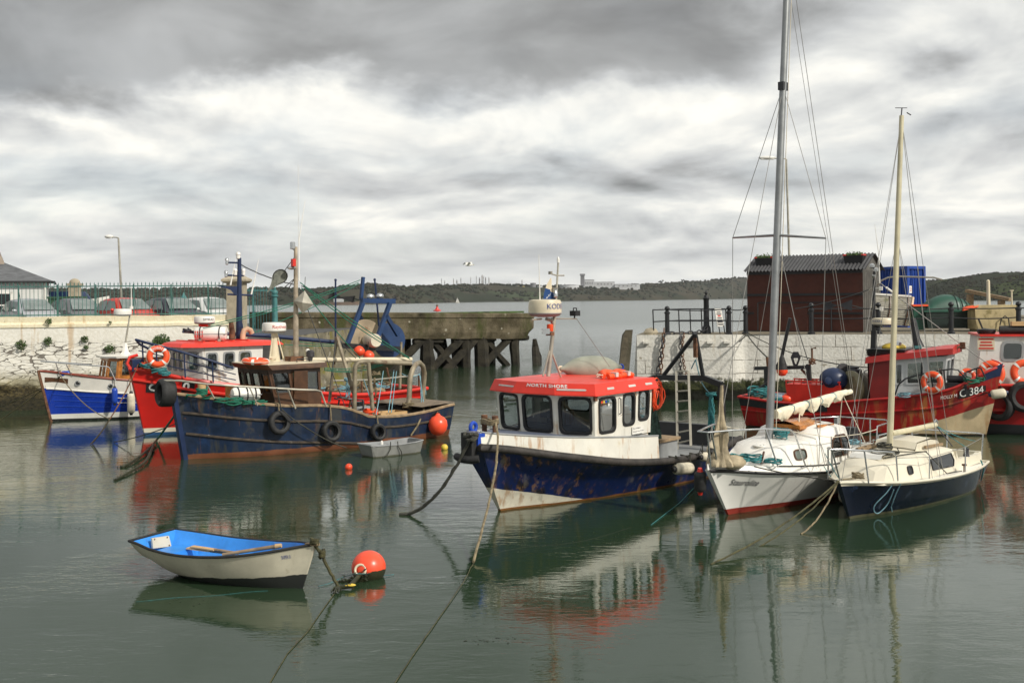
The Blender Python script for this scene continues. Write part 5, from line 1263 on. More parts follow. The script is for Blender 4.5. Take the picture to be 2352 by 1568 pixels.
# wheelhouse
PB = [(1.47, -1.19), (1.25, -.42), (1.25, .42), (1.47, 1.19), (3.47, 1.19), (3.47, -1.19)]; PT = [(1.41, -1.22), (1.16, -.43), (1.16, .43), (1.41, 1.22), (3.50, 1.22), (3.50, -1.22)]
z0, z1 = 1.22, 2.15
def fc(i, j, ws, zb=z0): return ((PB[i][0], PB[i][1], zb), (PB[j][0], PB[j][1], zb), (PT[j][0], PT[j][1], z1), (PT[i][0], PT[i][1], z1), ws)
wf = (.10, .90, .16, .93)
faces = [fc(1, 0, [(.12, .92, .16, .92)]), fc(2, 1, [(.08, .92, .17, .93)]), fc(3, 2, [(.12, .92, .16, .92)]), fc(0, 5, [(.07, .35, .16, .90), (.48, .69, .24, .92), (.76, .95, .30, .95)]), fc(4, 3, [(.08, .30, .3, .93), (.42, .64, .26, .92), (.72, .95, .2, .92)]),
 fc(5, 4, [(.12, .46, .35, .9), (.62, .9, .35, .9)])]
house(th, 'wheelhouse', whm, faces, M['black_trim'], M['glass'], .052, .05, .10)
mb = MB(); mb.prism([(1.5, -1.15), (1.3, -.4), (1.3, .4), (1.5, 1.15), (3.44, 1.15), (3.44, -1.15)], .98, 1.20); part('wheelhouse_base', mb, whm, th)
mb = MB(); mb.box((2.4, 0, 1.225), (1.9, 2.2, .03)); mb.box((1.62, 0, 1.35), (.35, 2.0, .26)); part('console', mb, M['interior'], th)
mb = MB(); mb.tube([(1.95, .3, 1.3), (1.95, .3, 1.62)], .03, 6); mb.box((2.0, .3, 1.72), (.12, .4, .32)); mb.box((2.9, -.55, 1.45), (.4, .4, .5)); part('helm_seat', mb, M['interior'], th)
RB = expand(PT, .10); RT = expand(PT, .03)
roofm = mat('red roof paint', (.78, .045, .025), .35, var=.08, patch=[((.75, .2, .12), 3, .74, .1)])
n = 6; mb = MB(); lo_ = [Vector((p[0], p[1], 2.12)) for p in RB]; md = [Vector((p[0], p[1], 2.14)) for p in RB]; hi_ = [Vector((p[0], p[1], 2.35)) for p in RT]; top = [Vector((lerp(p[0], 2.35, .5), p[1]*.5, 2.37)) for p in RT]
mb.ring([lo_, md, hi_, top], True, True, True, False); rf = part('roof', mb, roofm, th)
def rfp(i, j, u, v, d=.008):
 a, b_ = md[i].lerp(md[j], u), hi_[i].lerp(hi_[j], u); nn = (md[j]-md[i]).cross(hi_[i]-md[i]).normalized(); return a.lerp(b_, v)+nn*d
M['reflector'] = mat('silver reflective tape', (.55, .54, .50), .3)
def strip(i, j, u0, u1, v0, v1, mt, nm):
 w_ = u1-u0; pts = [(u0, (v0+v1)/2), (u0+w_*.04, v0), (u1-w_*.05, v0), (u1, (v0+v1)/2), (u1-w_*.05, v1), (u0+w_*.04, v1)]
 mb = MB(); mb.ring([[rfp(i, j, a, b_, .001) for a, b_ in pts], [rfp(i, j, a, b_, .009) for a, b_ in pts]], True, False, True, False); part(nm, mb, mt, rf)
strip(3, 2, .30, .97, .44, .58, M['reflector'], 'reflector'); strip(1, 0, .05, .80, .36, .52, M['reflector'], 'reflector')
for u0, u1 in ((.18, .29), (.52, .64), (.80, .92)): strip(0, 5, u0, u1, .36, .56, M['reflector'], 'reflector')
def nstext(a, b_):
 u = -.02+a/.86
 return rfp(2, 1, .30+a/.88, .60+b_/.30) if .30+a/.88 <= 1 else rfp(1, 0, (.30+a/.88-1)*1.02, .60+b_/.30)
part('lettering', text_on(nstext, 'NORTH SHORE', .088, bold=.003, space=1.10), M['text_white'], rf)
mb = MB(); mb.box((2.95, -1.215, 1.32), (.42, .012, .15)); mb.xf(Matrix.Identity(4)); nb = part('notice', mb, M['white_clean'], th)
for k, wd_ in enumerate(('Port of Milford', 'Passenger Licence Number')): flat_text(nb, wd_, (2.77, -1.223, 1.345-.06*k), (1, 0, 0), (0, 0, 1), .032 if k == 0 else .026, M['text_dark'])
mb = MB(); mb.tube([(2.26, -1.23, 2.02), (2.26, -1.27, 2.0), (2.26, -1.27, 1.72), (2.26, -1.23, 1.70)], .013, 6); part('grab_handle', mb, M['black_trim'], th)
for k, (c_, dz) in enumerate((('orange', 0), ('yellow', 0), ('blue_paint', .0), ('rope_teal', .0), ('white_clean', -.07))):
 mb = MB(); mb.lathe([(.03, 0), (.02, .002)], (1.68+.075*min(k, 3.2), -1.212, 1.98+dz), 10, Matrix.Rotation(pi/2, 3, 'X')); part('sticker', mb, M[c_], th)
mb = MB(); mb.box((1.42, -1.24, 2.07), (.08, .05, .10)); part('side_light', mb, M['rusty'], th)
# mast on the roof
y = .15
mb_, mt_ = f.py(*B1(900, 1315), y), f.py(*B1(972, 640), y); my = mb_.x
mb = MB(); mb.tube([mb_, mt_], [.045, .04], 10); part('mast', mb, M['galv'], th)
for a, b_ in (((945, 1075), (1035, 1320)), ((915, 1040), (845, 1312))):
 q_ = f.py(*B1(*b_), y); q_ = q_+Vector((-.15 if a[0] > 930 else .1, 0, 0))
 mb = MB(); mb.tube([f.py(*B1(*a), y), f.py(*B1(*b_), y-.02)], .02, 6); part('mast_strut', mb, M['galv'], th)
rc = f.py(*B1(866, 600), y)
dome(th, rc, .335, .36, M['cream'], 'KODEN', 'text_blue', -93)
mb = MB(); mb.tube([f.py(*B1(880, 700), y), f.py(*B1(935, 715), y), f.py(*B1(955, 760), y)], .035, 8); part('radar_bracket', mb, M['galv'], th)
pt_, pb_ = f.py(*B1(1008, 90), y), f.py(*B1(984, 520), y)
mb = MB(); mb.tube([pb_, pt_], [.022, .018], 8); part('top_pole', mb, M['galv'], th)
mb = MB(); mb.lathe([(.03, -.02), (.03, .06), (.015, .1)], pt_, 10); part('mast_light', mb, M['white_clean'], th)
mb = MB(); mb.tube([f.py(*B1(920, 215), y), f.py(*B1(990, 236), y), f.py(*B1(1070, 236), y)], .014, 6); mb.box(f.py(*B1(924, 208), y), (.06, .06, .06)); part('crosstree', mb, M['galv'], th)
mb = MB(); q_ = f.py(*B1(975, 420), y); mb.lathe([(.03, -.1), (.055, -.08), (.06, .0), (.045, .02), (.045, .08), (.055, .1)], q_, 12); part('horn', mb, M['steel'], th)
mb = MB(); mb.tube([f.py(*B1(812, 505), y), f.py(*B1(800, 10), y)], [.012, .006], 6); part('whip_aerial', mb, M['white_clean'], th)
mb = MB(); mb.tube([f.py(*B1(725, 708), y), f.py(*B1(830, 700), y)], .018, 6); mb.tube([f.py(*B1(930, 696), y), f.py(*B1(1205, 698), y)], .014, 6); part('light_bar', mb, M['galv'], th)
q_ = f.py(*B1(1187, 640), y); mb = MB(); mb.box(q_, (.17, .15, .11)); mb.tube([q_+Vector((-.06, 0, .05)), q_+Vector((-.05, 0, .11)), q_+Vector((.05, 0, .11)), q_+Vector((.06, 0, .05))], .012, 6); mb.tube([q_, f.py(*B1(1180, 696), y)], .015, 6); part('searchlight', mb, M['black_trim'], th)
q_ = f.py(*B1(920, 795), y-.06); mb = MB(); mb.lathe([(.06, -.07), (.065, -.06), (.065, .06), (.05, .075)], q_, 14); part('strobe_light', mb, M['orange'], th)
mb = MB(); mb.box(q_+Vector((.0, 0, -.12)), (.12, .12, .07)); part('strobe_base', mb, M['rusty'], th)
q_ = f.py(*B1(875, 832), y-.1); mb = MB(); mb.box(q_, (.06, .16, .11), rz=.7); part('floodlight', mb, M['steel'], th)
part('mast_stay', MB().tube([f.py(*B1(1205, 700), y), f.py(*B1(1560, 1215), y-.3)], .006, 5), M['wire'], th)
# flag
fl = [f.py(*B1(*p), y+.03) for p in ((930, 255), (905, 310), (870, 420), (848, 515), (975, 515), (955, 395), (945, 300))]
def flagfn(a, r):
 L_ = [fl[0], fl[1], fl[2], fl[3]]; Rr = [fl[0], fl[6], fl[5], fl[4]]; k = r*3; i = min(int(k), 2); q_ = L_[i].lerp(L_[i+1], k-i).lerp(Rr[i].lerp(Rr[i+1], k-i), a); return q_+Vector((0, .035*sin(a*7+r*3)*min(r*2, 1), 0))
fm, t, b = bsdf('two colour flag'); sp = t.new('ShaderNodeSeparateXYZ'); t.l.new(t.coord(out='UV'), sp.inputs[0])
t.set(b.inputs['Base Color'], t.mix(t.step(t.math('ADD', sp.outputs[1], t.math('MULTIPLY', sp.outputs[0], -.22)), .50, .515), (.60, .52, .38), (.012, .05, .16))); b.inputs['Roughness'].default_value = .9
mb = MB(); mb.grid(flagfn, 10, 16); mb.uv = [(i/10, j/16) for j in range(17) for i in range(11)]
fg = thing('flag', tuple(f.W(fl[0])), 'faded cream and blue flag hanging from the workboat mast', 'flag', rz=f.phi)
mb.xf(Matrix.Translation(-fl[0])); part('cloth', mb, fm, fg)
part('lettering', text_on(lambda a, b_: flagfn(.10+a*2.4, .90-a*1.0-b_*1.6)-fl[0]+Vector((0, -.02, 0)), 'oToOr', .05), M['text_white'], fg)
# things on the roof
e0 = f.py(*B1(1360, 1225), .35); mm = Matrix.Rotation(R(-8), 3, 'Z')
M['bag'] = mat('weathered pale buoy skin', (.29, .30, .24), .7, var=.15, vs=3, patch=[((.18, .19, .10), 2.2, .58, .2), ((.40, .25, .14), 3, .70, .1)])
bag = thing('large_buoy', tuple(f.W(e0-Vector((0, 0, .27)))), 'big pale weathered inflatable buoy lying on the red wheelhouse roof', 'buoy', rz=f.phi+R(-30))
mb = MB(); mb.lathe([(.03, -.74), (.06, -.70), (.07, -.64), (.13, -.56), (.215, -.40), (.26, -.2), (.27, 0), (.26, .2), (.215, .40), (.13, .56), (.07, .64), (.06, .70), (.02, .74)], (0, 0, .27), 24, Matrix.Rotation(pi/2, 3, 'Y')); part('body', mb, M['bag'], bag)
for x in (-.72, .72):
 mb = MB(); mb.torus((x, 0, .27), .055, .022, Matrix.Rotation(pi/2, 3, 'X'), 14, 7); part('eye', mb, M['cream'] if x < 0 else M['blue_paint'], bag)
for k, (px_, sc) in enumerate(((1560, 1.0), (1690, .8))):
 q_ = f.W(f.py(*B1(px_, 1345), -.75)); ljm = M['orange']
 lj = thing('life_jacket', (q_.x, q_.y, 2.36), ('crumpled orange life jacket nearer the big pale buoy on the red roof', 'second orange life jacket at the right edge of the red roof')[k], 'life jacket', 'orange life jackets on the red roof', f.phi)
 mb = MB(); mb.tube([Vector((-.24, -.02, .06)), Vector((-.14, .1, .1)), Vector((0, .13, .12)), Vector((.14, .08, .09)), Vector((.25, -.05, .05))], [.05*sc, .08*sc, .07*sc, .08*sc, .05*sc], 10); mb.tube([Vector((-.2, -.1, .05)), Vector((0, -.14, .07)), Vector((.2, -.12, .04))], [.05, .07, .05], 10); part('foam', mb, ljm, lj)
 mb = MB(); mb.box((-.05, -.15, .09), (.09, .13, .09)); part('tape', mb, M['reflector'], lj)
 mb = MB(); mb.tube(coil((-.3, .05, .05), .07, 2, .02), .008, 5); part('strap', mb, M['rope_white'], lj)
# stern gantry
xg = 6.8
pn, pf = f.px(*B2(2318, 215), xg), Vector((xg, 1.02, 1.9))
cr, cl_ = f.px(*B2(2170, 158), xg), f.px(*B2(1750, 152), xg)
mb = MB()
lineg = [Vector((xg, pn.y, .55)), pn+Vector((0, 0, 0)), cr, cl_, Vector((xg, cl_.y+.38, 1.98)), Vector((xg, cl_.y+.38, .55))]
for a, b_ in zip(lineg, lineg[1:]): mb.beam(a, b_, .13, .13, up=(1, 0, 0))
part('gantry', mb, M['black_paint'], th)
mb = MB(); mb.add([Vector((xg-.05, pn.y, .55)), Vector((xg-.05, cl_.y+.38, .55)), Vector((xg-.05, cl_.y+.38, .98)), Vector((xg-.05, pn.y, .98))], [(0, 1, 2, 3)]); mb.add([Vector((xg+.05, pn.y, .55)), Vector((xg+.05, cl_.y+.38, .55)), Vector((xg+.05, cl_.y+.38, .98)), Vector((xg+.05, pn.y, .98))], [(0, 1, 2, 3)]); mb.box((xg, (pn.y+cl_.y+.38)/2, 1.0), (.14, abs(pn.y-cl_.y-.38), .05)); part('stern_board', mb, M['black_paint'], th)
ap = f.px(*B4(965, 160), xg-.3)
for q_ in (f.px(*B4(590, 650), xg), f.px(*B4(1055, 655), xg)):
 mb = MB(); mb.tube([ap, q_], .05, 8); part('lifting_leg', mb, M['black_paint'], th)
mb = MB(); mb.beam(ap+Vector((0, 0, -.1)), ap+Vector((.0, 0, -.55)), .08, .08); part('pulley', mb, M['rusty'], th)
ld = [f.px(*B4(740, 600), xg-.35), f.px(*B4(755, 1520), xg-.9), f.px(*B4(885, 600), xg-.35), f.px(*B4(912, 1480), xg-.9)]
lt = thing('ladder', tuple(f.W(ld[1])), 'grey aluminium ladder leaning on the black stern gantry', 'ladder')
lw = [f.W(p) for p in ld]
for a, b_ in ((0, 1), (2, 3)):
 mb = MB(); mb.beam(lw[a], lw[b_], .055, .035); wpart('stile', mb, M['galv'], lt)
for k in range(8):
 mb = MB(); mb.tube([lw[0].lerp(lw[1], k/7.6), lw[2].lerp(lw[3], k/7.6)], .018, 6); wpart('rung', mb, M['galv'], lt)
rope('rope_bundle', [sagline(f.px(*B4(1150+random.uniform(-15, 15), 865), xg-.1), f.px(*B4(1150+random.uniform(-55, 45), random.uniform(1150, 1320)), xg-.15), 0, 6, .03) for k in range(22)]+[coil(f.px(*B4(1150, 885), xg-.1), .12, 3, .05)], .016, M['rope_teal'], 'thick bundle of teal rope hanging from the black stern gantry', frame=f.m)
rope('blue_line', [sagline(ap+Vector((0, 0, -.6)), f.px(*B4(1020, 690), xg), 0, 4), sagline(f.px(*B4(1020, 690), xg), f.px(*B4(1150, 870), xg), .05, 6), [ap+Vector((0, 0, -.6)), f.px(*B4(918, 570), xg)]], .014, M['rope_blue'], 'pale blue line reeved from the black tripod pulley', frame=f.m)
oc = f.py(*B2(1745, 345), -1.05)
mR = Matrix.Rotation(pi/2, 3, 'X')
rope('orange_rope_coil', [coil(oc+Vector((0, 0, .02*k)), .13+.02*k, 2, .07, 1.5, mR) for k in range(6)], .010, M['orange'], 'orange rope coil hanging at the back corner of the wheelhouse', frame=f.m)
mb = MB()
def netfn(a, r):
 c_ = oc+Vector((-.05, .02, -.25)); w_ = .10+.14*r; return c_+Vector(((a-.5)*2*w_+.05*sin(r*4), .05*sin(a*9+r*2), -.95*r))
mb.grid(netfn, 14, 14); mb2 = [v+Vector((0, .03, 0)) for v in mb.v]; mb.add(mb2, [tuple(i for i in f_) for f_ in mb.f[:]], True)
solo('hanging_net', mb, mat('dark green netting', (.02, .045, .035), .95, var=.6, vs=18, bump=.03, bs=30), 'dark green net bundle hanging under the orange rope coil', 'net', frame=f.m)
q_ = f.pz(*B2(1740, 700), .95)
bx = thing('deck_box', tuple(f.W((q_.x, q_.y, .4))), 'grey deck box with a pale lid behind the wheelhouse', 'box', rz=f.phi)
mb = MB(); mb.box((0, 0, .27), (.75, .62, .54)); part('body', mb, M['grey_paint'], bx)
mb = MB(); mb.box((0, 0, .575), (.85, .72, .06)); part('lid', mb, M['bare_wood'], bx)
hs = f.py(*B2(1700, 800), -.95)
rope('yellow_hose', [[f.py(*B2(*p), -1.0) for p in ((1650, 620), (1670, 700), (1705, 830))], [f.py(*B2(*p), -1.0) for p in ((1695, 720), (1700, 790), (1700, 840))], coil(hs+Vector((.2, .1, -.02)), .2, 2.5, .02)], .026, M['yellow'], 'yellow hose looped on the workboat side deck', catg='hose', frame=f.m)
# fenders and lines
for (p, ra, lab) in ((B2(1980, 955), 1.0, 'white fender hanging from two ropes below the workboat rail'), (B2(2200, 850), .8, 'white fender between the workboat stern and the white sloop')):
 c_ = f.py(p[0], p[1], -1.62 if ra == 1.0 else -1.72); d = Vector((cos(R(12)), sin(R(-8)), -.06)).normalized()*.30*ra
 fender(f.W(c_-d), f.W(c_+d), .125*ra, M['fender_white'], lab, 'white fenders on the workboat')
 rope('fender_rope', [[f.W(c_-d*.8), f.W(c_-d*.8+Vector((0, 0, .28))), f.W(H.on(c_.x-.25, H.h(H.a_at(c_.x-.25, .65))+.03, -1, .09)), f.W(H.on(c_.x-.28, H.h(H.a_at(c_.x-.28, .65))+.05, -1, -.12))], [f.W(c_+d*.8), f.W(c_+d*.8+Vector((0, 0, .3))), f.W(H.on(c_.x+.2, H.h(H.a_at(c_.x+.2, .65))+.03, -1, .09)), f.W(H.on(c_.x+.2, H.h(H.a_at(c_.x+.2, .65))+.05, -1, -.12))]], .017, M['rope_dark'], 'dark lashing holding the %s white fender on the workboat' % ('large' if ra == 1.0 else 'small aft'))
bo = f.W((-.95, -.1, 1.45)); wp = wl(920, 1182)
l1 = sagline(bo, wp, .35, 22, .008)
rope('mooring_rope', [l1, [p+Vector((.012*sin(i*2.2), .012*cos(i*2.2), .01)) for i, p in enumerate(l1)], coil(bo+Vector((.02, 0, .02)), .12, 3, .06)], .028, M['rope_dark'], 'heavy dark weedy rope sagging from the workboat bow to the water', 'mooring ropes')
l2 = [f.W((-.30, -.16, 1.74)), at(1144, 1003, 20.0), at(1142, 1030, 19.7), at(1141, 1060, 19.5), at(1122, 1160, 18.4), wl(1088, 1290, .03)]
rope('mooring_rope', [sum([sagline(a, b_, 0, 5, .006) for a, b_ in zip(l2, l2[1:])], []), coil((0, 0, 0), .13, 3, .05) and [f.W(Vector((-.30, -.03, 1.66))+Vector((.09*cos(a), .19*sin(a), .02*sin(3*a)+.03*a/6))) for a in [k*.5 for k in range(38)]]], .022, M['rope_tan'], 'thick tan rope from the workboat bitts straight down past the hull', 'mooring ropes')
l3 = [wl(1088, 1290, .03), wl(1065, 1335, .02), wl(1000, 1430, .012), wl(955, 1495, .01), wl(885, 1600, .01)]
rope('sunken_rope', [sum([sagline(a, b_, 0, 6, .004) for a, b_ in zip(l3, l3[1:])], [])], .006, M['rope_weed'], 'slimy rope lying on the water towards the bottom edge', 'slimy ropes on the water')
# ================================================================== the white sloop
C4 = lambda x, y: (1580.2+x/4.924, 906.5+y/4.924)
C5 = lambda x, y: (1886.4+x/4.924, 906.5+y/4.924)
f = Frame(1671, 1181, 48); th = f.thing('sailing_sloop', 'white sloop with a cream furled mainsail and a red boot top', 'sailboat')
H = Hull(5.6, .68, .15, [.05, .66, .95, 1.06, 1.08, 1.02, .86], [.02, .30, .55, .72, .78, .72, .45], [.90, .775, .675, .61, .58, .58, .60], .45, .9)
gel = mat('white topsides', (.74, .73, .68), .22, var=.03, bands=[('z', .11, -.008, (.26, .035, .025), .02), ('uv', .94, (.03, .022, .022))])
part('hull', H.outer(), gel, th)
part('deck', H.inside(.03, .03), M['white_clean'], th)
mb = H.rail(.022, .015, -.01, 0, 1, 8); part('rubbing_strake', mb, M['black_trim'], th)
# raised gunwale step
mb = MB(); rows = []
for i in range(31):
 a = i/30; h = H.h(a)
 for sd_ in (-1,):
  pass
 y = max(H.sec(a, h)-.05, .01); x = H.x(a, h); rows.append([Vector((x, -y, h)), Vector((x, -max(y-.06, .006), h+.10)), Vector((x, -max(y-.10, .004), h+.11)), Vector((x, max(y-.10, .004), h+.11)), Vector((x, max(y-.06, .006), h+.10)), Vector((x, y, h))])
mb.ring(rows, False, True, True, True); part('side_deck', mb, M['white_clean'], th)
mb = MB()
for sd_ in (0, 5): mb.tube([(r[1] if sd_ == 0 else r[4])+Vector((0, -.005 if sd_ == 0 else .005, .012)) for r in rows[6:29]], .014, 6)
part('toe_rail', mb, M['black_trim'], th)
D = .10
tk = trunk([((.55, .75), .30, .25, .80+D-.05, .86+D), ((.62, .95), .52, .42, .76+D-.05, 1.02+D), (1.25, .66, .54, .70+D-.05, 1.08+D), (2.0, .76, .64, .62+D-.05, 1.10+D), (2.5, .80, .68, .60+D-.05, 1.13+D)], .05)
part('cabin', tk, M['white_clean'], th)
PH = [((2.05, 2.25), .80, .66, .62+D, 1.14+D), ((2.15, 2.45), .84, .69, .60+D, 1.26+D), (2.9, .86, .72, .58+D, 1.30+D), (3.40, .86, .72, .58+D, 1.27+D), (3.46, .86, .70, .58+D, 1.20+D)]
part('pilothouse', trunk(PH, .07), M['white_clean'], th)
def side_of(st):
 def fn(x, z, off, side=-1):
  i = 0; X = [s_[0] if isinstance(s_[0], (int, float)) else s_[0][1] for s_ in st]
  while i < len(st)-2 and x > X[i+1]: i += 1
  k = min(max((x-X[i])/(X[i+1]-X[i]), 0), 1); wb, wt, zb, zt = (lerp(st[i][j], st[i+1][j], k) for j in (1, 2, 3, 4))
  k2 = (z-zb)/(zt-zb); return Vector((x, side*(lerp(wb, wt, k2)+off), z))
 return fn
sf = side_of(PH)
pA = [f.py(*C4(*p), -.80) for p in ((1510, 730), (1650, 740), (1648, 550), (1590, 560), (1530, 620))]
zc_ = .92+D
port(th, [(2.62, .74+D), (2.98, .74+D), (2.98, 1.12+D), (2.86, 1.12+D), (2.72, 1.05+D), (2.63, .90+D)], sf, M['brown_wood'], M['glass_dark'], .03)
port(th, [(3.03, .74+D), (3.22, .75+D), (3.32, .84+D), (3.32, 1.02+D), (3.22, 1.11+D), (3.03, 1.12+D)], sf, M['brown_wood'], M['glass_dark'], .03)
tf = side_of([((.62, .95), .52, .42, .76+D-.05, 1.02+D), (1.25, .66, .54, .70+D-.05, 1.08+D), (2.0, .76, .64, .62+D-.05, 1.10+D), (2.5, .80, .68, .60+D-.05, 1.13+D)])
port(th, oval(1.42, 1.76, .80+D, .97+D, 4), tf, M['brown_wood'], M['glass'], .03)
mb = MB(); mb.torus((.66, -.36, .93+D-.02), .10, .02, Matrix.Rotation(R(75), 3, Vector((.45, -.8, 0)).cross(Vector((0, 0, 1)))), 20, 6); fw = part('porthole', mb, M['brown_wood'], th)
mb = MB(); mb.lathe([(.1, 0), (.01, .004)], (.66, -.36, .93+D-.02), 18, Matrix.Rotation(R(75), 3, Vector((.45, -.8, 0)).cross(Vector((0, 0, 1))))); part('pane', mb, M['glass_dark'], fw)
for x, y in ((1.0, -.1), (1.75, -.45)):
 mb = MB(); z = 1.10+D; mb.lathe([(.12, 0), (.115, .02), (.06, .035), (.01, .04)], (x, y, z-.04), 16); v_ = part('vent', mb, M['white_clean'], th)
 mb = MB()
 for k in range(5): mb.box((x-.06+.03*k, y-.05, z-.015), (.014, .05, .012))
 part('slots', mb, M['black_trim'], v_)
hz0 = 1.36+D
mb = MB(); mb.grid(lambda a, r: Vector((lerp(2.15, 3.05, a), lerp(-.34, .34, r), hz0+.05-.10*(2*r-1)**2+.02)), 4, 10); mb.grid(lambda a, r: Vector((lerp(2.15, 3.05, a), lerp(-.34, .34, r), hz0-.02-.10*(2*r-1)**2+.02)), 4, 10)
for y in (-.34, .34): mb.box((2.6, y, hz0-.045), (.9, .03, .07))
for x in (2.15, 3.05): mb.beam((x, -.34, hz0-.03), (x, .34, hz0-.03), .03, .07)
part('hatch', mb, M['varnish'], th)
for y in (-.55, .45):
 mb = MB(); mb.beam((2.5, y, 1.33+D), (3.2, y, 1.30+D), .03, .05); part('handrail', mb, M['varnish'], th)
# cockpit
mb = MB(); mb.box((4.4, 0, .42), (1.7, 1.1, .03))
for y in (-.62, .62): mb.box((4.45, y, .66), (1.9, .10, .26))
mb.box((5.42, 0, .68), (.08, 1.3, .2)); part('cockpit', mb, M['white_clean'], th)
mb = MB(); mb.box((3.50, 0, .85), (.03, 1.1, .6)); part('washboard', mb, M['black_trim'], th)
# mast, boom, spreaders
b0 = f.py(*C4(918, 550), 0);
def mp(u, v, x, y=None): q_ = f.px(u, v, x); return q_
m0 = Vector((b0.x, 0, 1.12+D)); mtop = f.py(1806.5, -4, -.05); mdir = (mtop-m0)
mtop2 = m0+mdir*1.12
mb = MB(); rr = [.075, .075, .07, .062]
mb.tube([m0, m0+mdir*.3, m0+mdir*.7, mtop2], rr, 12); part('mast', mb, M['alloy'], th)
mb = MB(); mb.tube([m0+Vector((.075, 0, .1)), m0+mdir*.52+Vector((.075, 0, 0))], .016, 6); part('sail_track', mb, M['galv'], th)
mid = lambda v: m0+mdir*((1010-v)/(1010+4))
ms = mid(547)
sl, sr = f.px(1683, 546, ms.x), f.px(1897, 547, ms.x)
for q_ in (sl, sr):
 mb = MB(); mb.tube([ms, q_], [.028, .018], 8); part('spreader', mb, M['alloy'], th)
hd = mid(203)
hb = MB(); hb.box(hd, (.2, .12, .16)); part('masthead_band', hb, M['dark_steel'], th)
WR = .0065
chain_ = lambda s_: H.p(.33, H.h(.33), s_, -.02)
stays = {'stay': [[hd, f.py(1628, 1000, -.0)+Vector((0, 0, 0)) if False else H.p(0, H.h(0), -1)+Vector((.08, 0, .1))]]}
nearc, farc = H.p(.36, H.h(.36), -1, -.04)+Vector((0, 0, .08)), H.p(.36, H.h(.36), 1, -.04)+Vector((0, 0, .08))
for a, b_ in ((hd, H.p(0, H.h(0), -1)+Vector((.1, 0, .1))), (hd, sl), (sl, nearc if False else farc), (hd, sr), (sr, nearc), (ms, nearc+Vector((.25, 0, 0))), (ms, farc+Vector((.25, 0, 0))), (mtop2, Vector((5.55, 0, 1.1)))):
 part('stay', MB().tube([a, b_], WR, 5), M['wire'], th)
part('halyard', MB().tube([m0+mdir*1.1+Vector((.1, -.05, 0)), m0+Vector((.16, -.06, .1))], .008, 5), M['rope_white'], th)
part('topping_lift', MB().tube([m0+mdir*1.05, f.py(1955, 897, -.1)], .005, 5), M['wire'], th)
g0, g1_ = f.py(*C4(985, 215), -.02), f.py(1954, 899, -.1)
mb = MB(); mb.tube([g0, g1_], .055, 10); part('boom', mb, M['sail'], th)
# furled mainsail: a drooping, lashed roll along the boom
N = 90; rings = []
bd_ = (g1_-g0);
for i in range(N+1):
 a = i/N; c_ = g0+bd_*a*.93; tie = min(abs(a-k) for k in (.02, .22, .42, .60, .80, .98))
 puff = min(tie/.07, 1); r1 = .07+.015*puff; dr = (.10+.13*puff*(.75+.6*mnoise.noise(Vector((a*9, 2, 0)))))*(1-.25*a)*(1 if a < .9 else .5)
 rings.append([c_+Vector((0, r1*cos(t_)*(1+.35*mnoise.noise(Vector((a*26, t_*1.5, 3)))), (r1*.8*sin(t_) if sin(t_) > 0 else dr*sin(t_)*(1+.5*mnoise.noise(Vector((a*22, t_*2, 5)))))+.02)) for t_ in [2*pi*k/16 for k in range(16)]])
mb = MB(); mb.ring(rings, True, True, True); part('furled_sail', mb, M['sail'], th)
for k in (.22, .42, .60, .80):
 r_ = rings[int(k*N)]; part('sail_tie', MB().tube([q_+(q_-(g0+bd_*k*.93))*.08 for q_ in r_], .009, 5, True), M['rope_blue'], th)
# pulpit, stanchions, lifelines, pushpit
ZD = lambda x: H.h(H.a_at(x, .6))+.1
pt = f.py(*C4(165, 420), 0)
pa, pbv = f.py(*C4(600, 455), -.52), f.py(*C4(975, 485), -.80)
zt_ = pt.z
ptop = [Vector((1.10, .74, zt_-.10)), Vector((.45, .56, zt_-.02)), Vector((-.25, .30, zt_)), Vector((-.82, .10, zt_)), Vector((-.82, -.10, zt_)), Vector((-.25, -.30, zt_)), Vector((.40, -.56, zt_-.02)), Vector((1.0, -.76, zt_-.08)), Vector((1.12, -.78, zt_-.16)), Vector((1.35, -.88, ZD(1.3)))]
tubes(th, 'pulpit', [ptop, [Vector((1.10, .74, zt_-.10)), Vector((1.3, .86, ZD(1.3)))], [Vector((-.8, -.08, zt_)), Vector((-.62, -.04, .95))], [Vector((-.75, -.14, zt_)), Vector((-.48, -.10, .95))], [Vector((.42, -.56, zt_-.02)), Vector((.55, -.74, .88))], [Vector((.42, .56, zt_-.02)), Vector((.5, .72, .88))]], .017, M['steel'], 8)
st_x = (2.3, 3.5)
for x in st_x:
 for s_ in (-1, 1):
  y = s_*(H.sec(H.a_at(x, .6), H.h(H.a_at(x, .6)))-.10); part('stanchion', MB().tube([(x, y, ZD(x)-.02), (x, y, ZD(x)+.55)], .013, 6), M['steel'], th)
px0 = [(4.5, -.9), (5.3, -.8), (5.75, -.55), (5.75, .55), (5.3, .8), (4.5, .9)]
ztp = 1.27
tubes(th, 'pushpit', [[Vector((4.45, -.90, .68)), Vector((4.48, -.90, ztp-.06))]+[Vector((x, y, ztp)) for x, y in px0]+[Vector((4.48, .9, ztp-.06)), Vector((4.45, .90, .68))]]+[[Vector((x, y, .66)), Vector((x, y, ztp))] for x, y in ((5.3, -.78), (5.3, .78), (5.72, -.2), (5.72, .2))], .016, M['steel'], 8)
for s_ in (-1, 1):
 l = [Vector((1.1, s_*.76, zt_-.12))]+[Vector((x, s_*(H.sec(H.a_at(x, .6), H.h(H.a_at(x, .6)))-.10), ZD(x)+.53)) for x in st_x]+[Vector((4.48, s_*.9, ztp-.06))]
 part('lifeline', MB().tube(l, .008, 5), M['rope_white'], th)
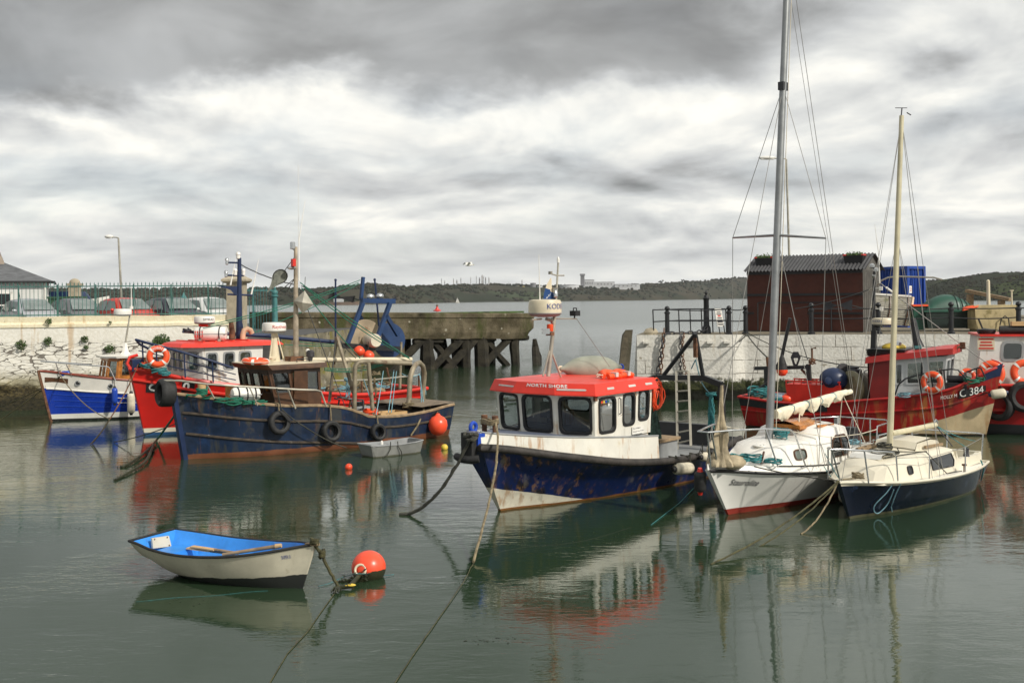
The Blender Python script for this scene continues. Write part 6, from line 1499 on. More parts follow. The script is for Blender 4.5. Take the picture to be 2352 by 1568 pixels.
# outboard and clutter in the cockpit
q_ = Vector((5.72, .25, .9)); mb = MB(); mb.box(q_, (.22, .26, .32)); mb.tube([q_, q_-Vector((-.05, 0, .8))], .06, 8); part('outboard_motor', mb, M['dark_steel'], th)
q_ = f.py(*C4(1685, 285), .7); mb = MB(); mb.box(q_, (.14, .08, .16)); mb.tube([q_, q_-Vector((0, 0, .5))], .015, 6); part('compass_box', mb, M['grey_paint'], th)
hull_text(f, H, -1, (1673.5, 1113), (1738, 1115), .115, 'Staurolite', M['text_dark'], th, .012, shear=.28, bold=.0015, space=1.06)
# jib bundle on the forestay
rings = []
for i in range(40):
 a = i/39; c_ = Vector((-.42+.10*a, -.10, .96+1.44*a)); r = cat([.23, .13, .10, .11, .075, .045, .03, .025, .02], a)
 rings.append([c_+Vector((r*cos(t_), r*sin(t_), 0))*(1+.75*mnoise.noise(Vector((cos(t_)*2.9, sin(t_)*2.9, a*1.3)))+.25*mnoise.noise(Vector((cos(t_)*6, sin(t_)*6, a*9)))) for t_ in [2*pi*k/26 for k in range(26)]])
mb = MB(); mb.ring(rings, True, True, True)
mb.ell((-.15, -.22, 1.0), (.28, .22, .13), 14)
solo('bundled_jib', mb, M['canvas'], 'old tan jib bundled upright on the bow of the white sloop', 'sail', frame=f.m)
rope('rope_heap', [coil((.30, -.30, .98), .22, 4, .05), coil((.05, -.25, 1.0), .17, 4, .06), coil((.62, -.60, .93), .16, 3, .03)], .014, M['rope_teal'], 'tangle of pale green line on the sloop foredeck', frame=f.m)
rope('rope_heap', [coil((b0.x+.25, -.12, 1.30), .17, 5, .04), coil((b0.x+.12, -.2, 1.28), .12, 4, .05)], .012, M['rope_teal'], 'coil of green line at the foot of the silver mast', frame=f.m)
rope('rope_heap', [coil((4.1, -.55, .90), .16, 4, .06), coil((4.7, .3, .85), .2, 4, .05), sagline((3.6, .2, 1.2), (4.9, .75, 1.25), .05)], .013, M['rope_blue'], 'blue lines heaped in the sloop cockpit', frame=f.m)
rope('boom_sheet', [[g0.lerp(g1_, .30)+Vector((0, 0, -.1)), Vector((2.2, -.3, 1.25+D))], [g0.lerp(g1_, .31)+Vector((0, 0, -.1)), Vector((2.25, -.25, 1.25+D))], [g0.lerp(g1_, .88), Vector((5.0, -.4, .85))], [g0.lerp(g1_, .88), Vector((5.2, .3, .85))]], .010, M['rope_white'], 'white sheets led down from the furled boom', frame=f.m)
fender(f.W((-.30, -.30, .84)) if False else f.W((-.60, .20, .86)), f.W((-.54, .24, .46)), .11, M['black_rubber'], 'black fender with red ends beside the sloop stem', cap='red_paint')
fender(f.W((2.25, -1.20, .62)), f.W((2.33, -1.18, .02)), .11, M['fender_white'], 'grubby white fender squeezed between the two yachts')
fender(f.W((.25, -.42, .98)) if False else f.W((.10, .40, 1.10)), f.W((.72, .52, 1.32)), .13, M['cream'], 'long cream fender stowed on the far side of the sloop foredeck')
SL, SLH = f, H
# ================================================================== the navy yacht
f = Frame(1950, 1191, 49); th = f.thing('sailing_yacht', 'small navy hulled yacht with a cream deck and yellow mast', 'sailboat')
H = Hull(5.15, .46, .10, [.05, .60, .86, .98, 1.0, .92, .76], [.02, .32, .54, .68, .76, .76, .60], [.715, .64, .585, .55, .525, .50, .48], .4, .9)
nav = mat('navy topsides', (.005, .008, .020), .12, var=.2, spec=.6, patch=[((.03, .05, .11), 1.8, .56, .2), ((.16, .20, .26), 3.4, .67, .08)], streak=[((.10, .13, .18), 4, .60, .5)], bands=[('z', .05, -.004, (.09, .085, .05), .03), ('uv', .90, (.60, .54, .42))])  # whitish blue patch paints the glitter reflected off the water into the hull
part('hull', H.outer(), nav, th)
part('deck', H.inside(.02, .03), M['white_clean'], th)
crm = mat('cream gelcoat', (.70, .65, .52), .35, var=.05, patch=[((.5, .45, .34), 3, .7, .15)])
part('toe_rail', H.rail(.024, .01, 0, 0, 1, 8, True), crm, th)
D = 0
TR = [((.18, .48), .36, .30, .62, .84), ((.30, .70), .52, .43, .61, .95), (1.3, .62, .52, .58, 1.00), (2.2, .70, .58, .54, 1.00), (3.2, .72, .60, .52, .98), (3.62, .72, .58, .50, .92)]
part('cabin', trunk(TR, .05, .08), crm, th)
mb = MB(); mb.ring([[Vector((x, y, zt_+.02*(1-(y/.4)**2))) for y in (-.40, -.2, 0, .2, .40)] for x, zt_ in ((2.1, 1.045), (2.2, 1.17), (2.9, 1.19), (3.3, 1.13), (3.42, 1.02))], False); mb.add([(2.1, -.4, 1.0), (2.2, -.4, 1.15), (2.9, -.4, 1.16), (3.3, -.4, 1.1), (3.42, -.4, .98)], [(0, 1, 2, 3, 4)]); mb.add([(2.1, .4, 1.0), (2.2, .4, 1.15), (2.9, .4, 1.16), (3.3, .4, 1.1), (3.42, .4, .98)], [(0, 1, 2, 3, 4)]); part('sliding_hatch', mb, crm, th)
mb = MB(); mb.ring([[Vector((x, y, z)) for y in (-.30, 0, .30)] for x, z in ((.72, 1.0), (.78, 1.07), (1.2, 1.09), (1.26, 1.03))], False, True, True, False); part('fore_hatch', mb, M['white_paint'], th)
tf = side_of(TR)
mb_poly = [(2.28, .66), (3.30, .62), (3.42, .72), (3.36, .86), (2.28, .86)]
port(th, mb_poly, tf, M['black_trim'], M['glass_dark'], .02)
port(th, oval(1.28, 1.44, .70, .83, 5), tf, M['black_trim'], M['glass_dark'], .02)
for y0, y1 in ((-.46, -.40), (-.30, -.22)):
 mb = MB(); mb.beam((2.45, y0, 1.06), (3.55, y1, 1.0), .04, .05); part('handrail', mb, M['bare_wood'], th)
mb = MB(); mb.beam((1.4, .35, 1.06), (3.2, .42, 1.04), .05, .05); mb.beam((1.5, .5, 1.05), (3.1, .55, 1.03), .05, .04); part('spare_batten', mb, M['bare_wood'], th)
mb = MB()
for y in (-.60, .60): mb.ring([[Vector((x, y-.06, .48)), Vector((x, y-.05, z)), Vector((x, y+.05, z)), Vector((x, y+.06, .48))] for x, z in ((3.62, .88), (3.75, .70), (4.9, .66), (5.12, .70))], False, True, True, False)
mb.box((5.10, 0, .58), (.10, 1.25, .24)); mb.box((4.3, 0, .36), (1.4, .95, .03)); part('cockpit_coaming', mb, crm, th)
mb = MB(); mb.lathe([(.07, .68), (.05, .74), (.055, .82), (.06, .85)], (4.35, -.60, 0), 12); part('winch', mb, M['dark_steel'], th)
mb = MB(); mb.lathe([(.02, .5), (.02, .62), (.05, .63), (.05, .66)], (3.4, -.88, 0), 8); part('cleat', mb, M['brown_wood'], th)
mast_y = mat('yellowed mast', (.54, .49, .33), .4, var=.12)
b0 = f.py(*C5(770, 690), 0); m0 = Vector((b0.x, 0, b0.z)); mtop = f.py(2071, 266, 0); mdir = mtop-m0
mb = MB(); mb.tube([m0, m0+mdir*.5, mtop], [.06, .055, .045], 12); part('mast', mb, mast_y, th)
mb = MB(); mb.tube([mtop+Vector((-.02, 0, 0)), mtop+Vector((.02, 0, .16))], .012, 6); mb.tube([mtop+Vector((-.16, .06, .14)), mtop+Vector((.12, -.06, .16))], .008, 5); mb.tube([mtop+Vector((.02, -.1, .05)), mtop+Vector((.16, -.12, .02))], .012, 5); part('wind_vane', mb, M['dark_steel'], th)
gE = f.py(*C5(1290, 340), -.15); gS = m0+mdir*((gE.z+.0-m0.z)/mdir.z)
mb = MB(); mb.tube([gS+Vector((.06, 0, .0)), gE], .055, 10); part('boom', mb, mast_y, th)
mb = MB(); mb.torus(gE+Vector((.03, 0, .02)), .08, .02, Matrix.Rotation(pi/2, 3, 'X'), 18, 6); part('boom_ring', mb, M['steel'], th)
hd = mtop-mdir*.01
nearc, farc = H.p(.42, H.h(.42), -1, -.04), H.p(.42, H.h(.42), 1, -.04)
for a, b_ in ((hd, H.p(0, H.h(0), -1)+Vector((.05, 0, .0))), (hd, nearc), (hd, farc), (hd-mdir*.35, nearc+Vector((-.3, .03, 0))), (hd-mdir*.35, nearc+Vector((.3, .03, 0))), (hd-mdir*.35, farc+Vector((.3, 0, 0))), (hd, Vector((5.15, 0, .62)))):
 part('stay', MB().tube([a, b_], WR*.8, 5), M['wire'], th)
part('topping_lift', MB().tube([hd, gE], .005, 5), M['wire'], th)
zt_ = f.py(*C5(110, 620), 0).z
pR = f.py(*C5(655, 690), -.60)
tubes(th, 'pulpit', [[Vector((.55, .55, .66)), Vector((.50, .55, zt_-.16)), Vector((.1, .42, zt_-.08)), Vector((-.55, .14, zt_)), Vector((-.72, 0, zt_)), Vector((-.55, -.14, zt_)), Vector((.1, -.42, zt_-.08)), Vector((.58, -.58, zt_-.14)), Vector((.68, -.60, zt_-.22)), Vector((.70, -.62, .62))],
 [Vector((-.68, 0, zt_)), Vector((-.36, 0, .74))], [Vector((-.1, -.34, zt_-.06)), Vector((-.02, -.38, .68))], [Vector((-.1, .34, zt_-.06)), Vector((-.02, .38, .68))]], .016, M['steel'], 8)
for x in (1.75, 3.3):
 for s_ in (-1, 1):
  y = s_*(H.sec(H.a_at(x, .5), .5)-.06); part('stanchion', MB().tube([(x, y, .5), (x+.02, y, 1.02)], .013, 6), M['steel'], th)
zp = 1.06; PP = [Vector((4.25, -.86, zp)), Vector((5.0, -.78, zp)), Vector((5.25, -.55, zp)), Vector((5.25, .55, zp)), Vector((5.0, .78, zp)), Vector((4.25, .86, zp+.03)), Vector((3.5, .90, zp+.02))]
tubes(th, 'pushpit', [[Vector((5.15, -.64, .52)), PP[1]+Vector((.15, .1, 0)), PP[2], PP[3], PP[4], PP[5], PP[6], Vector((3.35, .9, .55))], [Vector((5.0, .72, .5)), PP[4]], [Vector((4.3, .85, .5)), PP[5]], [Vector((5.2, .1, .55)), Vector((5.25, .1, zp))]], .017, M['steel'], 8)
for s_ in (-1, 1):
 part('lifeline', MB().tube([Vector((.66, s_*.6, zt_-.25)), Vector((1.77, s_*.84, .98)), Vector((3.32, s_*.92, 1.0)), Vector((5.1, s_*.66, .98))], .006, 5), M['wire'], th)
part('lashing', MB().tube([gE, Vector((3.7, -.55, .95))], .012, 5), M['dark_steel'], th)
for q_, sg in (((5.2, -.5, .9), .05), ((4.4, -.6, .85), .02), ((3.3, .9, 1.0), .02)): part('boom_sheet', MB().tube(sagline(gE, Vector(q_), sg), .008, 5), M['rope_teal'], th)
rope('hanging_loop', [smooth([H.on(.58, .56, -1, .03)+Vector((0, -.01, .1)), H.on(.5, .45, -1, .03), H.on(.40, .24, -1, .05), H.on(.42, .12, -1, .07), H.on(.50, .06, -1, .09), H.on(.60, .10, -1, .07), H.on(.66, .25, -1, .05), H.on(.62, .5, -1, .03)]), [H.on(.70, .6, -1, .03), H.on(.74, .4, -1, .03), H.on(.80, .15, -1, .05), H.on(.92, .04, -1, .05)]], .010, M['rope_blue'], 'pale line hanging in a long loop from the navy yacht pulpit', frame=f.m)
rope('hanging_line', [[H.on(4.4, .47, -1, .02)+Vector((0, .05, .15)), H.on(4.45, .45, -1, .03), H.on(4.62, .25, -1, .03), H.on(4.68, .17, -1, .03)]], .014, M['rope_teal'], 'short blue line over the navy yacht quarter', frame=f.m)
rope('rope_heap', [coil((1.15, -.20, 1.05), .25, 3, .03), sagline((1.3, -.1, 1.1), (2.3, -.55, 1.0), .02), coil((1.75, .05, 1.08), .14, 4, .03), [Vector((.9, -.3, 1.02)), Vector((2.1, -.6, 1.03)), Vector((2.5, -.86, .58)), Vector((3.2, -.9, .55))]], .011, M['rope_dark'], 'dark lines strewn over the navy yacht cabin top', frame=f.m)
rope('rope_heap', [coil((.12, -.12, .72), .1, 4, .03), sagline((-.3, 0, .74), (.12, -.12, .73), .0)], .016, M['rope_tan'], 'tan line coiled on the navy yacht foredeck', frame=f.m)
bow = f.W((-.42, 0, .74))
for a, b_, sg, r, mt, lab in ((bow, wl(1632, 1296, .0), .12, .016, 'rope_weed', 'long tan mooring rope from the navy yacht bow to the left'), (bow+Vector((.02, 0, 0)), wl(1745, 1254, .0), .10, .013, 'rope_weed', 'second tan mooring rope just below the long one'), (bow, wl(1840, 1226, .0), .14, .015, 'rope_tan', 'short steep mooring rope from the navy yacht bow')):
 rope('mooring_rope', [sagline(a, b_, sg, 22, .006)], r, M[mt], lab, 'mooring ropes')
q_ = SL.W((.7, -.85, .82)); rope('bow_line', [sagline(SL.W((.1, -.5, .92)), bow, .03, 16)], .011, M['rope_dark'], 'dark line running from the sloop deck to the navy yacht bow')
rope('bow_line', [sagline(SL.W((1.9, -1.0, 1.0)), bow+Vector((0, 0, .05)), .02, 8), sagline(SL.W((1.9, -.98, .75)), bow, .06, 8)], .008, M['rope_teal'], 'thin green lines tying the navy yacht to the white sloop')
# ================================================================== blue trawler
A2 = lambda x, y: (x/5.02, 704.4+y/5.02)
A3 = lambda x, y: (294+x/4.656, 704.4+y/4.656)
A4 = lambda x, y: (477.7+x/5.12, 551.2+y/5.12)
A5 = lambda x, y: (643.1+x/5.12, 765.6+y/5.12)
f = Frame(428, 1054, 43); th = f.thing('fishing_boat', 'weathered navy blue wooden fishing boat with a brown wheelhouse', 'fishing boat'); BT = f
sh_ = lambda a: 0
H = Hull(7.75, .32, .12, [.06, .80, 1.15, 1.34, 1.44, 1.46, 1.40, 1.22], [.03, .70, 1.08, 1.28, 1.38, 1.40, 1.32, 1.08], [1.67, 1.46, 1.28, 1.14, .90, .80, .84, .95], .5, .8); BTH = H
# step in the sheer aft of the wheelhouse
h0 = H.h
H.h = lambda a: h0(a)*(1-.0)+(.10 if a < .52 else .10*max(0, 1-(a-.52)/.07))*(1 if a > .30 else 0)*min((a-.30)/.2, 1)-(.05 if a > .58 else 0)
bh = mat('weathered navy planking', (.0055, .016, .042), .42, var=.4, vs=1.3, bump=.006, bs=7, patch=[((.010, .034, .10), 1.0, .52, .2), ((.055, .05, .04), 2.2, .57, .12), ((.12, .05, .02), 5, .655, .05)], streak=[((.05, .05, .04), 4, .48, .7), ((.13, .06, .03), 7, .56, .8)], bands=[('z', .12, .006, (.14, .05, .022), .10)])
part('hull', H.outer(56), bh, th)
dk_ = lambda a: .12 if a < .50 else (.12+(a-.50)/.05*.36 if a < .55 else (.48 if a < .83 else .06))
part('deck', H.inside(dk_, .07, n=60), mat('worn grey deck', (.16, .15, .13), .8, var=.3, vs=3, bump=.01, bs=9), th)
part('gunwale', H.rail(.045, -.02, .0, 0, 1, 6), M['bare_wood'], th)
rk = mat('worn rubbing strake', (.055, .042, .03), .7, var=.5, vs=6, patch=[((.22, .2, .17), 4, .62, .08)])
for k, (k0, k1) in enumerate(((.72, .46), (.40, .06))):
 part('rubbing_strake', H.strake(lambda a: lerp(k0, k1, min(a*1.5, 1)) if k == 1 else lerp(k0, .62, min(a*1.4, 1)), -1, .035, .015, .01, .99 if k == 0 else .80), rk, th)
mb = MB(); mb.beam(H.p(0, 1.70, -1)+Vector((-.04, 0, 0)), Vector((.02, 0, -.4)), .12, .16, up=(0, 1, 0)); part('stem', mb, M['navy_paint'], th)
mb = MB(); mb.grid(lambda a, r: Vector((lerp(6.55, 8.0, r), lerp(-1, 1, a)*(H.sec(.85+.14*r, .85)-.06), .93+.03*r+.004*((int(r*24)) % 2))), 4, 24, False); part('aft_deck', mb, mat('bare deck planks', (.19, .145, .10), .85, var=.35, vs=6, bump=.01, bs=12), th)
# wheelhouse
wood = mat('brown wheelhouse', (.075, .034, .015), .4, var=.25, vs=5, streak=[((.16, .11, .07), 6, .66, .4)])
P0 = [(2.12, -.86), (2.02, 0), (2.12, .86), (3.50, .86), (3.50, -.86)]; P1 = [(1.90, -.80), (1.82, 0), (1.90, .80), (3.50, .80), (3.50, -.80)]; zb, zt = 1.14, 2.20
dkm = mat('dark wheelhouse front', (.022, .016, .011), .5, var=.3)
q4 = lambda i, j, ws: ((P0[i][0], P0[i][1], zb), (P0[j][0], P0[j][1], zb), (P1[j][0], P1[j][1], zt), (P1[i][0], P1[i][1], zt), ws)
house(th, 'wheelhouse', wood, [q4(0, 4, [(.05, .38, .40, .92), (.43, .65, .40, .92), (.70, .96, .40, .92)]), q4(3, 2, [(.06, .4, .46, .86), (.5, .9, .46, .86)]), q4(4, 3, [(.1, .45, .46, .86), (.55, .9, .46, .86)])], wood, M['glass'], .03, .04, .03)
house(th, 'wheelhouse_front', dkm, [q4(1, 0, [(.05, .46, .40, .92), (.54, .95, .40, .92)]), q4(2, 1, [(.05, .46, .40, .92), (.54, .95, .40, .92)])], dkm, M['glass'], .045, .04, .02)
mb = MB(); mb.prism([(2.2, -.75), (3.4, -.75), (3.4, .75), (2.2, .75)], 1.1, 1.5); part('interior', mb, M['interior'], th)
mb = MB(); mb.prism([(1.92, -.98), (1.78, 0), (1.92, .98), (3.62, .98), (3.62, -.98)], zt, zt+.13, [(1.80, -.96), (1.66, 0), (1.80, .96), (3.62, .94), (3.62, -.94)]); rf = part('roof_edge', mb, wood, th)
mb = MB(); mb.prism([(1.82, -.94), (1.69, 0), (1.82, .94), (3.58, .92), (3.58, -.92)], zt+.131, zt+.15); part('roof', mb, M['cream'], rf)
mb = MB(); mb.beam((2.6, -.885, 1.35), (2.78, -.86, 2.12), .05, .04); mb.box((2.84, -.885, 1.64), (.42, .02, 1.02)); dr = part('door', mb, wood, th)
for z in (1.30, 1.56):
 mb = MB(); mb.box((2.82, -.90, z), (.36, .02, .03)); part('door_rail', mb, wood, dr)
zr = zt+.15
# mast
mbse = f.py(*A4(1035, 1410), 0); mtp = f.py(*A4(1032, 80), 0); mbse.z = zr
mm_ = mat('rust stained mast', (.36, .30, .22), .6, var=.35, vs=4, patch=[((.20, .09, .04), 3, .56, .12)])
mb = MB(); mb.tube([mbse, mbse.lerp(mtp, .5), mtp], [.075, .065, .05], 12); part('mast', mb, mm_, th)
mb = MB(); mb.box(mbse+Vector((-.05, 0, .06)), (.42, .3, .14)); part('mast_step', mb, M['rusty'], th)
q_ = f.py(*A4(995, 65), 0); mb = MB(); mb.lathe([(.05, -.1), (.07, -.09), (.07, .08), (.05, .1)], q_, 12); mb.tube([q_+Vector((0, 0, -.1)), mtp+Vector((0, 0, -.1))], .015, 5); part('mast_light', mb, M['steel'], th)
q_ = f.py(*A4(1005, 265), -.08); mb = MB(); mb.box(q_, (.10, .10, .20)); part('red_light', mb, M['red_paint'], th)
q_ = f.py(*A4(985, 328), 0); mb = MB(); mb.ell(q_, (.14, .09, .05), 12); mb.tube([q_, mtp*.0+f.py(*A4(1030, 328), 0)], .02, 5); part('floodlight', mb, M['steel'], th)
for x in (1055, 1068):
 pass
mb = MB(); mb.tube([f.py(*A4(1072, 480), -.05), f.py(*A4(1070, 0), -.05), f.py(701, 460, -.05)], [.022, .018, .006], 6); part('whip_aerial', mb, M['white_clean'], th)
mb = MB(); mb.tube([f.py(686, 600, .15), f.py(685, 380, .15)], .006, 5); part('thin_aerial', mb, M['white_clean'], th)
# radar on its own stand
rc = f.py(*A4(778, 1040), .35)
sb = Vector((rc.x, .35, zr))
mb = MB(); mb.lathe([(.16, 0), (.09, .5), (.08, rc.z-zr-.10)], sb, 10);
for d in ((-.22, -.12), (.22, -.14), (.1, .2)): mb.tube([sb+Vector((d[0], d[1], 0)), sb+Vector((d[0]*.2, d[1]*.2, .85))], .02, 6)
part('radar_stand', mb, M['cream'], th)
dome(th, rc+Vector((0, 0, .0)), .325, .30, M['white_clean'], 'Raytheon', 'text_red', -88)
# bits on the roof
mb = MB(); mb.tube(coil((2.35, -.3, zr+.08), .09, 3, .03), .012, 5); part('cable_coil', mb, M['cream'], th)
mb = MB(); mb.lathe([(.04, 0), (.04, .22), (.06, .25), (.06, .30), (.02, .33)], (mbse.x+.22, -.25, zr), 10); part('vent', mb, M['white_clean'], th)
mb = MB(); mb.lathe([(.05, 0), (.07, .1), (.11, .12), (.11, .25), (.06, .3)], (3.45, -.4, zr), 12); part('vent', mb, M['dark_steel'], th)
mb = MB(); mb.tube([(2.9, -.6, zr), (2.9, -.6, zr+.08), (3.3, -.6, zr+.08), (3.3, -.6, zr)], .015, 6); part('handrail', mb, M['black_paint'], th)
lbq = f.W(f.py(*A4(560, 1400), -.35)); lbq.z = zr+.07
lifebuoy((lbq.x, lbq.y, lbq.z), (0.05, -.05, 1), .36, 'red and white lifebuoy lying flat on the brown wheelhouse roof')
# the boom lying fore and aft, its lower twin, the stern arch
b0, b1 = f.py(*A4(1095, 1408), .1), f.py(*A5(1545, 305), -.1)
mb = MB(); mb.tube([b0, b1], .065, 10); part('boom', mb, M['cream'], th)
b0, b1 = f.py(*A5(905, 340), -.35), f.py(*A5(1540, 352), -.35)
arch = mat('rusty gallows tube', (.27, .23, .16), .6, .2, var=.3, vs=4, patch=[((.13, .07, .04), 3, .56, .15)])
y1 = -.85;
leg = lambda p, y: f.py(*A5(*p), y)
mb = MB(); a_ = [leg((875, 965), y1), leg((880, 460), y1), leg((890, 380), y1), leg((925, 338), y1), leg((1000, 330), y1), leg((1540, 352), y1+.25)]; mb.tube(a_, .062, 10); part('side_gallows', mb, arch, th)
mb = MB(); mb.tube([leg((1095, 960), -.95), leg((1040, 345), -.95)], .058, 10); part('gallows_leg', mb, arch, th)
a_ = []
cA = leg((1630, 345), -.2)
aN, aF = leg((1515, 840), -.55), leg((1680, 840), .35)
top = [leg((1530, 520), -.5), leg((1560, 420), -.45), leg((1600, 360), -.3), leg((1640, 342), -.1), leg((1680, 385), .15), leg((1700, 470), .3)]
mb = MB(); mb.tube([aN]+top+[leg((1680, 700), .35), aF], .075, 10); part('stern_arch', mb, arch, th)
mb = MB(); mb.tube([leg((670, 40), -.1), leg((880, 740), -.8), leg((880, 960), -.85)], .055, 8); part('derrick_leg', mb, arch, th)
mb = MB(); mb.tube([leg((670, 40), -.1), leg((580, 800), .5)], .045, 8); part('derrick_leg', mb, arch, th)
# railing along the bow deck
l = [A3(380, 790), A3(560, 790), A3(840, 825), A3(1200, 850), A3(1500, 865), A3(1825, 885), A5(420, 665), A5(480, 680), A5(545, 860)]
ys = [-.15, -.45, -.85, -1.05, -1.15, -1.25, -1.33, -1.35, -1.36]
rl = [f.py(u, v, y) for (u, v), y in zip(l, ys)]
mb = MB(); mb.tube(rl, .026, 8);
for (a, b_), y in (((A3(845, 835), A3(925, 980))), -.9), ((A3(1300, 860), A3(1385, 1055)), -1.15), ((A3(1710, 890), A3(1795, 1085)), -1.25), ((A5(100, 665), A5(180, 885)), -1.32): mb.tube([f.py(*a, y), f.py(*b_, y)], .02, 6)
part('bow_rail', mb, M['galv'], th)
# foredeck gear
q_ = f.py(*A3(790, 930), -.2); mb = MB(); mb.tube([q_-Vector((0, 0, .35)), q_+Vector((0, 0, .28))], .10, 12); part('samson_post', mb, M['pale_wood'], th)
mb = MB(); mb.box((1.62, .1, 1.52), (.6, .6, .5)); part('cable_locker', mb, M['varnish'], th)
q_ = f.W(f.py(*A3(1255, 960), -.55)); q_.z = f.W(f.py(*A3(1255, 1020), -.55)).z
lr = thing('life_raft', tuple(q_), 'white life raft canister strapped to the blue boat foredeck', 'life raft', rz=f.phi+R(-10))
def canister(o_, L_, r, strapn, words=None):
 mb = MB(); mb.lathe([(.02, -L_/2), (r*.8, -L_/2+.02), (r*.98, -L_/2+.08), (r, 0), (r*.98, L_/2-.08), (r*.8, L_/2-.02), (.02, L_/2)], (0, 0, r), 22, Matrix.Rotation(pi/2, 3, 'Y')); part('shell', mb, M['white_clean'], o_)
 for k in range(strapn):
  mb = MB(); mb.torus((lerp(-L_*.3, L_*.3, k/max(strapn-1, 1)), 0, r), r+.004, .018, Matrix.Rotation(pi/2, 3, 'Y'), 24, 6); part('strap', mb, M['black_trim'], o_)
 mb = MB(); mb.box((0, 0, r), (L_*1.01, r*2.03, .02)); part('seam', mb, M['grey_paint'], o_)
 for x in (-L_*.3, L_*.3):
  mb = MB(); mb.box((x, 0, .03), (.08, r*1.7, .07)); part('cradle', mb, M['galv'], o_)
canister(lr, .74, .20, 3)
rope('net_heap', [coil(f.py(*A3(1000, 1010), -.6), .20, 4, .05), coil(f.py(*A3(1130, 1030), -.7), .24, 6, .05), coil(f.py(*A3(1420, 1055), -.9), .16, 5, .03), coil(f.py(*A3(840, 985), -.35), .16, 3, .06), coil(f.py(*A3(1280, 1045), -.85), .2, 5, .04)], .018, M['rope_green'], 'green netting and rope heaped along the blue boat foredeck', catg='netting', frame=f.m)
rope('rope_turns', [[q2+Vector((0, 0, 0)) for q2 in coil(f.py(*A3(790, 930), -.2), .13, 5, .05)], sagline(f.py(*A3(790, 930), -.2), f.py(*A3(640, 940), -.45), .02)], .022, M['rope_green'], 'green rope turned round the pale post on the blue boat bow', frame=f.m)
# tyres
t0 = f.py(*A3(420, 915), -.02)
tyre(f.W((t0.x-.05, -.04, t0.z)), Vector((-.80, -.58, .05)), .36, 'big tractor tyre hung over the stem of the blue boat', .19)
for (p, y, r, lab) in ((A3(1632, 1240), -1.28, .31, 'tyre fender nearest the bow on the blue hull side'), (A5(615, 1152), -1.50, .29, 'tyre fender amidships on the blue hull side'), (A5(1155, 1160), -1.56, .24, 'smaller tyre fender above the grey pram')):
 c_ = f.py(*p, y); nn = Vector((0.0, -1, .12)); c_ = H.on(c_.x, c_.z, -1, .12); tyre(f.W(c_), f.m.to_3x3() @ nn, r, lab, .10)
 a = H.a_at(c_.x, .9); tp_ = H.p(a, H.h(a), -1, .0)+Vector((0, 0, .05))
 rope('tyre_rope', [[f.W(c_+Vector((0, -.02, r*.75))), f.W(Vector((c_.x, tp_.y-.05, tp_.z))), f.W(Vector((c_.x, tp_.y+.12, tp_.z+.01)))]], .018, M['rope_tan'], 'lashing that holds the %s' % lab)
rope('deck_line', [[f.py(*A3(1635, 1080), -1.33), f.py(*A3(1590, 870), -1.2)], sagline(f.py(*A3(1640, 1090), -1.36), f.py(*A5(280, 1090), -1.52), .03, 10), sagline(f.py(*A5(280, 1090), -1.52), f.W(Vector((0, 0, 0))) if False else f.py(*A5(780, 1345), -1.62), .05, 10)], .016, M['rope_dark'], 'slack dark line slanting across the blue hull side', frame=f.m)
# orange buoy hung on the quarter
oc = f.W(f.py(*A5(1857, 1075), -1.52))
ob = thing('round_buoy', tuple(oc), 'round orange buoy hung on the stern quarter of the blue boat', 'buoy', 'round orange buoys')
mb = MB(); mb.lathe([(.02, -.30), (.06, -.295), (.16, -.255), (.25, -.14), (.28, 0), (.255, .13), (.18, .22), (.08, .275), (.05, .33), (.02, .34)], (0, 0, 0), 28); part('body', mb, M['buoy_orange'], ob)
mb = MB(); mb.torus((0, 0, .36), .045, .018, Matrix.Rotation(pi/2, 3, 'X'), 14, 7); part('eye', mb, M['black_rubber'], ob)
rope('buoy_rope', [[oc+Vector((0, 0, .38)), f.W(f.py(*A5(1800, 960), -1.1)), f.W(f.py(*A5(1770, 870), -1.0)), f.W(f.py(*A5(1690, 830), -.7)), f.W(f.py(*A5(1500, 850), -.6))], coil(f.W(f.py(*A5(1510, 870), -.6)), .16, 5, .06), [f.W(f.py(*A5(1690, 840), -.75)), f.W(f.py(*A5(1690, 910), -1.25)), f.W(f.py(*A5(1620, 1080), -1.5)), f.W(f.py(*A5(1540, 1200), -1.52))]], .026, M['rope_tan'], 'tan rope from the stern arch to the orange buoy')
# aft deck clutter
q_ = f.py(*A5(1310, 890), -.6); fb = thing('fish_box', tuple(f.W((q_.x, -.45, .42))), 'open wooden box standing on the blue boat aft deck', 'box', rz=f.phi)
mb = MB()
for y in (-.26, .26): mb.box((0, y, .18), (.95, .04, .36))
for x in (-.46, .46): mb.box((x, 0, .18), (.04, .5, .36))
part('sides', mb, M['pale_wood'], fb)
mb = MB(); mb.box((0, 0, .03), (.92, .5, .03)); part('bottom', mb, M['bare_wood'], fb)
mb = MB(); q_ = f.py(*A5(960, 900), .2); mb.box((q_.x, .45, .62), (1.0, .3, .42)); mb.box((q_.x, .45, .85), (1.1, .4, .05)); part('engine_box', mb, M['grey_paint'], th)
mb = MB(); mb.lathe([(.16, -.2), (.16, -.16), (.07, -.14), (.07, .14), (.16, .16), (.16, .2)], (4.9, -.2, .72), 14, Matrix.Rotation(pi/2, 3, 'X')); mb.box((4.9, -.2, .5), (.3, .3, .3)); part('hauler', mb, M['rusty'], th)
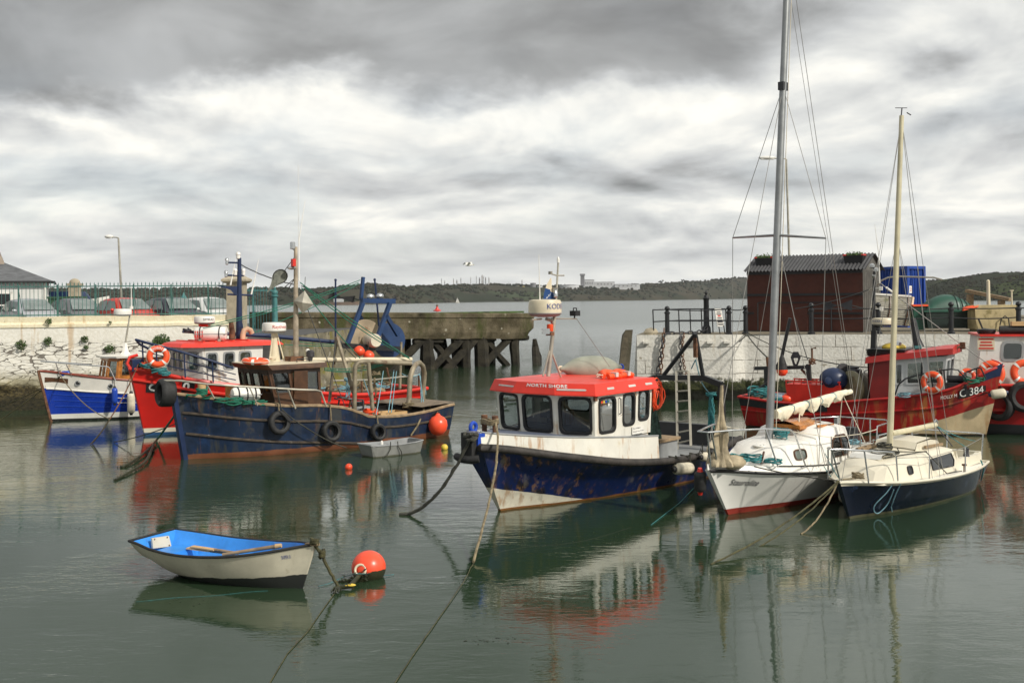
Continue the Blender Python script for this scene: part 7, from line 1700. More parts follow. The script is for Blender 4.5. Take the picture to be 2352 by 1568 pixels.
for k in range(16):
 x, y, hh = random.uniform(3.9, 6.4), random.uniform(-.9, 1.0), random.uniform(.15, .6); mb = MB()
 if k % 2: mb.box((x, y, .42+hh/2), (random.uniform(.1, .35), random.uniform(.1, .4), hh), rz=random.random())
 else: mb.tube([(x, y, .42), (x+random.uniform(-.2, .2), y, .6+hh), (x+random.uniform(-.6, .6), y+.1, .65+hh)], .03, 6)
 part('deck_gear', mb, M[('dark_steel', 'rusty', 'brown_wood', 'black_paint')[k % 4]], th)
rope('net_heap', [coil(f.py(*A5(1065, 940), -.8), .2, 5, .06)], .02, M['orange'], 'small heap of orange net on the blue boat aft deck', catg='netting', frame=f.m)
# rigging and green ropes
G = lambda p, y: f.W(f.py(*p, y))
masthd = f.py(*A4(1050, 450), 0)
rope('trawl_warp', [sagline(G(A4(1085, 500), 0), G(A5(1520, 285), -.3), .05, 16), sagline(G(A4(1120, 540), 0), G(A5(1530, 300), -.25), .12, 16), sagline(G(A4(1100, 560), 0), G(A4(1790, 1390), -.3), .05, 14)], .014, M['rope_green'], 'dark green warps running from the mast to the stern arch')
rope('trawl_warp', [sagline(G(A5(520, 405), -.85), G(A5(1260, 335), -.5), .09, 16), sagline(G(A5(520, 420), -.85), G(A5(1265, 340), -.5), .12, 16), sagline(G(A5(520, 432), -.85), G(A5(1270, 345), -.5), .14, 16)], .011, M['rope_green'], 'three slack green ropes from wheelhouse to stern gallows')
rope('rigging_wire', [[G(A4(1020, 450), 0), G(A4(930, 600), .9)], [G(A4(1015, 455), 0), G(A4(840, 610), 1.2)], [G(A4(1020, 200), 0), G(A4(890, 375), .3)], [G(A4(1075, 560), 0), G(A5(800, 950), -1.2)], [G(A4(1055, 700), 0), G(A5(215, 330), -.05)], [G(A5(665, 60), -.1), G(A5(560, 860), -1.3)], [G(A5(665, 60), -.1), G(A4(1740, 1390), -.2)]], .011, M['wire_dark'], 'dark wire stays round the rusty mast of the blue boat')
rope('hanging_line', [sagline(G(A5(x0, y0), ya), G(A5(x1, y1_), yb), sg, 8) for x0, y0, ya, x1, y1_, yb, sg in ((1215, 440, -.5, 1130, 960, -1.2, .05), (1340, 430, -.4, 1275, 930, -.8, .0), (1370, 440, -.4, 1310, 930, -.8, .0), (985, 540, -.3, 1060, 760, -.3, .0), (1640, 470, -.1, 1690, 830, -.3, .0), (1650, 500, -.1, 1665, 850, -.3, .02), (1700, 480, .3, 1715, 720, .3, -.06), (1430, 470, -.3, 1640, 480, -.1, .08))], .014, M['rope_blue'], 'pale blue lines hanging about the stern arch')
rope('rope_hank', [sagline(G(A5(785, 550), .3), G(A5(785+random.uniform(-25, 40), random.uniform(700, 820)), .3), 0, 5, .02) for k in range(9)]+[coil(G(A5(790, 560), .3), .08, 3, .04)], .014, M['rope_blue'], 'hank of pale blue rope hung amidships on the blue boat')
rope('rope_hank', [sagline(G(A5(1110, 520), .2), G(A5(1110+random.uniform(-25, 30), random.uniform(640, 760)), .2), 0, 5, .02) for k in range(8)]+[coil(G(A5(1130, 480), .2), .12, 3, .06), coil(G(A5(1240, 600), .1), .14, 3, .08)], .014, M['rope_tan'], 'tangle of tan rope in the middle of the aft rigging')
q_ = G(A4(1125, 735), -.25); rd = thing('radar_reflector', tuple(q_), 'grey folded plate radar reflector hung beside the rusty mast', 'reflector')
mb = MB(); s_ = .26
pts = {'n': Vector((.03, 0, .33)), 's': Vector((-.03, 0, -.30)), 'e': Vector((s_, .05, -.05)), 'w': Vector((-s_, -.05, .05)), 'a': Vector((0, -.18, 0)), 'b': Vector((0, .18, 0))}
for a, b_, c_ in ('new', 'swe', 'nab', 'sab', 'eaw', 'ebw'): mb.add([pts[a], pts[b_], pts[c_]], [(0, 1, 2)])
mb.add([pts['n'], pts['e'], pts['a']], [(0, 1, 2)]); mb.add([pts['n'], pts['w'], pts['a']], [(0, 1, 2)]); mb.add([pts['s'], pts['e'], pts['a']], [(0, 1, 2)]); mb.add([pts['s'], pts['w'], pts['a']], [(0, 1, 2)])
part('plates', mb, M['galv'], rd)
mb = MB(); mb.tube([(.03, 0, .33), (.05, 0, .7)], .008, 5); part('cord', mb, M['rope_dark'], rd)
# dan buoy cone / windsock ring hung in the rigging
q_ = G(A4(848, 430), .3); ck = thing('net_cone', tuple(q_), 'mesh cone on a hoop hung in the rigging left of the rusty mast', 'net')
tipp = G(A4(700, 610), .5)-q_; d_ = tipp.normalized(); mq = (Vector((-.45, .8, .35))).to_track_quat('Z', 'Y').to_matrix()
mb = MB(); mb.torus((0, 0, 0), .20, .014, mq, 24, 6); part('hoop', mb, M['black_trim'], ck)
rings = [[(mq @ Vector((.2*(1-k)**1.6*cos(a)+.02*cos(a), .2*(1-k)**1.6*sin(a)+.02*sin(a), 0)))+tipp*k for a in [2*pi*j/14 for j in range(14)]] for k in [i/8 for i in range(9)]]
mb = MB(); mb.ring(rings, True, False, True); part('mesh', mb, mat('grey net cloth', (.20, .21, .18), .9, var=.3, vs=12), ck)
# mooring line
rope('mooring_rope', [sagline(G(A3(640, 940), -.45), wl(360, 1010, .03), .03, 12, .004)], .030, M['rope_green'], 'green rope from the blue boat bow down to weed clumps', 'mooring ropes')
# ================================================================== red trawler behind
f = Frame(332, 1000, 43); th = f.thing('fishing_boat', 'bright red fishing boat with a white wheelhouse and red roof', 'fishing boat'); RT_ = f
H = Hull(9.5, .46, .3, [.07, .98, 1.38, 1.5, 1.5, 1.46, 1.40, 1.28], [.03, .75, 1.15, 1.35, 1.38, 1.3, 1.1, .7], [2.03, 1.66, 1.40, 1.20, 1.0, .86, .84, .88], .5, 1.0)
redh = mat('red trawler hull', (.48, .012, .008), .32, var=.10, vs=1.4, patch=[((.45, .06, .04), 3, .70, .1)], bands=[('z', .22, 0, (.62, .58, .46), .0), ('z', .09, 0, (.02, .07, .16), .0)])
part('hull', H.outer(50), redh, th)
part('deck', H.inside(.45, .08, n=40), M['bare_wood'], th)
part('gunwale', H.rail(.06, .0, .0, 0, 1, 8, True), M['red_paint'], th)
part('rubbing_strake', H.strake(lambda a: lerp(.84, .62, a), -1, .05, .02, 0, 1), M['red_paint'], th)
mb = MB(); mb.tube([H.p(0, 2.0, -1)+Vector((.02, 0, .0)), Vector((-.52, 0, 2.18)), Vector((-.44, 0, 2.36)), Vector((-.2, 0, 2.42))], .05, 8); part('stem_head', mb, M['red_paint'], th)
mb = MB(); mb.box((-.25, .1, 2.12), (.35, .5, .35)); part('windlass', mb, M['navy_paint'], th)
wh = M['white_paint']
P0 = [(1.40, -1.05), (1.02, -.55), (1.02, .55), (1.40, 1.05), (3.35, 1.05), (3.35, -1.05)]; P1 = [(1.34, -1.08), (.98, -.56), (.98, .56), (1.34, 1.08), (3.40, 1.08), (3.40, -1.08)]; zb, zt = 1.20, 2.62
q4 = lambda i, j, ws: ((P0[i][0], P0[i][1], zb), (P0[j][0], P0[j][1], zb), (P1[j][0], P1[j][1], zt), (P1[i][0], P1[i][1], zt), ws)
w4 = [(.06, .24, .50, .88), (.34, .52, .50, .88), (.60, .80, .50, .88)]
house(th, 'wheelhouse', wh, [q4(1, 0, [(.22, .80, .50, .90)]), q4(2, 1, [(.05, .27, .50, .9), (.38, .62, .50, .9), (.72, .95, .50, .9)]), q4(3, 2, [(.2, .8, .5, .9)]), q4(0, 5, w4), q4(4, 3, w4), q4(5, 4, [(.3, .7, .5, .9)])], M['grey_paint'], M['glass'], .05, .04, .08)
mb = MB(); mb.prism([(1.5, -.9), (3.2, -.9), (3.2, .9), (1.5, .9)], 1.2, 1.75); part('interior', mb, M['interior'], th)
mb = MB(); rb = expand(P1, .16); rt = expand(P1, .05); rb2 = [(p[0]+(.5 if p[0] > 3 else 0), p[1]) for p in rb]; rt2 = [(p[0]+(.5 if p[0] > 3 else 0), p[1]) for p in rt]
mb.prism(rb2, zt, zt+.11, rt2); mb.prism(rt2, zt+.11, zt+.15, expand(rt2, -.25)); rf = part('roof', mb, roofm, th)
for x in (1.5, 1.9, 2.5, 3.0):
 mb = MB(); mb.beam((x, -.9, zt+.16), (x, .9, zt+.16), .06, .04); part('roof_rib', mb, roofm, rf)
zr = zt+.16
q_ = f.W(f.py(*A3(885, 360), -.5)); q_.z = zr
lr = thing('life_raft', tuple(q_), 'white life raft canister on the red trawler wheelhouse roof', 'life raft', rz=f.phi+R(-40)); canister(lr, .98, .22, 2)
mb = MB()
for k in range(4): mb.box((-.42+.07*k, -.21, .22), (.03, .02, .2))
part('stencil', mb, M['text_red'], lr)
rc = f.py(*A3(818, 150), .2)
mb = MB(); mb.lathe([(.10, zr), (.09, zr+.25), (.22, rc.z-.11)], (rc.x, .2, 0), 4, smooth=False); part('radar_stand', mb, roofm, th)
dome(th, rc+Vector((0, 0, .0)), .32, .26, M['white_clean'], 'SIMRAD', 'text_dark', -92)
# blue mast
mbs, mtp = f.py(*A4(365, 1170), .1), f.py(*A4(370, 210), .1)
mb = MB(); mb.tube([mbs, mtp], [.11, .06], 12); part('mast', mb, M['navy_paint'], th)
mb = MB(); l_ = f.py(*A4(105, 545), .1);
def plate(pts, y0, y1, nm, mt, fr=f):
 a = [fr.py(*A4(*p), y0) for p in pts]; b_ = [fr.py(*A4(*p), y1) for p in pts]; mb = MB(); mb.ring([a, b_], True, True, True, False); return part(nm, mb, mt, th)
plate([(105, 540), (345, 545), (345, 655), (310, 640), (270, 590), (215, 570)], .06, .14, 'bracket_plate', M['navy_paint'])
plate([(375, 905), (410, 990), (415, 1040), (375, 1120)], .06, .14, 'gusset', M['navy_paint'])
for a, b_ in (((245, 265), (360, 268)), ((235, 415), (420, 418)), ((230, 638), (520, 650))):
 mb = MB(); mb.tube([f.py(*A4(*a), .1), f.py(*A4(*b_), .1)], .03, 6); part('crossbar', mb, M['navy_paint'], th)
for x, y_, big in ((222, 248, 1), (355, 180, 1.3), (212, 395, 1), (320, 375, 1.2), (417, 375, 1.1)):
 q_ = f.py(*A4(x, y_), .1); mb = MB(); mb.lathe([(.03*big, -.12), (.05*big, -.10), (.05*big, .02), (.065*big, .03), (.05*big, .09), (.02, .11)], q_, 10); part('mast_light', mb, M['steel'] if x < 300 else M['white_clean'], th)
for a, b_ in (((510, 640), (598, 225)), ((265, 530), (325, 225))):
 mb = MB(); mb.tube([f.py(*A4(*a), .1), f.py(*A4(*b_), .1)], [.03, .008], 6); part('whip_aerial', mb, M['white_clean'], th)
q_ = [f.py(*A4(*p), -.35) for p in ((410, 1190), (410, 1110), (425, 1060), (460, 1042), (500, 1060), (515, 1100))]
mb = MB(); mb.tube(q_, .085, 12, cap=False); part('exhaust_pipe', mb, mat('cream exhaust', (.52, .34, .22), .6, var=.2, patch=[(RUST, 4, .6, .15)]), th)
q_ = [f.py(*A4(*p), -.1) for p in ((280, 1190), (285, 1080), (270, 960))]; mb = MB(); mb.tube(q_, [.10, .09, .07], 10); part('funnel', mb, M['rusty'], th)
# long folded derrick lying over the roof
dA, dB = f.py(*A3(585, 265), .55), f.py(*A4(1560, 1205), .3)
mb = MB(); mb.tube([dA, f.py(*A4(700, 1125), .5), dB], [.045, .07, .07], 8); part('derrick', mb, M['navy_paint'], th)
mb = MB(); mb.tube(coil(dA+Vector((.15, 0, 0)), .12, 3, .05), .025, 6); part('derrick_block', mb, M['dark_steel'], th)
# rails at the bow
pl = [A3(85, 352), A3(300, 412), A3(600, 490), A3(900, 580), A3(1125, 655)]; ys = [0, -.55, -1.05, -1.32, -1.40]
top = [f.py(u, v, y) for (u, v), y in zip(pl, ys)]
mb = MB(); mb.tube(top, .038, 8); far_ = [Vector((p.x, -p.y, p.z)) for p in top]; mb.tube(far_[:3], .038, 8)
part('bow_rail', mb, M['navy_paint'], th)
for k0, k1 in ((.62, .5), (.3, .22)):
 l = []
 for p in top:
  a = H.a_at(p.x, 1.5); base = H.h(a); l.append(Vector((p.x+.08, p.y, lerp(base, p.z, k0))))
 mb = MB(); mb.tube(l, .016, 6); part('rail_wire', mb, M['navy_paint'], th)
for p in (top[0]+Vector((.15, -.1, -.02)), top[1], top[2], top[3]):
 a = H.a_at(p.x, 1.5); mb = MB(); mb.tube([p, Vector((p.x+.03, p.y, H.h(a)))], .026, 6); part('rail_post', mb, M['navy_paint'], th)
q_ = f.py(*A3(322, 530), -.62); lifebuoy(f.W(q_), f.m.to_3x3() @ Vector((-.5, -.86, .1)), .33, 'orange lifebuoy with lettering on the red trawler bow rail', 'IOBIN')
rope('rope_heap', [coil(f.py(*A3(330, 690), -.5), .22, 4, .06), coil(f.py(*A3(200, 640), -.3), .2, 4, .06), coil(f.py(*A3(390, 725), -.75), .18, 4, .06)], .022, M['rope_teal'], 'grey green ropes heaped inside the red trawler bow', frame=f.m)
rope('net_heap', [coil(f.py(*A3(215, 640), -.25), .2, 4, .1), coil(f.py(*A3(250, 660), -.3), .15, 4, .08)], .035, M['orange'], 'orange net bunched below the lifebuoy on the red bow', catg='netting', frame=f.m)
# number on the bow
mb = MB(); pts = []
def onred(x0, z0, a, b_, off): return H.on(x0+a, z0+b_, -1, off)
xc = f.py(*A3(300, 870), -.75).x; zc2 = f.py(*A3(300, 870), -.75).z
for (w0, w1, s_, tx) in ((-.06, .24, 'C', .0), (.78, 1.10, '0', .80)):
 mb = MB(); mb.add([onred(xc, zc2-.03*w0, w0, -.15, .018), onred(xc, zc2, w1, -.18, .018), onred(xc, zc2, w1, .17, .018), onred(xc, zc2, w0, .19, .018)], [(0, 1, 2, 3)]); pn = part('number_board', mb, M['black_trim'], th)
 part('lettering', text_on(lambda a, b_: onred(xc, zc2-.11, tx+a, b_, .028), s_, .24, bold=.012), M['text_white'], pn)
# blue stern gantry with net drum
G = lambda p, y: f.py(*A4(*p), y)
g = M['blue_gantry'] = mat('blue gantry paint', (.010, .038, .115), .45, var=.2, patch=[(RUST, 5, .68, .1)])
def bm_(a, b_, w_=.13, nm='gantry_leg', mt=None):
 mb = MB(); mb.beam(a, b_, w_, w_, up=(0, 1, 0)); return part(nm, mb, mt or g, th)
bm_(G((1820, 740), -.8), G((1640, 1215), -.8)); bm_(G((1770, 880), .3), G((1850, 1020), .3)); bm_(G((2140, 740), -.8), G((1960, 1235), -.8)); bm_(G((2090, 880), -.8), G((2235, 1120), -.8))
bm_(G((1825, 435), -.3), G((1800, 700), -.3), .10, 'gantry_post'); bm_(G((1805, 712), -.6), G((2190, 720), -.6), .16, 'gantry_beam'); bm_(G((2150, 720), -.6), G((2205, 680), -.6), .12, 'gantry_beam', M['black_paint'])
for (a, b_) in (((1500, 470), (1500, 1240)), ((1960, 465), (2000, 880))):
 mb = MB(); mb.tube([G(a, 0), G(b_, 0)], .035, 6); mb.ell(G(a, 0), (.05, .05, .05), 8); part('pole', mb, M['navy_paint'], th)
mb = MB(); mb.tube([G((2000, 880), -.2), G((2025, 1200), -.2)], .04, 6); part('pole', mb, M['navy_paint'], th)
for x, y_ in ((1910, 668), (2022, 660)):
 q_ = G((x, y_), -.6); mb = MB(); mb.ell(q_, (.15, .12, .11), 12); mb.tube([q_, q_+Vector((0, 0, -.2))], .02, 5); part('deck_light', mb, M['steel'], th)
dq = G((1850, 1135), -.3); ax = Matrix.Rotation(R(-10), 3, 'Z') @ Matrix.Rotation(pi/2, 3, 'X')
dm = mat('rusty drum flange', (.34, .27, .18), .7, var=.25, vs=2, patch=[((.20, .10, .05), 2.5, .58, .15)])
axd = (ax @ Vector((0, 0, 1)))
mb = MB(); mb.lathe([(.02, -.03), (.60, -.03), (.60, .03), (.02, .03)], dq, 30, ax); part('drum_flange', mb, dm, th)
q2 = G((1890, 1180), -.45); mb = MB(); mb.lathe([(.2, -.1), (.24, 0), (.24, .5), (.2, .6)], q2, 20, ax); part('drum_core', mb, M['rope_white'], th)
mb = MB(); q3 = G((2130, 1180), -.3); mb.lathe([(.02, -.03), (.62, -.03), (.62, .03), (.02, .03)], q3, 30, ax); part('drum_flange', mb, g, th)
mb = MB(); mb.beam(G((1560, 1240), -.6), G((2240, 1280), -.6), .25, .18); part('gantry_base', mb, M['black_paint'], th)
mb = MB(); mb.tube([A for A in (f.py(*A5(1425, 100), -.4), f.py(*A5(1410, 660), -.4))], .05, 8); part('aft_post', mb, arch, th)
mb = MB(); mb.tube([f.py(*A5(600, 555), -1.2), f.py(*A5(1100, 545), -1.2), f.py(*A5(1620, 490), -1.1)], .03, 6); part('aft_rail', mb, M['galv'], th)
for x0, y0, x1, y1_ in ((960, 560, 965, 720), (1255, 400, 1310, 660), (1635, 490, 1635, 620)):
 mb = MB(); mb.tube([f.py(*A5(x0, y0), -1.15), f.py(*A5(x1, y1_), -1.15)], .04, 6); part('rail_post', mb, M['rusty'], th)
mb = MB(); mb.grid(lambda a, r: Vector((lerp(3.7, 9.3, a), lerp(-1.2, 1.2, r), .70+.12*mnoise.noise(Vector((a*12, r*5, 1))))), 40, 10); part('deck_net', mb, mat('brown deck clutter', (.09, .06, .04), .9, var=.6, vs=6, bump=.03, bs=15), th)
for i, p in enumerate(((930, 215), (1042, 268))):
 q_ = f.W(f.py(*A5(*p), -.9)); ob = thing('float', tuple(q_), ('red plastic float hung under the blue gantry beam', 'lower red float hung beside the blue gantry')[i], 'float', 'red floats under the gantry')
 mb = MB(); mb.lathe([(.02, -.16), (.10, -.14), (.19, -.03), (.2, .05), (.13, .15), (.04, .2)], (0, 0, 0), 18); part('body', mb, M['buoy_orange'], ob)
 mb = MB(); mb.tube([(0, 0, .19), (0, .02, .5)], .012, 5); part('cord', mb, M['rope_dark'], ob)
rope('rope_heap', [coil((x, random.uniform(-.8, .6), .95), random.uniform(.2, .35), 3, .10) for x in (4.3, 4.9, 5.5, 6.2, 6.9, 7.6, 8.3, 8.8)], .018, M['rope_blue'], 'pale ropes heaped along the red trawler aft deck', frame=f.m)
rope('rope_heap', [coil((x, random.uniform(-.8, .8), 1.0), random.uniform(.2, .3), 3, .14) for x in (4.6, 5.3, 6.6, 7.3, 8.0)], .020, M['rope_tan'], 'tan ropes tangled along the red trawler aft deck', frame=f.m)
Gw = lambda p, y: f.W(f.py(*A4(*p), y))
rope('trawl_warp', [sagline(Gw((1790, 470), -.3), Gw((0, 1000), -.6), .10, 24), sagline(Gw((1770, 500), -.3), Gw((-60, 1035), -.6), .12, 24)], .013, M['rope_green'], 'pair of bright green warps slanting across behind the rusty mast')
rope('trawl_warp', [sagline(Gw((1780, 510), -.3), Gw((820, 965), -.2), .06, 16), sagline(Gw((820, 965), -.2), Gw((550, 1085), -.2), .02, 6), sagline(Gw((700, 1210), -.4), Gw((1700, 1235), -.4), .06, 14), sagline(Gw((1080, 1195), -.4), Gw((1600, 1215), -.4), .05, 10)], .012, M['rope_green'], 'lower green warp sagging over the folded blue derrick')
rope('rigging_wire', [sagline(Gw((385, 290), .1), Gw((1010, 520), .1), .08, 12, .008), sagline(Gw((1100, 540), .1), Gw((1420, 640), .1), .03, 8, .006), [Gw((1720, 690), .1), Gw((1800, 710), -.2)]], .018, M['wire_dark'], 'twisted dark wire from the navy mast to the black net shapes')
def bowtie(pts, y, lab):
 q_ = [f.W(f.py(*A4(*p), y)) for p in pts]; mb = MB(); c_ = (q_[1]+q_[2]+q_[4]+q_[5])/4 if len(q_) > 5 else q_[0]
 mb.add(q_, [(0, 1, 2), (0, 2, 5), (2, 3, 4), (2, 4, 5)]); mb.add([v+Vector((.02, .05, 0)) for v in q_], [(0, 1, 2), (0, 2, 5), (2, 3, 4), (2, 4, 5)])
 return solo('day_shape', mb, M['black_trim'], lab, 'day shape', 'cone day shapes in the rigging')
bowtie([(1410, 690), (1440, 595), (1560, 670), (1725, 655), (1700, 735), (1575, 690)], .1, 'black bow tie day shape in the blue boat rigging')
# ================================================================== blue and white cruiser
f = Frame(120.5, 967.3, 37); th = f.thing('cabin_cruiser', 'blue and white clinker cabin cruiser with a varnished wheelhouse', 'motor boat')
H = Hull(6.2, .42, .15, [.05, .72, 1.05, 1.16, 1.16, 1.05], [.02, .48, .82, .98, 1.0, .85], [1.72, 1.50, 1.32, 1.22, 1.18, 1.15], .5, .9)
cb = mat('cruiser topsides', (.006, .036, .33), .25, var=.08, bands=[('z', .24, 0, (.66, .65, .60)), ('z', .08, -.01, (.02, .02, .02)), ('uv', .66, (.72, .70, .64))])
part('hull', H.outer(44), cb, th)
part('deck', H.inside(.14, .04), M['grey_paint'], th)
part('gunwale', H.rail(.035, .0, .0, 0, 1, 8, True), mat('red brown gunwale', (.22, .045, .025), .4), th)
part('rubbing_strake', H.strake(.655, -1, .03, .01), M['white_clean'], th)
for k in (.54, .42, .30):
 part('plank_edge', H.strake(lambda a: k+.02*a, -1, .012, .006, .03, 1), M['blue_paint'], th)
 if k > .4: part('trim_strip', H.strake(lambda a: k-.02+.02*a, -1, .012, .012, .30, 1), M['white_clean'], th)
mb = MB(); mb.beam(H.p(0, 1.74, -1)+Vector((-.03, 0, .0)), Vector((-.0, 0, -.2)), .08, .08, up=(0, 1, 0)); part('stem', mb, M['rusty'], th)
x0 = f.py(*A2(540, 845), -.25);
def npl(a, b_): return H.on(a, b_, -1, .012)
xs = [f.py(*A2(x, 860), -.35).x for x in (540, 610, 700, 780)]; zc2 = [f.py(*A2(540, 845), -.3).z, f.py(*A2(700, 855), -.5).z]
mb = MB(); n = 8; up_, dn = [], []
for i in range(n+1):
 a = i/n; x = lerp(xs[0], xs[3], a); zc3 = lerp(zc2[0], zc2[1]-.03, a)+.02*sin(a*pi); hh = .085-.015*sin(a*pi); up_.append((x, zc3+hh)); dn.append((x, zc3-hh))
mb.ring([[npl(*p) for p in up_], [npl(*p) for p in dn]], False, smooth=False); part('name_board', mb, M['brown_wood'], th)
for x, y_ in ((918, 885), (1260, 913)):
 q_ = f.py(*A2(x, y_), -.75); q_ = H.on(q_.x, q_.z, -1, .01); nn = Vector((-.35, -.93, 0)).to_track_quat('Z', 'Y').to_matrix()
 mb = MB(); mb.torus(q_, .08, .018, nn, 20, 6); pr = part('porthole', mb, M['steel'], th)
 mb = MB(); mb.lathe([(.075, 0), (.01, .002)], q_, 16, nn); part('pane', mb, M['glass_dark'], pr)
P0 = [(1.92, -.82), (1.62, -.45), (1.62, .45), (1.92, .82), (3.9, .82), (3.9, -.82)]; P1 = [(2.02, -.74), (1.76, -.40), (1.76, .40), (2.02, .74), (3.9, .74), (3.9, -.74)]; zb, zt = 1.15, 2.08
q4 = lambda i, j, ws: ((P0[i][0], P0[i][1], zb), (P0[j][0], P0[j][1], zb), (P1[j][0], P1[j][1], zt), (P1[i][0], P1[i][1], zt), ws)
house(th, 'wheelhouse', M['varnish'], [q4(1, 0, [(.12, .86, .30, .9)]), q4(2, 1, [(.06, .46, .3, .9), (.54, .94, .3, .9)]), q4(3, 2, [(.14, .88, .3, .9)]), q4(0, 5, [(.05, .42, .34, .92), (.52, .92, .34, .92)]), q4(4, 3, [(.08, .5, .34, .92), (.58, .95, .34, .92)])], M['varnish'], M['glass'], .03, .04, .02)
mb = MB(); mb.prism(expand(P1, .14), zt, zt+.06, expand(P1, .16)); mb.prism(expand(P1, .10), zt+.06, zt+.10, expand(P1, -.3)); part('roof', mb, M['white_clean'], th)
# white radar mast with a moulded foot
fb, ft = f.py(*A2(1445, 540), 0), f.py(*A2(1495, 110), 0)
mb = MB(); mb.ring([[Vector((fb.x+k*x, y*k2, z)) for x, y in ((-.26, 0), (-.1, -.14), (.26, -.06), (.26, .06), (-.1, .14))] for k, k2, z in ((.8, .8, zt+.06), (.4, .5, zt+.2), (.2, .3, zt+.5))], True, False, True); part('mast_foot', mb, M['white_clean'], th)
mb = MB(); mb.tube([Vector((fb.x, 0, zt+.45)), ft], [.035, .028], 10); part('mast', mb, M['galv'], th)
rc = f.py(*A2(1415, 72), 0); dome(th, rc, .30, .26, M['white_clean'])
mb = MB(); q_ = f.py(*A2(1515, 10), 0); mb.box(q_, (.10, .12, .10)); mb.tube([ft, q_], .03, 6); mb.lathe([(.02, 0), (.012, .7)], q_+Vector((0, 0, .05)), 6); part('aerial', mb, M['white_paint'], th)
mb = MB(); l = [f.py(*A2(470, 628), 0), f.py(*A2(560, 635), -.2), f.py(*A2(900, 665), -.65), f.py(*A2(1240, 690), -.92), f.py(*A2(1265, 705), -.95), f.py(*A2(1330, 850), -1.05)]
mb.tube(l, .022, 8); mb.tube([Vector((p.x, -p.y, p.z)) for p in l[:4]], .022, 8)
for a, b_, y in (((645, 650), (690, 790), -.35), ((765, 665), (830, 800), -.5)): mb.tube([f.py(*A2(*a), y), f.py(*A2(*b_), y)], .016, 6)
part('pulpit', mb, M['steel'], th)
fender(f.W(f.py(*A2(700, 775), -.25)), f.W(f.py(*A2(810, 770), -.32)), .10, M['blue_paint'], 'blue fender lying on the cruiser foredeck')
c_ = f.py(*A2(1322, 1025), -1.12); fender(f.W(c_+Vector((0, 0, .28))), f.W(c_-Vector((0, 0, .28))), .10, M['blue_paint'], 'blue fender hanging on the cruiser topsides')
rope('fender_rope', [[f.W(c_+Vector((0, 0, .28))), f.W(c_+Vector((0, .03, .55)))]], .012, M['rope_dark'], 'lanyard of the blue fender on the cruiser side')
c_ = f.py(*A2(1512, 1110), -1.22); fender(f.W(c_+Vector((0, 0, .36))), f.W(c_-Vector((0, 0, .36))), .13, M['fender_white'], 'long dirty white fender between cruiser and red trawler')
rope('fender_rope', [[f.W(c_+Vector((0, 0, .36))), f.W(c_+Vector((-.02, .1, .85)))]], .012, M['rope_tan'], 'lanyard of the long dirty white fender on the cruiser')
bw = f.W(f.py(*A2(700, 795), -.35))
rope('mooring_rope', [sagline(bw, wl(0, 965, .02), .02, 14), sagline(f.W(H.p(0.01, 1.2, -1)), wl(-6, 937, .3), .02, 10)], .017, M['rope_weed'], 'two thin ropes from the cruiser bow to the left edge', 'mooring ropes')
jx = at(252, 962, 30.5)
rope('mooring_rope', [sagline(bw, jx, .22, 18), sagline(jx, wl(208, 1019, .02), .05, 8)], .016, M['rope_tan'], 'thin rope sagging across the cruiser hull to the red bow line', 'mooring ropes')
rope('mooring_rope', [sagline(RT_.W((-.2, -.1, 2.2)), jx, .10, 14), sagline(jx, wl(212, 1017, .02), .04, 8)], .017, M['rusty'], 'brown rope from the red trawler bow down to the water', 'mooring ropes')
rope('mooring_rope', [sagline(at(405, 972, 28.5), wl(262, 1015, .02), .05, 14)], .014, M['rope_dark'], 'thin dark rope stretched low between the two trawlers', 'mooring ropes')
# ================================================================== red fishing boat by the pier
B3 = lambda x, y: (1439.3+x/4.655, 581.9+y/4.655)
B5 = lambda x, y: (1653.7+x/4.8, 581.9+y/4.8)
C1 = lambda x, y: (1678.2+x/5.12, 722.7+y/5.12)
C2 = lambda x, y: (1960+x/5.12, 581.9+y/5.12)
C3 = lambda x, y: (1960+x/5.12, 735+y/5.12)
C6 = lambda x, y: (269.5+x/3.5556, 1194.4+y/3.5556)
f = Frame(2265, 1000, 150); th = f.thing('fishing_boat', 'dark red fishing boat moored by the white pier with a red and white wheelhouse', 'fishing boat'); MO = f
H = Hull(6.75, .45, .15, [.06, .72, 1.05, 1.22, 1.26, 1.22, 1.06], [.03, .55, .92, 1.10, 1.14, 1.08, .80], [1.98, 1.34, 1.10, .95, .82, .82, .92], .5, .9)
mh = mat('dark red planking', (.34, .010, .010), .36, var=.2, vs=1.3, bump=.005, bs=8, patch=[((.12, .012, .010), 1.4, .54, .15), ((.05, .03, .02), 3.5, .64, .08)], streak=[((.10, .02, .012), 4, .52, .6), ((.22, .09, .03), 8, .56, .7)],
 bands=[('z', .86, -.345, (.55, .44, .27), .10), ('z', .05, 0, (.03, .02, .015), .04)], late=[((.36, .17, .05), 5, .52, .7)])
part('hull', H.outer(48), mh, th)
part('deck', H.inside(lambda a: .22 if a < .5 else .34, .07, n=40), M['bare_wood'], th)
part('gunwale', H.rail(.04, .0, .01, 0, 1, 8, True), mat('red gunwale', (.42, .015, .012), .4, patch=[(RUST, 5, .66, .1)]), th)
part('rubbing_strake', H.strake(lambda a: lerp(.68, .58, a), 1, .035, .01, .02, 1), mh, th)
mb = MB()
for s_ in (1, -1):
 pass
rows = [[H.p(a, H.h(a)*k, 1, .012) for k in (.72, .8, .9, 1.0)] for a in [lerp(.62, 1, i/14) for i in range(15)]]
mb.ring(rows, False, smooth=True); part('black_bulwark', mb, mat('black bulwark band', (.015, .017, .02), .5, var=.3, patch=[((.12, .03, .02), 3, .62, .1)]), th)
mb = MB()
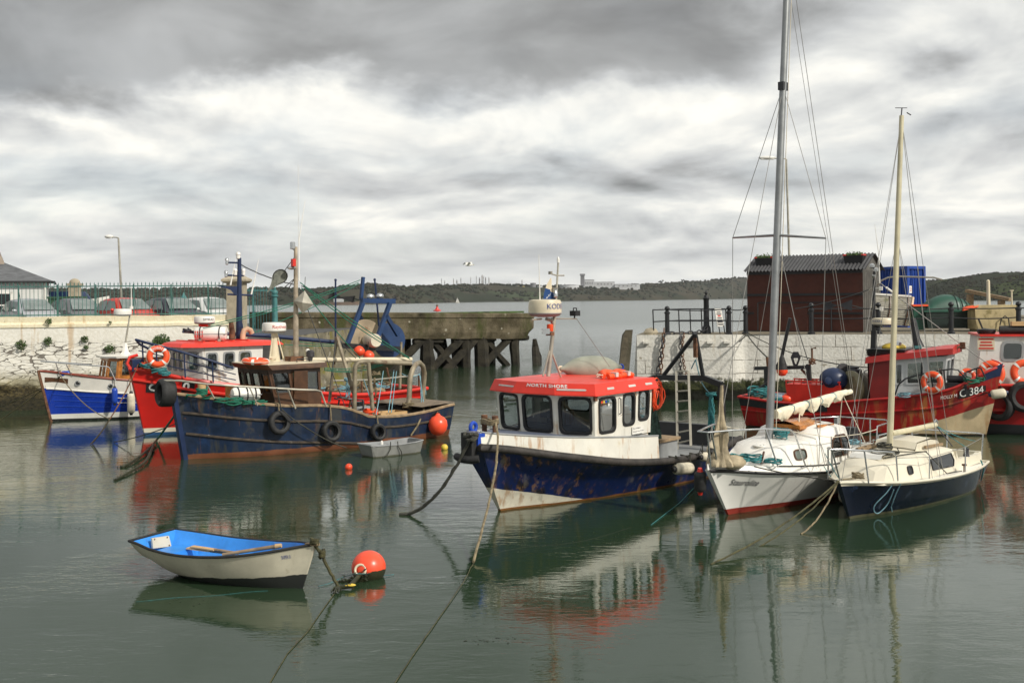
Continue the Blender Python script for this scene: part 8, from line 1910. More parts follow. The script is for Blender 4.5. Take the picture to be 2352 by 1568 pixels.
tipc = H.p(0, 1.98, 1); mb.prism([(-.52, -.10), (-.30, -.26), (.02, -.50), (.02, .50), (-.30, .26), (-.52, .10)], 1.62, 1.78); mb.xf(Matrix.Translation((.06, 0, 0)))
mb = MB(); rows = []
for a in [i/8*.055 for i in range(9)]:
 h = H.h(a); rows.append([H.p(a, h*.86, 1, .012), H.p(a, h*1.0, 1, .012), H.p(a, h*1.0, 1, .012)+Vector((0, 0, .08*(1-a*17))), H.p(a, h*1.0, -1, .012)+Vector((0, 0, .08*(1-a*17))), H.p(a, h, -1, .012), H.p(a, h*.86, -1, .012)])
mb.ring(rows, False, True, True, False); part('bow_cap', mb, M['navy_paint'], th)
q_ = [f.py(*C3(*p), 0) for p in ((1745, 545), (1735, 515), (1700, 490), (1620, 460))]
mb = MB(); mb.tube(q_, [.03, .025, .02, .012], 6); part('bow_horn', mb, M['red_paint'], th)
# wheelhouse
P0 = [(1.05, -.62), (1.05, .62), (3.02, .80), (3.02, -.80)]; P1 = [(.92, -.78), (.92, .78), (3.06, .78), (3.06, -.78)]; zb = .92
zt0, zt1 = 2.28, 2.08
zz_ = lambda x: lerp(zt0, zt1, (x-.9)/2.15)
F4 = lambda i, j, ws: ((P0[i][0], P0[i][1], zb), (P0[j][0], P0[j][1], zb), (P1[j][0], P1[j][1], zz_(P1[j][0])), (P1[i][0], P1[i][1], zz_(P1[i][0])), ws)
wg = mat('pale wheelhouse paint', (.56, .58, .58), .4, var=.08, patch=[((.4, .36, .3), 4, .72, .1)])
# the side facing the pool is split: dark red aft panel, pale glazed front
xm = 2.40
sA = ((xm, .80, zb), (1.05, .62, zb), (.92, .78, zz_(.92)), (xm, .78, zz_(xm)), [(.06, .20, .42, .90), (.27, .60, .42, .92), (.67, .97, .42, .92)])
sB = ((3.02, .80, zb), (xm, .80, zb), (xm, .78, zz_(xm)), (3.06, .78, zz_(3.06)), [])
house(th, 'wheelhouse', wg, [sA, F4(1, 0, [(.08, .46, .45, .92), (.54, .92, .45, .92)]), F4(0, 3, [(.08, .34, .42, .92), (.42, .68, .42, .92), (.74, .95, .42, .9)])], wg, M['glass'], .05, .04, .03)
house(th, 'aft_panel', mat('red wheelhouse aft', (.22, .012, .010), .4, var=.15), [sB, F4(2, 3, [(.3, .7, .45, .9)])], M['black_trim'], M['glass'], .04, .04, .03)
mb = MB(); mb.box((2.0, 0, 1.25), (1.5, 1.3, .5)); part('interior', mb, M['interior'], th)
mb = MB(); pr_ = [(3.14, zt1-.06, .02), (2.4, zz_(2.4), .08), (1.8, zz_(1.8), .12), (1.1, zt0+.02, .22), (.74, zt0+.05, .22)]
mb.ring([[Vector((x, -.90, z)), Vector((x, -.88, z+.17)), Vector((x, -.4, z+.20+c_*.2)), Vector((x, .4, z+.20+c_*.2)), Vector((x, .88, z+.17)), Vector((x, .90, z))] for x, z, c_ in pr_], True, True, True, False); part('roof', mb, mat('faded red roof', (.46, .025, .02), .4, var=.1), th)
mb = MB(); mb.prism([(2.05, -.75), (3.1, -.75), (3.1, .75), (2.05, .75)], 2.24, 2.44, [(2.05, -.80), (3.14, -.80), (3.14, .80), (2.05, .80)]); part('roof_box', mb, M['black_paint'], th)
mb = MB(); mb.ell((2.5, 0, 2.47), (.35, .3, .14), 16); part('canvas_heap', mb, M['yellow'], th)
mb = MB(); mb.lathe([(.14, 2.5), (.14, 2.62), (.09, 2.66), (.02, 2.67)], (2.4, .1, 0), 16); part('vent', mb, M['steel'], th)
# mast with lights and radar
ms, mt = f.py(*B5(1690, 1000), .1), f.py(*B5(1700, 120), .1)
mb = MB(); mb.tube([Vector((ms.x, .1, 2.2)), f.py(*B5(1695, 830), .1), mt], [.07, .06, .035], 10); part('mast', mb, M['black_paint'], th)
mb = MB(); mb.beam(Vector((ms.x, .1, 2.3)), f.py(*B5(1700, 850), .1), .2, .14, up=(1, 0, 0)); part('mast_foot', mb, M['black_paint'], th)
for x, y_, r in ((1677, 135, .09), (1718, 178, .09), (1698, 250, .06)):
 q_ = f.py(*B5(x, y_), .1); mb = MB(); mb.lathe([(r*.5, -.08), (r, -.05), (r*1.05, .02), (r*.6, .05), (.01, .07)], q_, 14); mb.tube([q_+Vector((0, 0, -.06)), Vector((mt.x, .1, q_.z-.12))], .015, 5); part('mast_light', mb, M['steel'], th)
q_ = f.py(*B5(1800, 760), .1); dome(th, q_, .32, .24, M['cream'], 'KODEN', 'text_blue', 62)
mb = MB(); mb.tube([f.py(*B5(1700, 800), .1), f.py(*B5(1790, 800), .1)], .04, 6); part('radar_bracket', mb, M['black_paint'], th)
for x, y_ in ((1780, 610), (1775, 385)):
 q_ = f.py(*B5(x, y_), .1); mb = MB(); mb.box(q_, (.09, .09, .12)); mb.tube([q_, Vector((mt.x, .1, q_.z))], .015, 5); part('mast_light', mb, M['white_clean'], th)
mb = MB(); mb.tube([f.py(*B5(1760, 330), .1), f.py(*B5(1750, 0), .1), f.py(2009, 515, .1)], [.02, .014, .006], 6); part('whip_aerial', mb, M['white_clean'], th)
l = [f.py(*B5(*p), -.1) for p in ((1640, 415), (1700, 370), (1780, 300), (1850, 268), (1940, 255), (2352, 265), (2450, 290))]
mb = MB(); mb.tube(l, .025, 6); part('bent_aerial', mb, M['galv'], th)
# exhaust
ex = [f.py(*C3(*p), .2) for p in ((765, 320), (740, 210), (715, 40), (700, -20))]
mb = MB(); mb.tube(ex, [.17, .11, .085, .075], 12); part('exhaust_pipe', mb, M['black_paint'], th)
mb = MB(); mb.tube([f.py(*C3(770, 330), .3)+Vector((.1, 0, 0)), f.py(*C3(800, 325), .3)], .09, 8); part('hatch_cover', mb, M['teal_iron'], th)
# samson arm ahead of the roof
aF_ = f.py(*C3(1285, 300), 0)
mb = MB(); mb.tube([f.py(*C3(1090, 372), .3), aF_], .03, 6); mb.box(aF_, (.14, .1, .2)); part('spar', mb, M['rusty'], th)
part('stay', MB().tube([f.py(*B5(1745, 310), .1), f.py(*B5(1960, 480), .05), aF_, f.py(*C3(1640, 555), 0)], .014, 5), M['wire'], th)
mb = MB(); mb.tube([f.py(*B5(1830, 375), .1), f.py(*B5(1960, 470), .1)], .035, 8); part('fluorescent_lamp', mb, M['white_clean'], th)
# bow rail
l = [f.py(*C3(*p), y) for p, y in (((490, 880), 1.05), ((530, 760), 1.05), ((610, 690), 1.05), ((760, 645), 1.0), ((960, 600), .95), ((1150, 575), .85), ((1230, 585), .75), ((1340, 700), .60))]
mb = MB(); mb.tube(l, .022, 8); part('side_rail', mb, M['black_paint'], th)
l = [f.py(*C3(*p), .4) for p in ((1330, 610), (1470, 560), (1500, 565), (1560, 690))]
mb = MB(); mb.tube(l, .022, 8); mb.tube([f.py(*C3(1450, 570), .4), f.py(*C3(1450, 700), .4)], .018, 6)
mb.tube([f.py(*C3(785, 745), 1.0), f.py(*C3(1050, 705), .9)], .018, 6)
for a, b_, y in (((765, 645), (800, 860), 1.02), ((910, 615), (940, 840), .97), ((1065, 590), (1085, 800), .9)): mb.tube([f.py(*C3(*a), y), f.py(*C3(*b_), y)], .02, 6)
part('bow_rail', mb, M['black_paint'], th)
q_ = f.py(*C3(925, 730), 1.05); lifebuoy(f.W(q_), f.m.to_3x3() @ Vector((.15, 1, .12)), .31, 'orange lifebuoy on the side rail of the dark red boat')
q_ = f.py(*C3(1345, 660), .0); lifebuoy(f.W(q_), f.m.to_3x3() @ Vector((-.3, 1, .35)), .24, 'small orange lifebuoy at the bow of the dark red boat')
q_ = f.py(*C3(1170, 690), .3); mb = MB(); mb.lathe([(.2, -.35), (.2, -.30), (.1, -.28), (.1, .28), (.2, .30), (.2, .35)], q_, 16, Matrix.Rotation(pi/2, 3, 'Y')); mb.box(q_+Vector((0, 0, -.25)), (.8, .5, .3)); part('winch', mb, M['dark_steel'], th)
rope('net_heap', [coil(f.py(*C3(1390, 735), .45), .2, 5, .06), coil(f.py(*C3(1480, 715), .3), .14, 4, .05)], .018, M['rope_green'], 'green net heaped in the bow of the dark red boat', catg='netting', frame=f.m)
rope('rope_heap', [coil(f.py(*C3(600, 895), 1.0), .18, 4, .05), sagline(f.py(*C3(490, 905), 1.05), f.py(*C3(780, 860), 1.0), .01)], .014, M['rope_blue'], 'blue rope lying along the side deck of the dark red boat', frame=f.m)
# name and number
cs = [hit(f, H, *C3(*p), 1) for p in ((1240, 925), (1562, 865), (1560, 765), (1243, 835))]
onm = lambda p, off: (lambda q_: H.on(q_.x, q_.z, 1, off))(hit(f, H, *p, 1))
mb = MB(); mb.grid(lambda a, r: (lambda q_: H.on(q_.x, q_.z, 1, .026))(cs[0].lerp(cs[1], a).lerp(cs[3].lerp(cs[2], a), r)), 14, 3); nb = part('number_board', mb, M['black_trim'], th)
hull_text(f, H, 1, C3(1256, 905), C3(1535, 855), .225, 'C 384', M['text_white'], nb, .042)
hull_text(f, H, 1, C3(1030, 932), C3(1220, 903), .10, 'MOLLY M', M['text_white'], th, .02)
# aft working gear
G = lambda p, y: f.py(*C1(*p), y)
mb = MB(); mb.beam(G((275, 630), .1), G((920, 615), .1), .11, .11); part('gantry_beam', mb, M['black_paint'], th)
for a, b_ in (((420, 640), (430, 940)), ((915, 580), (930, 900))):
 mb = MB(); mb.beam(G(a, .1), G(b_, .1), .13, .13, up=(1, 0, 0)); part('gantry_post', mb, M['black_paint'], th)
mb = MB(); mb.tube([G((700, 40), .1), G((600, 500), .1), G((590, 540), .1)], .055, 8); mb.tube([G((590, 530), .1), G((545, 600), .1), G((580, 640), .1)], .05, 8); part('derrick', mb, M['black_paint'], th)
mb = MB(); mb.tube([G((440, 790), .3), G((190, 970), .5)], .04, 6); mb.tube([G((900, 770), .2), G((690, 920), .5)], .04, 6); part('gantry_stay', mb, M['black_paint'], th)
mb = MB(); mb.tube([G((430, 500), .1), G((440, 610), .1)], .05, 6); mb.tube([G((830, 640), .1), G((910, 720), .1)], .04, 6); part('gantry_brace', mb, M['rusty'], th)
pz = [(735, 435), (795, 435), (825, 500), (785, 610), (740, 610), (705, 500)]; pi_ = [(742, 510), (790, 510), (775, 580), (758, 580)]
o_ = [G(p, .05) for p in pz]; o2 = [G(p, .20) for p in pz]
inn = [G(p, .05) for p in ((745, 510), (788, 510), (792, 520), (774, 578), (760, 578), (741, 520))]; inn2 = [G(p, .2) for p in ((745, 510), (788, 510), (792, 520), (774, 578), (760, 578), (741, 520))]
mb = MB(); mb.ring([o2, o_, inn, inn2, o2], True, False, False, False); part('towing_block', mb, M['dark_steel'], th)
q_ = f.W(G((605, 660), .25)); ob = thing('float', tuple(q_), 'orange float with a black top hung from the red boat gantry', 'float')
mb = MB(); mb.lathe([(.02, -.16), (.1, -.14), (.17, -.04), (.17, .04)], (0, 0, 0), 18); part('body', mb, M['buoy_orange'], ob)
mb = MB(); mb.lathe([(.17, .04), (.14, .2), (.07, .42), (.02, .5)], (0, 0, 0), 18); part('top', mb, M['black_rubber'], ob)
mb = MB(); q_ = G((960, 570), .2); mb.tube(coil(q_, .09, 4, .06), .02, 6); mb.tube([q_+Vector((0, 0, .05)), q_+Vector((0, 0, .45)), q_+Vector((-.12, 0, .47))], .025, 6); part('hauler', mb, M['rusty'], th)
# bait tub, drum hauler, floats
tb_ = [G(p, .0) for p in ((835, 870), (1150, 800), (1150, 950), (860, 985))]
q_ = f.W(G((1010, 960), .35)); q_.z = .75; tub = thing('fish_crate', tuple(q_), 'red plastic fish crate on deck below the pier', 'crate', rz=f.phi)
w_ = 1.65
mb = MB(); mb.prism([(-w_*.45, -.4), (w_*.45, -.4), (w_*.45, .4), (-w_*.45, .4)], 0, .60, [(-w_*.5, -.45), (w_*.5, -.45), (w_*.5, .45), (-w_*.5, .45)]); part('body', mb, M['red_paint'], tub)
mb = MB()
for y in (-.45, .45): mb.box((0, y, .70), (w_, .03, .04)); [mb.box((lerp(-w_*.48, w_*.48, k/7), y, .65), (.03, .025, .1)) for k in range(8)]
part('rim', mb, M['red_paint'], tub)
q_ = G((1440, 860), .35)
hm = mat('hauler paint', (.22, .20, .12), .5, var=.3, patch=[(RUST, 4, .6, .12)])
ax2 = Matrix.Rotation(R(-35), 3, 'Z') @ Matrix.Rotation(-pi/2, 3, 'X')
mb = MB(); mb.lathe([(.06, -.16), (.10, -.15), (.14, -.05), (.44, .0), (.52, .04), (.52, .09), (.38, .14)], q_, 28, ax2); part('hauler_drum', mb, hm, th)
mb = MB(); mb.lathe([(.46, -.22), (.46, -.35), (.44, -.5), (.2, -.62), (.02, -.64)], q_, 26, ax2); part('hauler_drum', mb, M['galv'], th)
mb = MB(); mb.ring([[G(p, .45), G(p, .62)] for p in ((1140, 830), (1160, 880), (1230, 915), (1300, 915), (1340, 860), (1300, 790), (1400, 745), (1290, 750), (1180, 790), (1140, 830))], False, smooth=False); part('hauler_guard', mb, hm, th)
mb = MB(); mb.tube([G((1480, 920), .4), G((1480, 1080), .4)], .09, 8); part('hauler_post', mb, hm, th)
mb = MB(); mb.tube([G((1560, 700), .2), G((1580, 660), .2), G((1620, 645), .2), G((1640, 690), .2), G((1635, 740), .2)], .022, 6); mb.tube([G((1250, 675), .2), G((1330, 640), .2), G((1530, 640), .2), G((1540, 700), .2)], .022, 6); part('guard_rail', mb, M['steel'], th)
q_ = f.W(G((1210, 760), .5)); mb = MB(); mb.ell(q_, (.42, .38, .36), 20); mb.lathe([(.12, 0), (.10, .05), (.04, .06)], q_+Vector((-.25, -.3, -.02)), 12, Matrix.Rotation(pi/2, 3, 'X')); solo('blue_float', mb, M['navy_paint'], 'shiny navy blue float resting on the hauler of the red boat', 'float')
q_ = f.W(G((1340, 690), .3)); mb = MB(); mb.lathe([(.02, -.05), (.30, -.05), (.32, 0), (.30, .05), (.02, .05)], q_, 22, Matrix.Rotation(R(70), 3, 'X') @ Matrix.Rotation(R(30), 3, 'Y')); solo('pot_lid', mb, M['dark_steel'], 'dark round lid standing beside the navy float', 'lid')
q_ = f.W(G((1440, 690), .1)); mb = MB(); mb.lathe([(.24, -.25), (.26, -.2), (.26, .1), (.22, .14)], q_, 18); mb.lathe([(.18, .14), (.17, .2), (.1, .22)], q_, 18); solo('deck_pot', mb, M['dark_steel'], 'dark pot with a shiny lid beside the red wheelhouse', 'pot')
mb = MB(); mb.grid(lambda a, r: (lambda x: Vector((x, lerp(-.9, 1.0, r), H.h(H.a_at(x, .8))-.12+.08*mnoise.noise(Vector((a*9, r*6, 3))))))(lerp(4.6, 6.6, a)), 20, 14); part('deck_clutter', mb, M['bare_wood'], th)
mb = MB(); mb.beam(G((1240, 1055), .95), G((1570, 1045), 1.0), .05, .14); part('plank', mb, M['pale_wood'], th); mb = MB(); mb.beam(G((690, 1040), .6), G((860, 1000), .6), .06, .2); part('plank', mb, M['pale_wood'], th)
rope('net_heap', [coil(G((330, 930), .6), .32, 6, .12), coil(G((460, 970), .6), .28, 5, .10), coil(G((560, 1010), .7), .2, 4, .05), sagline(G((290, 880), .5), G((650, 1040), .8), .0), coil(G((690, 900), .5), .07, 4, .05), coil(G((910, 930), .5), .14, 4, .06)], .024, M['rope_teal'], 'teal net and rope piled on the stern of the dark red boat', catg='netting', frame=f.m)
rope('yellow_rope', [coil(G((920, 890), .3), .12, 6, .05), sagline(G((960, 880), .3), G((1055, 810), .3), .25, 12)], .016, M['rope_white'], 'pale rope coiled round the gantry post of the red boat', frame=f.m)
q_ = f.W(G((575, 975), .5)); mb = MB(); mb.lathe([(.28, -.1), (.33, .05), (.30, .12), (.02, .16)], q_, 18); solo('pale_tub', mb, mat('pale blue tub', (.30, .38, .46), .5), 'pale blue tub among the nets on the red boat stern', 'tub')
q_ = f.W(G((660, 985), .65)); mb = MB(); mb.ell(q_, (.2, .2, .14), 16); mb.torus(q_+Vector((0, 0, .13)), .05, .02, None, 12, 6); solo('red_float', mb, M['buoy_orange'], 'flat red float among the nets beside the pale blue tub', 'float')
rope('mooring_rope', [sagline(onq(1712, ZQ+.05, .0)+Vector((0, -.1, 0)), f.W(G((430, 500), .1)), .06, 10), sagline(onq(1712, ZQ+.05, .0)+Vector((.1, -.1, 0)), f.W(G((335, 360), .0))+Vector((0, 3, 0)), .0, 3)], .022, M['rope_dark'], 'dark rope from the pier bollard down to the red boat gantry', 'mooring ropes')
rope('mooring_rope', [sagline(onq(1718, ZQ+.02, .0)+Vector((0, -.25, 0)), f.W(G((1620, 620), .0))+Vector((0, 0, 0)), .25, 26)], .018, M['rope_dark'], 'long dark rope sagging across the white pier blocks', 'mooring ropes')
rope('rigging_wire', [sagline(f.W(G((750, 30), .1)), f.W(G((905, 530), .1)), .0, 4), sagline(f.W(f.py(*B5(830, 610), .1)), f.W(f.py(*B5(1640, 400), .1)), .06, 14), [f.W(f.py(*B5(1460, 575), .1)), f.W(f.py(*B5(1600, 610), .1))]], .014, M['wire_dark'], 'dark wires from the derrick head of the red boat')
bowt = [f.W(f.py(*B5(*p), -.2)) for p in ((1145, 530), (1305, 570), (1145, 640), (1455, 635), (1460, 510))]
mb = MB(); mb.add(bowt, [(0, 1, 2), (1, 3, 4)]); mb.add([v+Vector((0, .06, .0)) for v in bowt], [(0, 1, 2), (1, 3, 4)]); solo('day_shape', mb, M['dark_steel'], 'grey bow tie day shape hung against the red shed', 'day shape', 'cone day shapes in the rigging')
c_ = f.py(*C3(1700, 860), .35); fender(f.W(f.py(*C3(1610, 880), .42)), f.W(f.py(*C3(1800, 850), .30)), .13, M['fender_white'], 'stained white fender at the bow of the dark red boat', cap='navy_paint')
rope('fender_rope', [[f.W(f.py(*C3(1615, 880), .42)), f.W(onm(C3(1540, 830), .02)), f.W(onm(C3(1500, 770), .02))], [f.W(f.py(*C3(1770, 820), .3)), f.W(f.py(*C3(1730, 770), .1))]], .014, M['rope_dark'], 'rope holding the stained white fender at the red bow')
tyre(f.W(f.py(*C3(1720, 1010), -.25)), Vector((-.75, -.62, .1)), .42, 'large tyre fender between the two red boats at the right', .16)
# ================================================================== second red boat at the right edge
o_ = wl(2222, 985); d15 = Vector((cos(R(-14)), sin(R(-14)), 0)); o_ = o_+d15*8.2
f = Frame(0, 0, 166, o=o_); th = f.thing('fishing_boat', 'dark red fishing boat with a white wheelhouse cut off by the right edge', 'fishing boat')
H = Hull(8.2, .5, .1, [.06, .95, 1.4, 1.5, 1.5, 1.45, 1.35], [.03, .7, 1.2, 1.4, 1.4, 1.3, 1.1], [2.2, 1.9, 1.68, 1.54, 1.46, 1.42, 1.42], .5, .9)
rh = mat('deep red hull', (.36, .010, .010), .35, var=.15, vs=1.2, patch=[((.18, .015, .012), 1.5, .60, .2)], bands=[('z', .30, 0, (.02, .02, .022), .03)])
part('hull', H.outer(36), rh, th); part('deck', H.inside(.45, .07), M['bare_wood'], th)
part('gunwale', H.rail(.05, 0, .0, 0, 1, 8, True), M['red_paint'], th)
part('rubbing_strake', H.strake(.50, 1, .05, .02, 0, 1), M['red_paint'], th)
xa, xb = f.py(*C2(1430, 1360), 1.0).x, f.py(*C2(2500, 1360), 1.0).x
xt = f.py(*C2(1510, 975), 1.0).x; zt = f.py(*C2(1510, 975), 1.0).z; zb = 1.0
wb_ = f.py(*C2(1720, 1260), 1.0), f.py(*C2(1975, 1040), 1.0)
fr_ = lambda x: (xa-x)/(xa-xb); fz = lambda z: (z-zb)/(zt-zb)
house(th, 'wheelhouse', M['white_paint'], [((xa, 1.0, zb), (xb, 1.0, zb), (xb, 1.0, zt), (xt, 1.0, zt), [(fr_(wb_[0].x)-.02, fr_(wb_[1].x)-.01, fz(wb_[0].z), fz(wb_[1].z)), (.72, .92, fz(wb_[0].z), fz(wb_[1].z))]),
 ((xa, -1.0, zb), (xa, 1.0, zb), (xt, 1.0, zt), (xt, -1.0, zt), []), ((xb, -1.0, zb), (xa, -1.0, zb), (xt, -1.0, zt), (xb, -1.0, zt), []), ((xb, 1.0, zb), (xb, -1.0, zb), (xb, -1.0, zt), (xb, 1.0, zt), [(.1, .9, .5, .9)])], M['grey_paint'], M['glass'], .07, .05, .10)
mb = MB(); mb.box(((xt+xb)/2, 0, zt+.03), (abs(xb-xt)+.12, 2.16, .06)); part('roof', mb, M['red_paint'], th)
mb = MB(); mb.box(((xa+xb)/2-.3, 0, 1.4), (abs(xb-xa)*.7, 1.6, .7)); part('interior', mb, M['interior'], th)
q_ = f.py(*C2(1560, 1060), 1.0); mb = MB(); mb.box(q_+Vector((0, .012, 0)), (.46, .02, .36)); nb2 = part('notice', mb, M['cream'], th)
for k, w2 in enumerate((.40, .30, .34, .40)):
 mb = MB(); mb.box(q_+Vector((.0, .024, .13-.088*k)), (w2, .006, .045)); part('lettering', mb, M['text_red'], nb2)
q_ = f.py(*C2(1565, 945), .6); mb = MB(); mb.lathe([(.22, 0), (.26, .05), (.26, .12), (.24, .14)], (q_.x, .6, zt+.06), 18); part('vent', mb, M['black_trim'], th)
l = [f.py(*C2(x, 920), .8) for x in (1720, 1900, 2100, 2300)]
mb = MB(); mb.tube([Vector((p.x, p.y, zt+.18)) for p in l], .12, 10); part('roof_roll', mb, M['black_rubber'], th)
mb = MB(); mb.beam(Vector((l[1].x+.1, .8, zt+.36)), Vector((l[3].x, .8, zt+.36)), .25, .12); part('roof_plank', mb, M['pale_wood'], th)
q_ = f.py(*C2(1620, 1410), 1.35); lifebuoy(f.W(q_), f.m.to_3x3() @ Vector((0.1, 1, .15)), .37, 'large orange lifebuoy beside the bow of the dark red boat')
q_ = f.py(*C2(2010, 1400), 1.35); lifebuoy(f.W(q_), f.m.to_3x3() @ Vector((0, 1, .12)), .37, 'orange lifebuoy at the extreme right edge of the photo')
tyre(f.W(H.on(f.py(*C3(2010, 900), 1.5).x, f.py(*C3(2010, 900), 1.5).z, 1, .15)), f.m.to_3x3() @ Vector((0, 1, .1)), .44, 'tyre fender on the red hull at the right edge of the photo', .15)
rope('rope_heap', [sagline(f.W(f.py(*C3(1920, 740), 1.5)), f.W(f.py(*C3(1800, 930), 1.6)), .03, 8), sagline(f.W(f.py(*C3(1920, 740), 1.5)), f.W(f.py(*C3(1990, 790), 1.6)), .03, 8)], .02, M['rope_dark'], 'dark rope slung over the red rail at the right edge')
# ================================================================== rowing dinghy, pram and buoys
f = Frame(690.5, 1350, 154); th = f.thing('rowing_dinghy', 'small white rowing dinghy with a bright blue inside in the foreground', 'rowing boat'); DG = f
H = Hull(2.62, .26, .10, [.02, .34, .52, .60, .62, .58, .46], [.02, .2, .3, .4, .4, .3, .2], [.63, .545, .475, .44, .43, .455, .505], .3, 1.0, [-.10, -.13, -.12, -.10, -.05, .03, .17], .40)
x_old = H.x
H.x = lambda a, z: a*H.L-H.rake*max((z+.1)/.73, 0)*(1-a)**2.2+.12*max((z-.15)/.35, 0)*a**8
dm_ = mat('grubby white dinghy', (.58, .54, .42), .45, var=.12, vs=2.5, patch=[((.30, .26, .15), 3.2, .60, .2), ((.05, .05, .05), 9, .74, .03)], streak=[((.28, .24, .13), 8, .60, .5)], bands=[('z', .20, -.075, (.028, .03, .028), .10)])
part('hull', H.outer(44, 18), dm_, th)
bl = mat('bright blue inside', (.035, .25, .70), .45, var=.12, vs=4, patch=[((.15, .35, .65), 3, .56, .15), ((.06, .13, .22), 4, .60, .12)])
mb = MB(); rows = []
for i in range(31):
 a = lerp(.03, .985, i/30); h = H.h(a); rows.append([H.p(a, lerp(h, max(cat(H.kz, a)+.06, .03), 1-(1-abs(2*k/16-1))**1.0 if False else 1-abs(2*k/16-1)), -1 if k < 8 else 1, -.02) if k != 8 else Vector((H.x(a, .1), 0, max(cat(H.kz, a)+.05, .02))) for k in range(17)])
mb.ring(rows, False, False, False, True); mb.add(rows[-1], [tuple(range(17))]); part('inside', mb, bl, th)
mb = MB(); l = H.line(lambda a: H.h(a), -1, 0, 0, 1)[::-1]+H.line(lambda a: H.h(a), 1, 0, 0, 1)[1:]; mb.tube(l, .020, 8, True); part('gunwale', mb, M['black_rubber'], th)
mb = MB(); mb.beam(H.p(0, .64, 1)+Vector((-.06, 0, .0)), H.p(0, .64, 1)+Vector((.15, 0, -.01)), .06, .03); part('stem_cap', mb, M['bare_wood'], th)
for x0, x1, z in ((2.18, 2.56, .30), (1.15, 1.40, .27)):
 mb = MB(); ya, yb2 = H.sec(H.a_at(x0, z), z)-.03, H.sec(H.a_at(x1, z), z)-.03; mb.prism([(x0, -ya), (x1, -yb2), (x1, yb2), (x0, ya)], z-.02, z+.012); part('thwart', mb, bl, th)
mb = MB(); mb.beam((2.18, -.36, .23), (2.18, .36, .23), .03, .12); part('locker_front', mb, bl, th)
mb = MB(); mb.prism([(-.05, -.03), (.35, -.30), (.35, .30), (-.05, .03)], .47, .485); part('bow_seat', mb, bl, th)
tq = [f.px(*C6(*p), 2.60) for p in ((272, 145), (410, 125), (430, 210), (280, 228))]
mb = MB(); mb.ring([[q_+Vector((-.0, 0, 0)) for q_ in tq], [q_+Vector((-.03, 0, 0)) for q_ in tq]], True, True, True, False); pd = part('transom_pad', mb, M['cream'], th)
for k in (0, 1, 2):
 q_ = tq[k].lerp(tq[(k+2) % 4], .12)+Vector((-.032, 0, 0)); mb = MB(); mb.lathe([(.014, 0), (.008, .006)], q_, 10, Matrix.Rotation(-pi/2, 3, 'Y')); part('bolt', mb, M['rusty'], pd)
oars = [((C6(575, 225), .33), (C6(960, 275), .30)), ((C6(610, 212), .36), (C6(990, 268), .33))]
for i, ((a, za), (b_, zb_)) in enumerate(oars):
 A_, B_ = f.W(f.pz(*a, za)), f.W(f.pz(*b_, zb_)); ot = thing('oar', tuple(A_), ('wooden oar lying along the near side inside the dinghy', 'wooden oar lying just behind the nearer one in the dinghy')[i], 'oar', 'oars in the dinghy')
 mb = MB(); mb.beam(Vector((0, 0, 0)), (B_-A_)*.5, .09, .018); part('blade', mb, M['pale_wood'], ot)
 mb = MB(); mb.tube([(B_-A_)*.48, (B_-A_)], [.022, .02], 8); part('shaft', mb, M['bare_wood'], ot)
A_, B_ = f.W(f.pz(*C6(860, 280), .37)), f.W(f.pz(*C6(1340, 205), .52)); ot = thing('oar', tuple(A_), 'thick oar handle resting on the dinghy gunwale near its bow', 'oar', 'oars in the dinghy')
mb = MB(); mb.tube([Vector((0, 0, 0)), (B_-A_)*.95], [.024, .028], 10); part('shaft', mb, M['bare_wood'], ot)
mb = MB(); mb.tube([(B_-A_)*.9, (B_-A_)], [.036, .03], 10); part('grip', mb, M['pale_wood'], ot)
nm = 'SNIPER III'
hull_text(f, H, 1, C6(1346, 318), C6(1420, 308), .055, nm, M['text_blue'], th, .008)
br0 = f.W(H.p(0, .62, 1)+Vector((0, 0, .02))); jn = wl(*C6(1810, 548), .05)
rope('mooring_rope', [sagline(br0, at(*C6(1680, 300), 15.2), .0, 5, .006)+sagline(at(*C6(1680, 300), 15.2), jn, .02, 10, .008)[1:], coil(br0, .05, 3, .02), coil(at(*C6(1672, 300), 15.2), .03, 4, .03)], .024, M['rope_weed'], 'weedy rope from the dinghy bow to the clump by the orange buoy', 'mooring ropes')
# the orange mooring buoy
bc = wl(*C6(2053, 462), 0.0); Yb = bc.y; rb = 140/3.5556/F_PX*Yb; c_ = at(*C6(2053, 385), Yb)
bo_ = thing('mooring_buoy', (c_.x, c_.y, 0), 'big orange mooring buoy floating beside the dinghy', 'buoy', 'round orange buoys')
bm_m = mat('weedy orange buoy', (.90, .085, .035), .32, var=.05, vs=3, bands=[('z', .10, .10, (.030, .032, .015), .22)], patch=[((.55, .09, .04), 6, .74, .06)])
mb = MB(); mb.ell((0, 0, c_.z), (rb, rb, rb*.985), 36); part('body', mb, bm_m, bo_)
mb = MB(); q_ = at(*C6(1985, 405), Yb-rb*.95)-bo_.location; mb.torus(q_, .075, .018, Matrix.Rotation(R(70), 3, 'X'), 18, 8, (1, 1)); part('ring', mb, M['cream'], bo_)
mb = MB()
for i in range(420):
 a = random.random(); p = at(*C6(lerp(1830, 2030, a)+random.gauss(0, 18), lerp(540, 455, a)+random.gauss(0, 22)), Yb-.28); p.z = max(p.z, .01); d = Vector((random.gauss(0, 1), random.gauss(0, 1), random.gauss(0, .5))).normalized()*random.uniform(.012, .05); e_ = d.orthogonal().normalized()*d.length*.35
 mb.add([p-d, p+e_, p+d, p-e_], [(0, 1, 2, 3)])
mb.tube([wl(*C6(1810, 548), .03), wl(*C6(1900, 535), .05), at(*C6(1985, 440), Yb-.25)], [.03, .035, .03], 8)
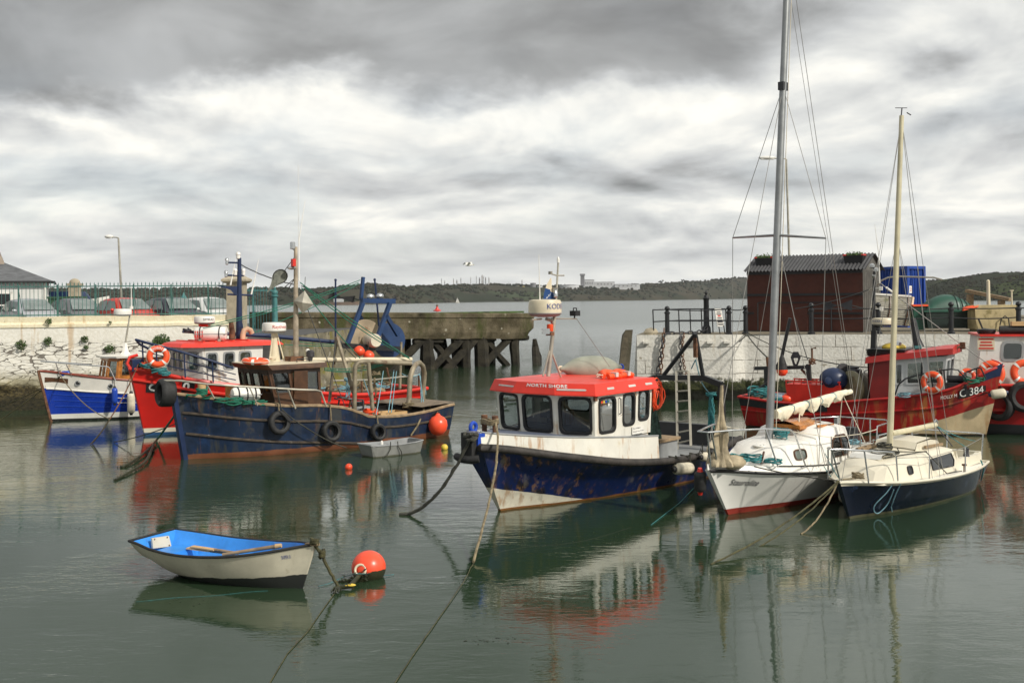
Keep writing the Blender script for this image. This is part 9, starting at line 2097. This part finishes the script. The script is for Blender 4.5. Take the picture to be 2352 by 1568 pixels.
for k in range(12):
 p = wl(*C6(1790+random.gauss(0, 22), 575+random.gauss(0, 12)), .015); mb.tube([jn, p.lerp(jn, .4)+Vector((0, 0, .04)), p], .012, 5)
solo('seaweed_clump', mb, M['weed'], 'dark seaweed clump on the rope between dinghy and orange buoy', 'seaweed')
q_ = wl(*C6(1905, 528), .06); mb = MB(); mb.ell(q_, (.075, .03, .022), 12); mb.torus(q_+Vector((-.06, 0, 0)), .022, .008, None, 12, 6); solo('small_float', mb, M['yellow'], 'small yellow float in the seaweed beside the orange buoy', 'float')
l = [wl(*C6(*p), .012) for p in ((1640, 538), (1730, 515), (1850, 460))]+[at(*C6(1950, 434), Yb-.40), at(*C6(2050, 436), Yb-rb-.03), wl(*C6(2150, 452), .02), wl(*C6(2260, 442), .012)]
rope('teal_line', [l], .004, M['rope_teal'], 'thin teal line draped in front of the big orange buoy')
rope('floating_line', [[wl(*C6(x, lerp(660, 575, (x-150)/1080)+4*sin(x*.01)), .006) for x in range(150, 1240, 60)]], .002, M['rope_teal'], 'thin teal line floating under the dinghy reflection')
rope('floating_line', [[wl(x, 1283-(x-1090)*.19+6*sin(x*.02), .006) for x in range(1090, 1460, 30)]], .0015, M['rope_dark'], 'faint pale line floating below the blue workboat')
rope('floating_line', [[NS.W((5.3, -1.5, .62)), wl(1640, 1072, .1), wl(1560, 1155, .02), wl(1495, 1205, .01)]], .006, M['rope_teal'], 'teal line slanting into the water between workboat and sloop')
l = [wl(*C6(1770, 600), .01), wl(*C6(1640, 780), .008), wl(*C6(1560, 900), .008), wl(660, 1500, .008), wl(600, 1600, .008)]
rope('sunken_rope', [l], .006, M['rope_weed'], 'slimy rope running from the seaweed clump to the lower left', 'slimy ropes on the water')
# weed covered rope ends left of the blue boat
for (pts, lab) in ((((360, 1010), (345, 1028), (318, 1050), (290, 1068), (276, 1072)), 'upper weedy rope end left of the blue boat bow'), (((352, 1022), (335, 1058), (300, 1082), (265, 1102)), 'lower weedy rope end left of the blue boat bow')):
 l = [wl(u, v, .10-.08*i/(len(pts)-1)) for i, (u, v) in enumerate(pts)]
 mb = MB(); mb.tube(smooth(l), .032, 8)
 for k in range(160):
  a = random.random()*(len(l)-1.01); i = int(a); p = l[i].lerp(l[i+1], a-i)+Vector((random.gauss(0, .05), random.gauss(0, .05), random.gauss(0, .03))); d = Vector((random.gauss(0, .5), random.gauss(0, .5), -1)).normalized()*random.uniform(.03, .10); e_ = Vector((.012, 0, 0)); mb.add([p, p+e_, p+d+e_, p+d], [(0, 1, 2, 3)])
 solo('weedy_rope', mb, M['weed'], lab, 'rope', 'weedy rope ends by the blue boat')
for (u, v, rpx, mt, nm, lab) in ((801, 1071, 8.5, 'buoy_orange', 'small_buoy', 'small pinkish orange buoy floating in front of the blue boat'), (1021, 1026, 8, 'yellow', 'small_buoy', 'small yellow buoy floating under the blue boat stern')):
 p = wl(u, v+rpx*.7); r = rpx/F_PX*p.y; b2 = thing(nm, (p.x, p.y, 0), lab, 'buoy')
 mb = MB(); mb.ell((0, 0, r*.55), (r, r, r), 20); part('body', mb, M[mt], b2)
 mb = MB(); mb.torus((0, 0, r*1.55), r*.2, r*.08, Matrix.Rotation(pi/2, 3, 'X'), 12, 6); part('eye', mb, M['black_rubber'], b2)
# flecks of weed and scum drifting on the water
mb = MB()
for u0, v0, su, sv, n in ((165, 1212, 60, 3, 60), (1140, 1468, 30, 5, 50), (420, 1375, 60, 12, 40), (1330, 1240, 120, 10, 50), (760, 1190, 90, 14, 45), (1900, 1330, 160, 30, 60), (250, 1130, 120, 20, 50)):
 for i in range(n):
  p = wl(u0+random.gauss(0, su), v0+random.gauss(0, sv), .004); r = random.uniform(.006, .022); a = random.random()*6; d = Vector((cos(a), sin(a), 0))*r; e_ = Vector((-sin(a), cos(a), 0))*r*random.uniform(.3, .7); mb.add([p-d, p+e_, p+d, p-e_], [(0, 1, 2, 3)])
struct('floating_weed', mb, M['weed'], 'stuff')
# grey pram
p0, p1, p2 = wl(*A5(1140, 1468)), wl(*A5(1685, 1402)), wl(*A5(978, 1462))
ex_ = (p1-p0); Lp = ex_.length; ex_.normalize(); pm = thing('pram_dinghy', tuple(p0), 'small grey flat bowed pram dinghy beside the blue boat', 'rowing boat', rz=math.atan2(ex_.y, ex_.x))
gp = mat('grey pram paint', (.23, .235, .22), .5, var=.12, vs=3, patch=[((.20, .20, .17), 3, .62, .15)], bands=[('z', .03, 0, (.10, .10, .07), .05)])
Bp = .78
st = [(-.02, .0, .62, .32), (.05, .0, .70, .30), (Lp*.5, -.08, Bp, .28), (Lp*.85, -.08, Bp, .30), (Lp*1.0, -.02, Bp*.8, .32)]
def prow(x, zb, w_, zt, off=0.0, inn=False):
 y0 = (Bp-w_)/2+off; y1 = (Bp+w_)/2-off; fl = .06
 return [Vector((x, y0, zt)), Vector((x, y0+fl, zb+(.05 if inn else 0))), Vector((x, y1-fl, zb+(.05 if inn else 0))), Vector((x, y1, zt))]
rows = [prow(*s_) for s_ in st]; rows[0] = [p+Vector((-.10 if i in (0, 3) else 0, 0, 0)) for i, p in enumerate(rows[0])]; rows[-1] = [p+Vector((.06 if i in (0, 3) else 0, 0, 0)) for i, p in enumerate(rows[-1])]
mb = MB(); mb.ring(rows, False, True, True, False); part('hull', mb, gp, pm)
irow = [prow(s_[0], s_[1], s_[2], s_[3], .035, True) for s_ in st]; irow[0] = [p+Vector((.02, 0, 0)) for p in irow[0]]; irow[-1] = [p+Vector((-.02, 0, 0)) for p in irow[-1]]
mb = MB(); mb.ring(irow, False, True, True, False); part('inside', mb, M['grey_paint'], pm)
mb = MB(); mb.tube([r[0] for r in rows]+[r[3] for r in rows[::-1]], .018, 6, True); part('gunwale', mb, M['grey_paint'], pm)
mb = MB(); mb.prism([(-.08, .06), (.45, .04), (.45, Bp-.04), (-.08, Bp-.06)], .275, .292); part('fore_deck', mb, M['grey_paint'], pm)
mb = MB(); mb.prism([(Lp*.55, .05), (Lp*.72, .05), (Lp*.72, Bp-.05), (Lp*.55, Bp-.05)], .20, .22); part('thwart', mb, M['grey_paint'], pm)
mb = MB(); mb.lathe([(.04, .29), (.04, .35), (.02, .39)], (.35, .3, 0), 10); part('bollard', mb, M['white_paint'], pm)
W4 = pm.matrix_basis if False else Matrix.Translation(p0) @ Matrix.Rotation(math.atan2(ex_.y, ex_.x), 4, 'Z')
rope('rope_loop', [[W4 @ Vector(q_) for q_ in ((Lp*.30, .02, .38), (Lp*.28, -.02, .2), (Lp*.20, -.03, .05), (Lp*.1, -.04, .02))], [W4 @ Vector(q_) for q_ in ((Lp*.45, .02, .37), (Lp*.44, -.02, .25), (Lp*.5, -.03, .12), (Lp*.52, -.03, .0))]], .012, M['rope_dark'], 'two dark rope ends hanging over the side of the grey pram')
# ------------------------------------------------------------------ the air
hz_ = bpy.data.materials.new('haze'); hz_.use_nodes = True; t = NT(hz_); t.n.remove(t.n['Principled BSDF'])
pv = t.new('ShaderNodeVolumePrincipled'); pv.inputs['Color'].default_value = (.86, .90, .95, 1); pv.inputs['Density'].default_value = .00008; pv.inputs['Anisotropy'].default_value = .2
t.l.new(pv.outputs[0], t.n['Material Output'].inputs['Volume'])
mb = MB(); mb.box((0, 1300, 60), (5600, 3000, 126)); hb_ = struct('haze', mb, hz_, 'stuff')
